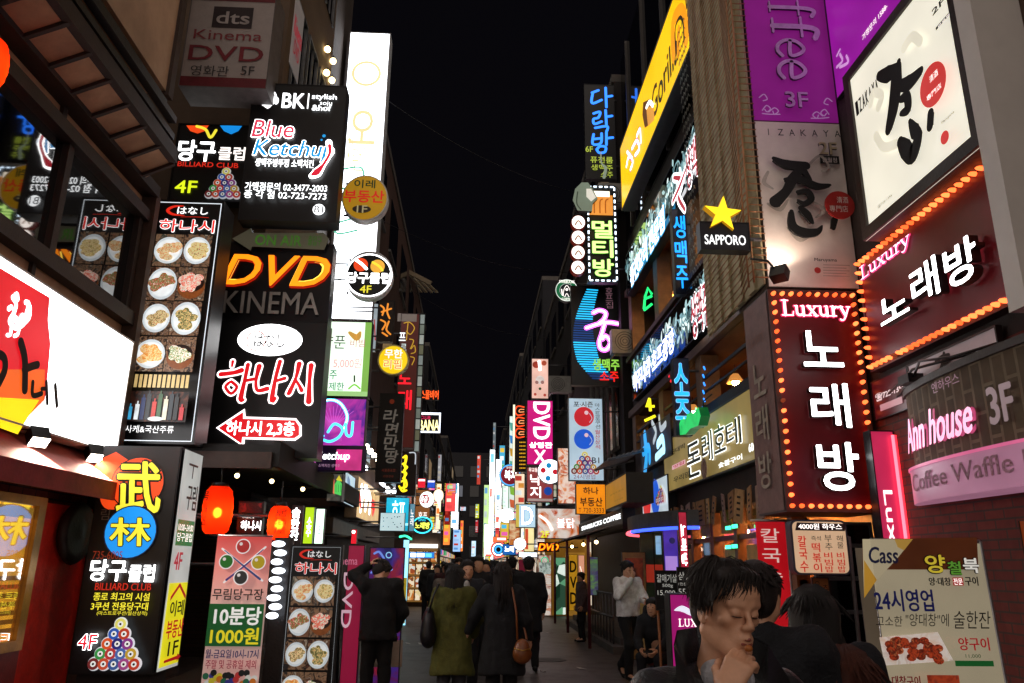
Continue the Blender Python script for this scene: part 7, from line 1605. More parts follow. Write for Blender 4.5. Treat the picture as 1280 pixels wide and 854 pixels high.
def nets(D, lo, h):
    n = D.shape; ins = D < 0
    cs = [(i, j, k) for i in (0, 1) for j in (0, 1) for k in (0, 1)]
    def C(A, c): return A[c[0]:n[0] - 1 + c[0], c[1]:n[1] - 1 + c[1], c[2]:n[2] - 1 + c[2]]
    cnt = sum(C(ins, c).astype(np.int8) for c in cs); act = (cnt > 0) & (cnt < 8)
    idx = np.argwhere(act); vid = np.full(act.shape, -1, np.int64); vid[act] = np.arange(len(idx))
    acc = np.zeros((len(idx), 3)); num = np.zeros(len(idx)); i, j, k = idx.T
    for a in cs:
        for ax in range(3):
            if a[ax]: continue
            b = list(a); b[ax] = 1
            da = D[i + a[0], j + a[1], k + a[2]]; db = D[i + b[0], j + b[1], k + b[2]]
            m = (da < 0) != (db < 0); t = np.where(m, da / np.where(m, da - db, 1), 0)
            for q in range(3): acc[:, q] += np.where(m, a[q] + (t if q == ax else 0), 0)
            num += m
    V = lo + h * (idx + acc / np.maximum(num, 1)[:, None])
    F = []
    for ax in range(3):
        u, v = (ax + 1) % 3, (ax + 2) % 3
        A = np.take(ins, range(n[ax] - 1), ax); B = np.take(ins, range(1, n[ax]), ax)
        e = np.argwhere(A != B)
        e = e[(e[:, u] > 0) & (e[:, v] > 0) & (e[:, u] < n[u] - 1) & (e[:, v] < n[v] - 1)]
        fl = A[tuple(e.T)]
        def cell(du, dv):
            c = e.copy(); c[:, u] -= du; c[:, v] -= dv; return vid[tuple(c.T)]
        q = np.stack([cell(1, 1), cell(0, 1), cell(0, 0), cell(1, 0)], 1)
        q[~fl] = q[~fl][:, ::-1]; F.append(q)
    return V, np.concatenate(F)
from mathutils import noise
def skin(name, groups, parent=None, wr=0):
    """one mesh from several fields: groups = [(prims, h, k, material)]"""
    V, F, MI, mats, base = [], [], [], [], 0
    for prims, h, k, m in groups:
        D, lo, hh = surf(prims, h, k); v, f = nets(D, lo, hh)
        if m not in mats: mats.append(m)
        V.append(v); F.append(f + base); MI += [mats.index(m)] * len(f); base += len(v)
    V = np.concatenate(V); F = np.concatenate(F)
    if wr:
        e1 = V[F[:, 1]] - V[F[:, 0]]; e2 = V[F[:, 2]] - V[F[:, 0]]; fn = np.cross(e1, e2); vn = np.zeros_like(V)
        for c_ in range(4): np.add.at(vn, F[:, c_], fn)
        vn /= np.maximum(np.linalg.norm(vn, axis=1), 1e-9)[:, None]
        off = random.uniform(0, 50)
        nz = np.array([noise.noise((v[0] * 11 + off, v[1] * 11, v[2] * 4.5 + v[0] * 3)) + .6 * noise.noise((v[0] * 23, v[1] * 23 + off, v[2] * 15)) for v in V])
        V = V + vn * (nz * wr)[:, None]
    me = bpy.data.meshes.new(name); me.from_pydata(V.tolist(), [], F.tolist())
    for m in mats: me.materials.append(m)
    me.polygons.foreach_set('material_index', MI); me.polygons.foreach_set('use_smooth', [True] * len(F)); me.update()
    o = bpy.data.objects.new(name, me); COL.objects.link(o)
    if parent is not None: o.parent = parent
    return o
def cloth(h, rough=.85, scale=14, bump=.5, vary=.3): return pr(h, rough, 0, scale, vary, bump)
SKINM = pr('#d4a080', .46, vary=.08, scale=30, bump=.06); HAIRM = pr('#0e0807', .55, scale=60, bump=.5); HAIRB = pr('#170b08', .55, scale=60, bump=.5); LIPM = pr('#8a4a40', .4, bump=0); EYEM = pr('#0a0808', .2, bump=0)
def rotm(yaw=0, pitch=0, roll=0):
    a, b, c = math.radians(yaw), math.radians(pitch), math.radians(roll)
    return np.array(Matrix.Rotation(a, 3, 'Z') @ Matrix.Rotation(b, 3, 'X') @ Matrix.Rotation(c, 3, 'Y'))
def hand_prims(w_, d, n_, side, curl=.5, sc=1.0, spread=.08, curls=None):
    """palm and five unequal bent fingers: w_ wrist, d finger direction, n_ palm normal"""
    d = np.array(d, float); d /= np.linalg.norm(d); n_ = np.array(n_, float); n_ -= d * (n_ @ d); n_ /= np.linalg.norm(n_); x = np.cross(d, n_) * side; w_ = np.array(w_, float)
    L = [(.038, .024, .018), (.042, .027, .02), (.039, .025, .019), (.030, .019, .016)]
    P = [('c', w_ - d * .02, w_ + d * .02, .026 * sc, .026 * sc, .02)]
    for i in range(4):
        o = (i - 1.5) * .019 * sc
        P.append(('c', w_ + d * .02 + x * o * .7, w_ + d * .085 * sc + x * o, .015 * sc, .0125 * sc, .015))
    for i in range(4):
        o = (i - 1.5) * .020 * sc; p = w_ + d * .087 * sc + x * o; a = 0; r = .0098 * sc
        c = curls[i] if curls else curl
        for j, l in enumerate(L[i]):
            a += c * (.9, 1.0, .7)[j]
            q = p + (d * math.cos(a) + n_ * math.sin(a) + x * (i - 1.5) * spread * (1 if j == 0 else .3)) * l * sc
            P.append(('c', p, q, r, r * .9, .006)); p = q; r *= .9
    p = w_ + d * .025 * sc - x * .03 * sc; r = .0125 * sc
    for j, l in enumerate((.04, .032, .026)):
        q = p + (d * (.62 + .12 * j) - x * (.6 - .32 * j) + n_ * (.35 + .25 * j + curl * .25)) * l * sc
        P.append(('c', p, q, r, r * .88, .008)); p = q; r *= .88
    return P
def head_prims(c, R, sc=1.0, nose=True):
    t = lambda *p: np.array(c) + R @ (np.array(p) * sc)
    rr = lambda *r: np.array(r) * sc
    P = [('e', t(0, -.012, .035), rr(.076, .095, .088), R, .03), ('e', t(0, .026, -.04), rr(.056, .062, .066), R, .03), ('c', t(0, .058, -.088), t(0, .066, -.09), .022 * sc, .022 * sc, .03)]
    for sgn in (-1, 1):
        P += [('c', t(sgn * .062, -.01, -.055), t(sgn * .03, .055, -.088), .02 * sc, .018 * sc, .03), ('e', t(sgn * .042, .056, -.018), rr(.024, .026, .022), R, .02),
              ('e', t(sgn * .078, -.006, -.012), rr(.010, .02, .032), R, .01), ('e', t(sgn * .083, -.012, .004), rr(.006, .016, .018), R, .006)]
    if nose:
        P += [('c', t(0, .083, .012), t(0, .102, -.024), .008 * sc, .0125 * sc, .014), ('c', t(-.012, .09, -.03), t(.012, .09, -.03), .009 * sc, .009 * sc, .01), ('c', t(-.05, .074, .022), t(.05, .074, .022), .012 * sc, .012 * sc, .02)]
    return P, t, rr
def person(label, loc, yaw, H=1.7, h=.02, pose=None, top='#15151a', top_hem=.85, flare=.02, pants='#101014', shoes='#0c0c0c', hair='short', hairm=None, head=(0, 0, 0), inner=None, skirt=None, hands=True, hres=.008, bulk=1.0, hood=False, face=True, lean=(0, 0)):
    s = H / 1.72; J = dict(pel=(0, 0, .95), chest=(0, .0, 1.28), neck=(0, -.01, 1.47), head=(0, .02, 1.60), shL=(-.175, 0, 1.41), shR=(.175, 0, 1.41), elL=(-.23, -.02, 1.13), elR=(.23, -.02, 1.13), wrL=(-.23, .06, .89), wrR=(.23, .06, .89),
                          hiL=(-.085, 0, .91), hiR=(.085, 0, .91), knL=(-.095, .03, .49), knR=(.095, .03, .49), anL=(-.1, -.01, .08), anR=(.1, -.01, .08), toL=(-.115, .15, .03), toR=(.115, .15, .03), hdL=None, hdR=None, pnL=(.9, .2, 0), pnR=(-.9, .2, 0), curlL=.45, curlR=.45)
    if pose: J.update(pose)
    J = {k_: (np.array(v) * s if isinstance(v, tuple) else v) for k_, v in J.items()}
    for k_ in ('chest', 'neck', 'head', 'shL', 'shR'):
        J[k_] = J[k_] + np.array([lean[0], lean[1], 0]) * max(0, (J[k_][2] / s - .95)) * s
    b = bulk
    R = rotm(*head); hp, t, rr = head_prims(J['head'], R, s, face)
    body = [('e', J['pel'], np.array((.15, .10, .12)) * s, None, .05), ('c', J['pel'], J['chest'], .11 * s, .12 * s, .06), ('e', J['chest'] + np.array((0, 0, .03)) * s, np.array((.155, .1, .15)) * s, None, .05),
            ('c', J['chest'], J['neck'], .1 * s, .055 * s, .05), ('c', J['neck'] - np.array((0, 0, .02)) * s, t(0, -.025, -.04), .054 * s, .05 * s, .02)] + hp
    for c in 'LR':
        body += [('c', J['sh' + c], J['el' + c], .048 * s, .038 * s, .03), ('c', J['el' + c], J['wr' + c], .038 * s, .026 * s, .02), ('c', J['neck'] - np.array((0, 0, .05)) * s, J['sh' + c], .05 * s, .05 * s, .04),
                 ('c', J['hi' + c], J['kn' + c], .078 * s, .052 * s, .04), ('c', J['kn' + c], J['an' + c], .052 * s, .036 * s, .03), ('c', J['an' + c], J['to' + c], .036 * s, .03 * s, .03)]
    groups = [(body, h, .02, SKINM)]
    if hands:
        for c, sd in (('L', 1), ('R', -1)):
            d = J['hd' + c]; d = (J['wr' + c] - J['el' + c]) if d is None else np.array(d)
            groups.append((hand_prims(J['wr' + c], d, J['pn' + c], sd, J['curl' + c], s), hres, .008, SKINM))
    root = skin('person', groups); root.location = loc; root.rotation_euler.z = math.radians(yaw); tag(root, label, 'person')
    # trousers, shoes
    g = []
    for c in 'LR':
        g += [('c', J['hi' + c], J['kn' + c], .098 * s, .073 * s, .04), ('c', J['kn' + c], J['an' + c] + (0, 0, .02), .073 * s, .062 * s, .03)]
    g += [('e', J['pel'] - np.array((0, 0, .02)) * s, np.array((.165, .118, .12)) * s, None, .04)]
    skin('trousers', [(g, h, .03, cloth(pants))], root, .010)
    for c in 'LR': skin('shoe', [([('c', J['an' + c] + np.array((0, -.03, -.035)) * s, J['to' + c], .042 * s, .036 * s, .02), ('c', J['an' + c], J['an' + c] + np.array((0, 0, -.03)) * s, .046 * s, .042 * s, .02)], h, .02, pr(shoes, .4))], root)
    # jacket / coat
    A = np.array
    up = J['chest']; n0 = J['neck']
    hem = top_hem * s
    g = [('e', up + A((0, 0, .03)) * s, A((.18 * b, .125 * b, .17)) * s, None, .05), ('c', n0 - A((0, 0, .07)) * s, n0 - A((0, 0, .02)) * s, .085 * s, .07 * s, .04)]
    w0 = A((J['pel'][0] * .6 + up[0] * .4, J['pel'][1] * .6 + up[1] * .4, 1.08 * s))
    g += [('c', w0 - A((.06, 0, 0)) * s, up - A((.07, 0, 0)) * s, .115 * b * s, .125 * b * s, .06), ('c', w0 + A((.06, 0, 0)) * s, up + A((.07, 0, 0)) * s, .115 * b * s, .125 * b * s, .06)]
    for x in (-.07, 0, .07): g.append(('c', w0 + A((x * .8, 0, 0)) * s, A((J['pel'][0] + x * (1 + flare * 8) * s, J['pel'][1] + flare * .3, hem)), .12 * b * s, (.115 + flare) * b * s, .06))
    g.append(('e-', A((J['pel'][0], J['pel'][1], hem - .3 * s)), A((.5, .5, .3)) * s, None, .01))
    for c in 'LR':
        g += [('c', n0 - A((0, 0, .06)) * s, J['sh' + c], .07 * s, .078 * b * s, .05), ('c', J['sh' + c], J['el' + c], .082 * b * s, .066 * b * s, .035), ('c', J['el' + c], J['wr' + c] - (J['wr' + c] - J['el' + c]) * .06, .066 * b * s, .05 * b * s, .03)]
        # folds at the elbow
        mid = J['el' + c]
        for q in (-.04, .0, .045): g.append(('e', mid + (J['sh' + c] - mid) * (.12 + q * 3), A((.069, .069, .012)) * s * b, rotm(0, 20 * q * 30, 25), .02))
    if hood: g += [('c', n0 + A((-.07, -.07, -.03)) * s, n0 + A((.07, -.07, -.03)) * s, .06 * s, .06 * s, .04), ('c', n0 + A((-.05, -.1, -.12)) * s, n0 + A((.05, -.1, -.12)) * s, .05 * s, .05 * s, .05)]
    else: g += [('c', n0 + A((-.05, -.03, -.01)) * s, n0 + A((.05, -.03, -.01)) * s, .05 * s, .05 * s, .02)]
    skin('jacket', [(g, h, .03, cloth(top))], root, .013)
    if inner:
        skin('shirt', [([('e', up + A((0, .098 * b, .04)) * s, A((.05, .05, .16)) * s, None, .02), ('c', n0 + A((0, .03, -.03)) * s, up + A((0, .07, .1)) * s, .05 * s, .04 * s, .03)], h, .02, cloth(inner))], root)
    # hair
    HM = hairm or HAIRM
    hc = [('e', t(0, -.022, .055), rr(.086, .1, .088), R, .02), ('e', t(0, -.05, .0), rr(.08, .07, .085), R, .02), ('c', t(-.055, .045, .09), t(.055, .045, .09), .022 * s, .022 * s, .03)]
    for sg in (-1, 1): hc.append(('c', t(sg * .074, .01, .06), t(sg * .078, .0, .0), .022 * s, .014 * s, .02))
    if hair in ('long', 'bob'):
        for sg in (-1, 0, 1):
            L = -.34 if hair == 'long' else -.12
            hc.append(('c', t(sg * .05, -.07, .03), t(sg * .055, -.1 - (.02 if hair == 'long' else 0), L), .06 * s, (.035 if hair == 'long' else .045) * s, .04))
            if sg: hc.append(('c', t(sg * .075, .0, .04), t(sg * .082, -.03, L * .8 + .02), .03 * s, .025 * s, .03))
    o = skin('hair', [(hc, min(h, .012), .02, HM)], root)
    q = MB(); rnd = random.Random(label)
    nst = 60 if h > .015 else 130
    for i in range(nst):
        a = rnd.uniform(0, 6.28); e = rnd.uniform(.05, 1.25)
        d = A((math.cos(a) * math.cos(e), math.sin(a) * math.cos(e), math.sin(e)))
        p0 = t(*(A((0, -.022, .05)) + d * A((.083, .097, .085))))
        dn = A((d[0] * .5, d[1] * .5 - .1, -.55 if hair != 'short' else rnd.uniform(-.8, .0))); l = rnd.uniform(.025, .05) * (1 if hair == 'short' else 2.2) * s
        p1 = p0 + R @ (dn * l * .6 + d * l * (.12 if hair == 'short' else .2)); p2 = p1 + R @ (dn * l * .8)
        q.tube([p0, p1, p2], [.008 * s, .006 * s, .0012], HM, 4)
    if hair in ('long', 'bob'):
        L = -.36 if hair == 'long' else -.15
        for i in range(170):
            a = rnd.uniform(-2.5, 2.5) - math.pi / 2          # around the back and the sides
            d = A((math.cos(a), math.sin(a), 0)); x = d * A((.088, .1, 0)) + A((0, -.022, 0))
            o = rnd.uniform(.95, 1.1); l = L * rnd.uniform(.75, 1.1)
            if d[1] > .2: l *= .6
            P = [A((x[0] * .3, x[1] * .3 - .01, .148)), A((x[0] * .8, x[1] * .8 - .005, .115)), A((x[0] * o, x[1] * o, .03)), A((x[0] * o * 1.12, x[1] * o * 1.05 - .015, l * .45)), A((x[0] * 1.15 * o + rnd.uniform(-.03, .03), x[1] * o * 1.1 - .035 + rnd.uniform(-.015, .015), l))]
            q.tube([t(*p) for p in P], [.004, .008, .010, .009, .001], HM, 4)
    q.build('hair_tufts', root)
    if face and h < .03:
        for sg in (-1, 1):
            q = MB(); c = t(sg * .032, .083, .004); q.ball(c, (.012 * s, .009 * s, .005 * s), EYEM, 8); q.build('eye', root)
        q = MB(); q.tube([t(-.02, .086, -.062), t(0, .094, -.06), t(.02, .086, -.062)], .0045 * s, LIPM, 6); q.build('mouth', root)
    return root, J, t, R
def bag_strap(root_loc, yaw, pts, r, m, parent):
    q = MB(); q.tube(pts, r, m, 6); return q.build('strap', parent)
def ground_xy(px, Y): return (at_y(px, 760, Y)[0], Y, 0)

# man in black scratching his head, left
person('man in black bowing with one hand raised to his head', ground_xy(474, 9.3), 12, 1.72, .018, dict(elL=(-.30, .10, 1.52), wrL=(-.12, .14, 1.63), hdL=(.5, -.2, .55), pnL=(.6, -.3, -.6), elR=(.27, .02, 1.13), wrR=(.22, .12, .92), head=(0.01, .09, 1.56), chest=(0, .03, 1.28), neck=(0, .03, 1.46)), '#0b0b0e', .84, .02, '#0a0a0d', hair='short', head=(-62, -38, 0), bulk=1.02)
# woman in green parka and bag
r_, J, t, R = person('woman with long dark hair in an olive green parka seen from behind', ground_xy(567, 9.0), 0, 1.63, .018, dict(elR=(.27, .05, 1.12), wrR=(.24, .16, .95), elL=(-.25, -.02, 1.12), wrL=(-.2, .1, .95)), '#55551f', .56, .045, '#3a3a40', hair='long', bulk=1.03, hood=True, face=False)
loc = r_.location
q = MB(); BAGD = pr('#17161c', .45, scale=10)
o = skin('shoulder_bag', [([('e', (0, 0, .22), (.075, .13, .2), None, .03), ('e', (0, .02, .12), (.085, .14, .12), None, .05)], .012, .03, BAGD)]); o.location = (loc[0] - .265, loc[1] - .08, .78)
tag(o, 'large slouchy dark shoulder bag hanging at the green parka woman\'s left side', 'bag'); q.tube([(0, -.08, .36), (.05, -.1, .55), (.10, -.06, .66), (.09, .04, .66), (.03, .1, .5), (0, .09, .36)], .012, BAGD); q.build('strap', o)
# woman in black coat and brown bag
r_, J, t, R = person('woman in a black coat seen from behind walking beside the green parka', ground_xy(628, 8.8), 0, 1.66, .018, dict(elL=(-.31, .04, 1.16), wrL=(-.38, .12, .98), elR=(.27, -.02, 1.12), wrR=(.31, .05, .92)), '#0c0d12', .58, .05, '#0e0e12', hair='long', hairm=HAIRB, bulk=1.02, face=False)
loc = r_.location
o = skin('shoulder_bag', [([('e', (0, 0, .10), (.10, .07, .10), None, .02), ('e', (0, 0, .17), (.075, .055, .08), None, .03)], .01, .03, pr('#7a421a', .35, scale=8))]); o.location = (loc[0] + .205, loc[1] - .2, .66)
tag(o, 'brown leather shoulder bag with a long strap on the black coated woman', 'bag'); q = MB(); q.tube([(-.05, .0, .24), (-.06, .06, .5), (-.10, .07, .72), (-.12, .18, .785), (-.08, .3, .72), (.02, .25, .4), (.05, .02, .24)], .012, pr('#7a421a', .35, scale=8)); q.build('strap', o)
q = MB(); q.tube([(-.09, -.06, .16), (0, -.075, .14), (.09, -.06, .16)], .006, pr('#b88a3a', .3, .8)); q.build('zip', o)
# facing man in dark jacket with pale shirt
person('man in an open dark jacket and pale shirt walking this way', ground_xy(583, 10.6), 178, 1.70, .02, dict(knL=(-.1, .08, .5), anL=(-.1, .0, .1), elR=(.25, .05, 1.14), wrR=(.08, .22, 1.1), elL=(-.25, .0, 1.12), wrL=(-.16, .17, .98)), '#191b22', .82, .02, '#15161c', inner='#b8b4b0', head=(15, 0, 0))
person('person in a bright blue jacket in the crowd behind the open dark jacket', ground_xy(606, 13.5), 175, 1.72, .03, None, '#1450b8', .8, .02, '#15161c')
person('tall person in dark clothes with pale face between the two women further back', ground_xy(597, 13.0), 180, 1.78, .03, None, '#14141a', .8)
person('person in a pale grey hooded top behind the green parka', ground_xy(561, 12.5), 10, 1.66, .03, None, '#6a625c', .8, hood=True, face=False)
person('man in a long dark coat walking away to the right of the women', ground_xy(661, 13.2), -5, 1.78, .03, dict(knR=(.1, .12, .52), anR=(.1, .02, .1), knL=(-.1, -.02, .48), anL=(-.1, -.14, .1)), '#0e0e12', .62, .02, '#0c0c10', face=False)
CROWD = [('person in black at the right end of the far crowd', 640, 16, '#121216', 0), ('person in a brown coat deep in the crowd', 572, 17, '#2e221c', 180), ('person in a dark red top far back in the crowd', 555, 19, '#3a1218', 178), ('person in grey far back beside the blue jacket', 620, 20, '#2a2a2e', 0), ('person with a dark scarf far back on the left of the crowd', 545, 21, '#181a20', 175), ('person in black far back near the lit store', 534, 24, '#0f0f12', 0), ('small far figure under the ring neon', 627, 27, '#1c1c22', 180), ('small far figure left of the blue jacket', 590, 26, '#201a1a', 0), ('small far figure near the vanishing end of the street', 610, 33, '#181818', 0), ('small far figure beside the convenience store', 552, 30, '#241c1c', 180)]
for lab, x, Y, c, yw in CROWD: person(lab, ground_xy(x, Y), yw, random.uniform(1.62, 1.8), .035, None, c, .8, hands=False, face=False)
# white shirt man eating while walking, right
person('man in a white shirt walking with a hand at his mouth', ground_xy(785, 12.4), 205, 1.72, .018, dict(elR=(.26, .12, 1.22), wrR=(.06, .20, 1.47), hdR=(-.35, -.1, .6), pnR=(0, -1, 0), elL=(-.2, .14, 1.18), wrL=(-.06, .38, 1.14), knR=(.1, .15, .52), anR=(.1, .10, .1), toR=(.1, .26, .04), knL=(-.1, -.08, .5), anL=(-.1, -.36, .16), toL=(-.1, -.30, .03)), '#ece6e6', .93, .01, '#0c0c10', bulk=.98, head=(8, -8, 0))
# seated person by the chalkboards
person('person in dark clothes sitting low behind the white shirted man', (2.55, 11.2, 0), 150, 1.66, .022, dict(pel=(0, -.05, .50), chest=(0, .06, .82), neck=(0, .12, 1.02), head=(0, .17, 1.15), shL=(-.17, .1, .96), shR=(.17, .1, .96), elL=(-.22, .22, .72), elR=(.22, .22, .72), wrL=(-.12, .38, .6), wrR=(.12, .38, .6), hiL=(-.09, -.02, .48), hiR=(.09, -.02, .48), knL=(-.12, .38, .50), knR=(.12, .38, .50), anL=(-.12, .36, .08), anR=(.12, .36, .08), toL=(-.13, .5, .03), toR=(.13, .5, .03)), '#0d0e14', .48, .0, '#101018')
t = thing('stool', 'small round stool under the seated person', 'stool', (2.57, 11.25, 0)); q = MB(); q.lathe([(.16, .36), (.17, .38), (.17, .41), (.15, .42)], (0, 0, 0), pr('#8a2018', .4), 18); q.build('seat', t)
for a in (.8, 2.4, 3.9, 5.5): q = MB(); q.tube([(.12 * math.cos(a), .12 * math.sin(a), .36), (.16 * math.cos(a), .16 * math.sin(a), 0)], .014, STEEL); q.build('leg', t)
person('child sized figure in the shop doorway behind the railing', ground_xy(727, 18.5), 100, 1.5, .03, None, '#5a4a4a', .75, face=False)

# woman with brown hair and the man behind, right foreground
person('man in a navy jacket with short reddish hair seen from behind', (at_y(945, 740, 3.0)[0], 3.0, 0), -28, 1.66, .014, dict(elR=(.33, .16, 1.16), wrR=(.28, .34, 1.2), elL=(-.22, .08, 1.12), wrL=(-.16, .3, 1.1)), '#0f1118', .8, .02, '#101014', hairm=HAIRB, bulk=1.08, face=False, hands=False)
person('shorter woman with a rounded bob of dark hair facing away at the right', (at_y(1016, 760, 3.3)[0], 3.3, 0), -20, 1.56, .014, dict(elR=(.28, .12, 1.12), wrR=(.2, .3, 1.08)), '#12131a', .8, .02, '#101014', hair='bob', bulk=1.08, face=False, hands=False)
person('short person with curly reddish brown hair beside the cream poster', (at_y(1050, 820, 3.0)[0], 2.95, 0), 20, 1.36, .014, None, '#2a2420', .6, .02, '#101014', hair='bob', hairm=pr('#4a1f10', .5, scale=60, bump=.6), face=False, hands=False)
# ------------------------------------------------------------------ foreground man eating
def fore_man():
    A = np.array
    hc = A(at_y(909, 762, 2.3))           # centre of the head
    R = rotm(200, -9, -4)                  # faces the camera, turned towards the right of the picture, chin down
    sc = 1.0
    t = lambda *p: hc + R @ (A(p) * sc)
    rr = lambda *r: A(r) * sc
    # torso facing roughly the camera
    yaw = math.radians(186); fw = A((-math.sin(yaw), math.cos(yaw), 0)); rt = A((math.cos(yaw), math.sin(yaw), 0)); up = A((0, 0, 1.))
    nb = hc + A((-.015, .05, -.135)); w = lambda x, y, z: nb + rt * x + fw * y + up * z
    H = [('e', t(0, -.015, .03), rr(.073, .092, .088), R, .03), ('e', t(0, .02, -.045), rr(.054, .06, .066), R, .03),
         ('c', t(-.012, .066, -.098), t(.012, .066, -.098), .0185, .0185, .028), ('e', t(0, .055, .05), rr(.058, .035, .045), R, .03)]
    for g in (-1, 1):
        H += [('c', t(g * .058, -.012, -.062), t(g * .022, .058, -.098), .017, .0165, .03),          # jaw line
              ('e', t(g * .046, .052, -.016), rr(.020, .021, .017), R, .02),                        # cheek bone
              ('c', t(g * .014, .081, .026), t(g * .048, .068, .027), .0085, .008, .014),           # brow ridge
              ('e-', t(g * .031, .091, .006), rr(.018, .010, .010), R, .012),                       # socket
              ('e', t(g * .031, .073, .006), rr(.0165, .014, .0125), R, .005),                      # closed lid
              ('c', t(g * .018, .0865, -.0015), t(g * .044, .078, -.0015), .0022, .0018, .004),     # lid crease
              ('e', t(g * .0125, .094, -.030), rr(.0085, .010, .0075), R, .006),                    # nostril wing
              ('e-', t(g * .006, .101, -.037), rr(.0038, .0048, .003), R, .003),
              ('e', t(g * .079, -.012, -.010), rr(.006, .020, .031), R, .008), ('c', t(g * .081, -.024, .016), t(g * .085, .0, .012), .006, .005, .006), ('e-', t(g * .088, -.006, -.008), rr(.006, .010, .016), R, .006), ('e', t(g * .078, -.002, -.036), rr(.006, .008, .009), R, .006)]
    H += [('c', t(0, .082, .018), t(0, .1015, -.021), .0068, .0085, .012), ('e', t(0, .102, -.0255), rr(.0105, .0105, .0095), R, .008),
          ('e', t(0, .083, -.062), rr(.026, .014, .022), R, .02),
          ('c', t(-.020, .0875, -.0605), t(0, .0985, -.0575), .0045, .0062, .006), ('c', t(.020, .0875, -.0605), t(0, .0985, -.0575), .0045, .0062, .006),
          ('c-', t(-.019, .0985, -.0650), t(.019, .0985, -.0650), .0028, .0028, .003),
          ('c', t(-.016, .089, -.0725), t(.016, .089, -.0725), .0062, .0062, .006), ('c', t(-.004, .097, -.042), t(-.004, .0965, -.050), .002, .002, .004)]
    H += [('c', t(0, -.022, -.06), w(0, .0, -.03), .053, .056, .03), ('c', w(0, 0, -.03), w(0, .0, -.10), .058, .075, .04), ('e', t(0, .025, -.10), rr(.02, .02, .02), R, .03)]
    body = [('e', w(0, -.02, -.30), A((.16, .10, .17)), rotm(172), .05), ('c', w(0, 0, -.08), w(0, -.02, -.55), .08, .13, .05), ('c', w(0, 0, -.55), w(0, 0, -.75), .13, .14, .05)]
    # legs all the way to the ground
    hz = nb[2]
    for g in (-1, 1): body += [('c', w(g * .09, 0, -.62), w(g * .1, .02, -(hz - .48)), .085, .055, .04), ('c', w(g * .1, .02, -(hz - .48)), w(g * .1, 0, -(hz - .08)), .055, .04, .03), ('c', w(g * .1, 0, -(hz - .08)), w(g * .11, .15, -(hz - .035)), .04, .035, .03)]
    mouth = t(0, .10, -.066)
    # right hand (picture left of the mouth) brings food up; forearm comes from below
    wr = mouth + A((-.085, -.03, -.125)); el = w(.26, .10, -.36); sh = w(.18, -.02, -.125)
    el2 = w(-.25, .02, -.36); wr2 = w(-.2, .2, -.5); sh2 = w(-.18, -.02, -.125)
    body += [('c', w(0, 0, -.09), sh, .06, .06, .04), ('c', sh, el, .05, .042, .03), ('c', el, wr, .042, .028, .03), ('c', w(0, 0, -.09), sh2, .06, .06, .04), ('c', sh2, el2, .05, .042, .03), ('c', el2, wr2, .042, .028, .03)]
    hd = hand_prims(wr, mouth + A((-.02, -.015, -.03)) - wr, A((.65, .75, .1)), -1, .62, 1.0, .03, [.50, .56, .66, .78])
    hd2 = hand_prims(wr2, wr2 - el2, A((1, 0, 0)), 1, .5)
    root = skin('person', [(H, .0042, .012, SKINM), (body, .016, .03, SKINM), (hd, .0042, .006, SKINM), (hd2, .008, .008, SKINM)])
    tag(root, 'young man in a dark leather jacket lowering his head to eat from his hand', 'person')
    # jacket
    LEA = pr('#0c0d11', .48, scale=18, vary=.2, bump=.25)
    g = [('e', w(0, -.02, -.28), A((.215, .135, .2)), rotm(172), .05), ('c', w(-.08, 0, -.3), w(-.07, 0, -.72), .125, .135, .05), ('c', w(.08, 0, -.3), w(.07, 0, -.72), .125, .135, .05), ('c', w(-.09, -.02, -.10), w(.09, -.02, -.10), .06, .06, .05)]
    for s_, e_, v_ in ((sh, el, wr), (sh2, el2, wr2)):
        g += [('c', s_, e_, .086, .066, .04), ('c', e_, v_ - (v_ - e_) * .22, .066, .044, .03), ('c', w(0, -.02, -.08), s_, .07, .085, .05)]
        for q in (.25, .4, .55, .7, .85): g.append(('e', s_ + (e_ - s_) * q, A((.08 - .015 * q, .08 - .015 * q, .012)), rotm(20 * q, 60 * q - 20, 20), .02))
    g += [('c-', w(0, .06, -.0), w(0, .20, -.38), .055, .02, .02), ('e-', w(0, .03, .01), A((.075, .085, .085)), None, .015)]
    jk = skin('jacket', [(g, .009, .03, LEA)], root, .008)
    # stand collar and lapels
    q = MB()
    for sg in (-1, 1):
        P0 = [w(sg * .02, -.095, -.02), w(sg * .075, -.06, -.025), w(sg * .105, .01, -.045), w(sg * .085, .09, -.10), w(sg * .05, .135, -.20), w(sg * .03, .15, -.33)]
        P1 = [w(sg * .02, -.115, .075), w(sg * .095, -.075, .07), w(sg * .138, .01, .035), w(sg * .16, .09, -.06), w(sg * .125, .155, -.18), w(sg * .04, .165, -.33)]
        n = len(P0); v = P0 + P1 + [p + fw * .008 + rt * sg * .006 for p in P1] + [p + fw * .012 for p in P0]
        f = []
        for a, b in ((0, n), (n, 2 * n), (2 * n, 3 * n)):
            for i in range(n - 1): f.append((a + i, a + i + 1, b + i + 1, b + i))
        q.add(v, f, LEA, True)
    q.build('collar', jk)
    q = MB()
    for i in range(16): p = w(.028 - .002 * i, .158 - .001 * i, -.2 - i * .022); q.box(tuple(p - .004), tuple(p + .004), pr('#8a8478', .3, .9, bump=0))
    q.build('zip', jk)
    skin('shirt', [([('c', w(0, .07, -.06), w(0, .10, -.34), .052, .075, .03), ('c', w(-.03, .05, -.05), w(.03, .05, -.05), .045, .045, .02), ('c', w(0, .0, -.06), w(0, .02, -.04), .068, .066, .02)], .008, .02, cloth('#b9bcc4', scale=9))], root)
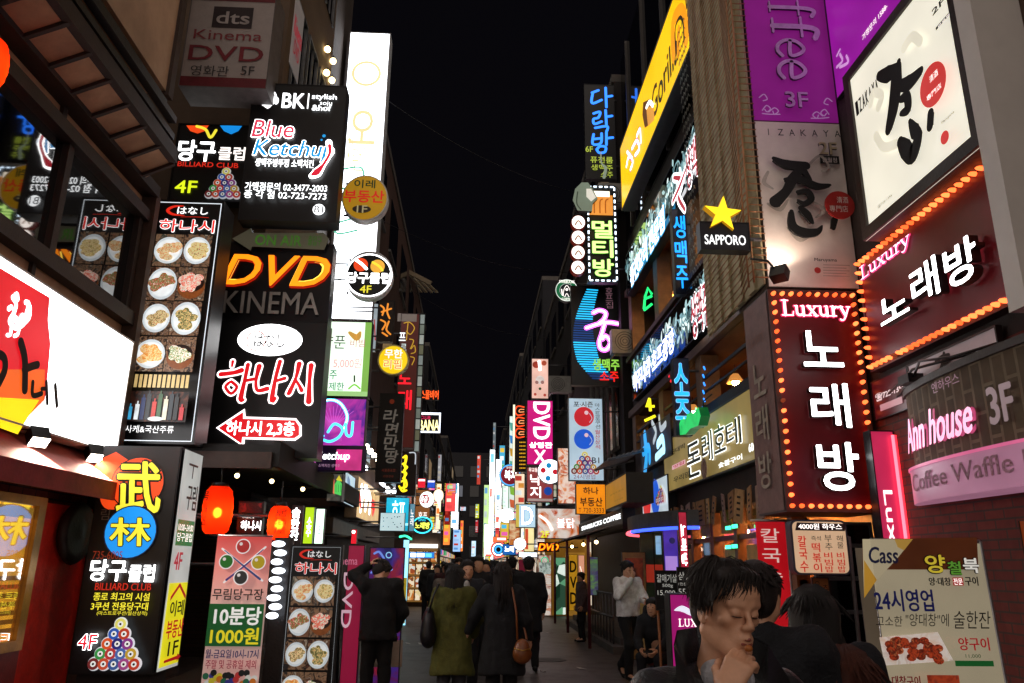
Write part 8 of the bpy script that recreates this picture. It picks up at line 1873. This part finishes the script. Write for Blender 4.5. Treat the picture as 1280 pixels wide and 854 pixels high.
    skin('trousers', [([(k_, a, b, ra + .02, rb + .02, .04) for (k_, a, b, ra, rb, _) in body[3:9] if rb > .038 or ra > .05], .02, .03, cloth('#14161c'))], root)
    # brows, lashes, lips, nails
    q = MB()
    for g in (-1, 1):
        for i in range(26):
            x = .014 + .036 * i / 25; p = t(g * x, .0875 - (x - .014) * .42, .0335 + .006 * math.sin(i / 25 * 2.4)); q.tube([p, p + R @ A((g * .008, -.001, .002 + .003 * (i < 8)))], [.0016, .0005], HAIRM, 4)
    q.build('eyebrow', root)
    q = MB()
    for g in (-1, 1):
        q.tube([t(g * (.016 + .03 * i / 8), .0875 - .010 * (i / 8) ** 1.5, -.0035 - .002 * math.sin(i / 8 * 3.1)) for i in range(9)], [.0006, .0012, .0014, .0014, .0014, .0014, .0013, .001, .0006], EYEM, 5)
    q.build('eyelash', root)
    lm_ = pr('#8e4c42', .38, scale=60, vary=.1, bump=.05)
    L = [('c', t(-.019, .0885, -.0612), t(0, .0997, -.0585), .0035, .0058, .004), ('c', t(.019, .0885, -.0612), t(0, .0997, -.0585), .0035, .0058, .004), ('c', t(-.015, .0915, -.0722), t(.015, .0915, -.0722), .0058, .0058, .004), ('c-', t(-.019, .1005, -.0652), t(.019, .1005, -.0652), .0026, .0026, .002)]
    skin('lips', [(L, .0022, .003, lm_)], root)
    # hair: cap plus layered tufts, fringe over the forehead
    HB = pr('#170d09', .6, scale=80, bump=.3)
    cap = [('e', t(0, -.028, .055), rr(.086, .096, .086), R, .02), ('e', t(0, -.06, .0), rr(.076, .062, .085), R, .02), ('c', t(-.05, .04, .098), t(.05, .04, .098), .020, .020, .03)]
    for g in (-1, 1): cap.append(('c', t(g * .074, .012, .06), t(g * .079, -.006, .012), .017, .010, .015))
    hr = skin('hair', [(cap, .007, .02, HB)], root)
    q = MB(); rnd = random.Random(4)
    for i in range(3000):
        a = rnd.uniform(0, 6.2832); e = math.asin(rnd.uniform(.05, .98))
        d = A((math.cos(a) * math.cos(e), math.sin(a) * math.cos(e), math.sin(e)))
        if d[1] > .3 and e < .8: continue
        p0 = A((0, -.028, .055)) + d * A((.083, .093, .083))
        fr = d[1] > .25
        whorl = A((0, -.05, .14)); tang = p0 - whorl; tang -= d * (tang @ d); tang /= max(np.linalg.norm(tang), 1e-6)
        l = rnd.uniform(.03, .062)
        if d[1] < -.1 and e < .5: l *= .7
        side = A((rnd.uniform(-.35, .35), rnd.uniform(-.2, .2), rnd.uniform(-.15, .3)))
        p1 = p0 + (tang * .75 + d * rnd.uniform(.12, .42) + side * .3) * l * .5; p2 = p1 + (tang * .9 + d * .05 + A((0, 0, -.45)) + side * .5) * l * .5; p3 = p2 + (tang * .6 - d * .2 + A((0, 0, -.8)) + side) * l * .35
        r0 = rnd.uniform(.0009, .0024)
        q.tube([t(*p0), t(*p1), t(*p2), t(*p3)], [r0, r0 * .95, r0 * .6, .0006], HB, 5)
    for i in range(300):                                    # fringe
        x = rnd.uniform(-.068, .068); p0 = A((x * .9, .045 + rnd.uniform(-.03, .012) - x * x * 4, .128 - x * x * 5)); sw = rnd.uniform(-.012, .014) + .006
        p1 = p0 + A((sw * .5, .03, -.012)); p2 = p1 + A((sw, .010 - abs(x) * .15, -.046)); p3 = p2 + A((sw * .8, -.004, -.014 - rnd.uniform(0, .014)))
        r0 = rnd.uniform(.0008, .0020); q.tube([t(*p0), t(*p1), t(*p2), t(*p3)], [r0, r0, r0 * .7, .0005], HB, 5)
    for g in (-1, 1):
        for i in range(80):                                # locks over the ears
            y = rnd.uniform(-.05, .05); p0 = A((g * .078, y, .06 + rnd.uniform(-.01, .02))); p1 = p0 + A((g * .012, rnd.uniform(-.005, .008), -.03)); p2 = p1 + A((g * -.002, rnd.uniform(-.01, .01), -.028 - rnd.uniform(0, .016)))
            q.tube([t(*p0), t(*p1), t(*p2)], [.003, .0028, .0005], HB, 5)
    q.build('hair_tufts', hr)
    # the morsel of food in the fingers
    q = MB(); q.ball(tuple(mouth + A((-.006, -.016, -.014))), (.012, .010, .009), pr('#a8622a', .5), 10); o = q.build('food_morsel'); tag(o, 'small brown morsel of food held to the young man\'s mouth', 'food')
fore_man()
COL.objects.unlink(_fo); bpy.data.objects.remove(_fo); bpy.data.curves.remove(_fc)
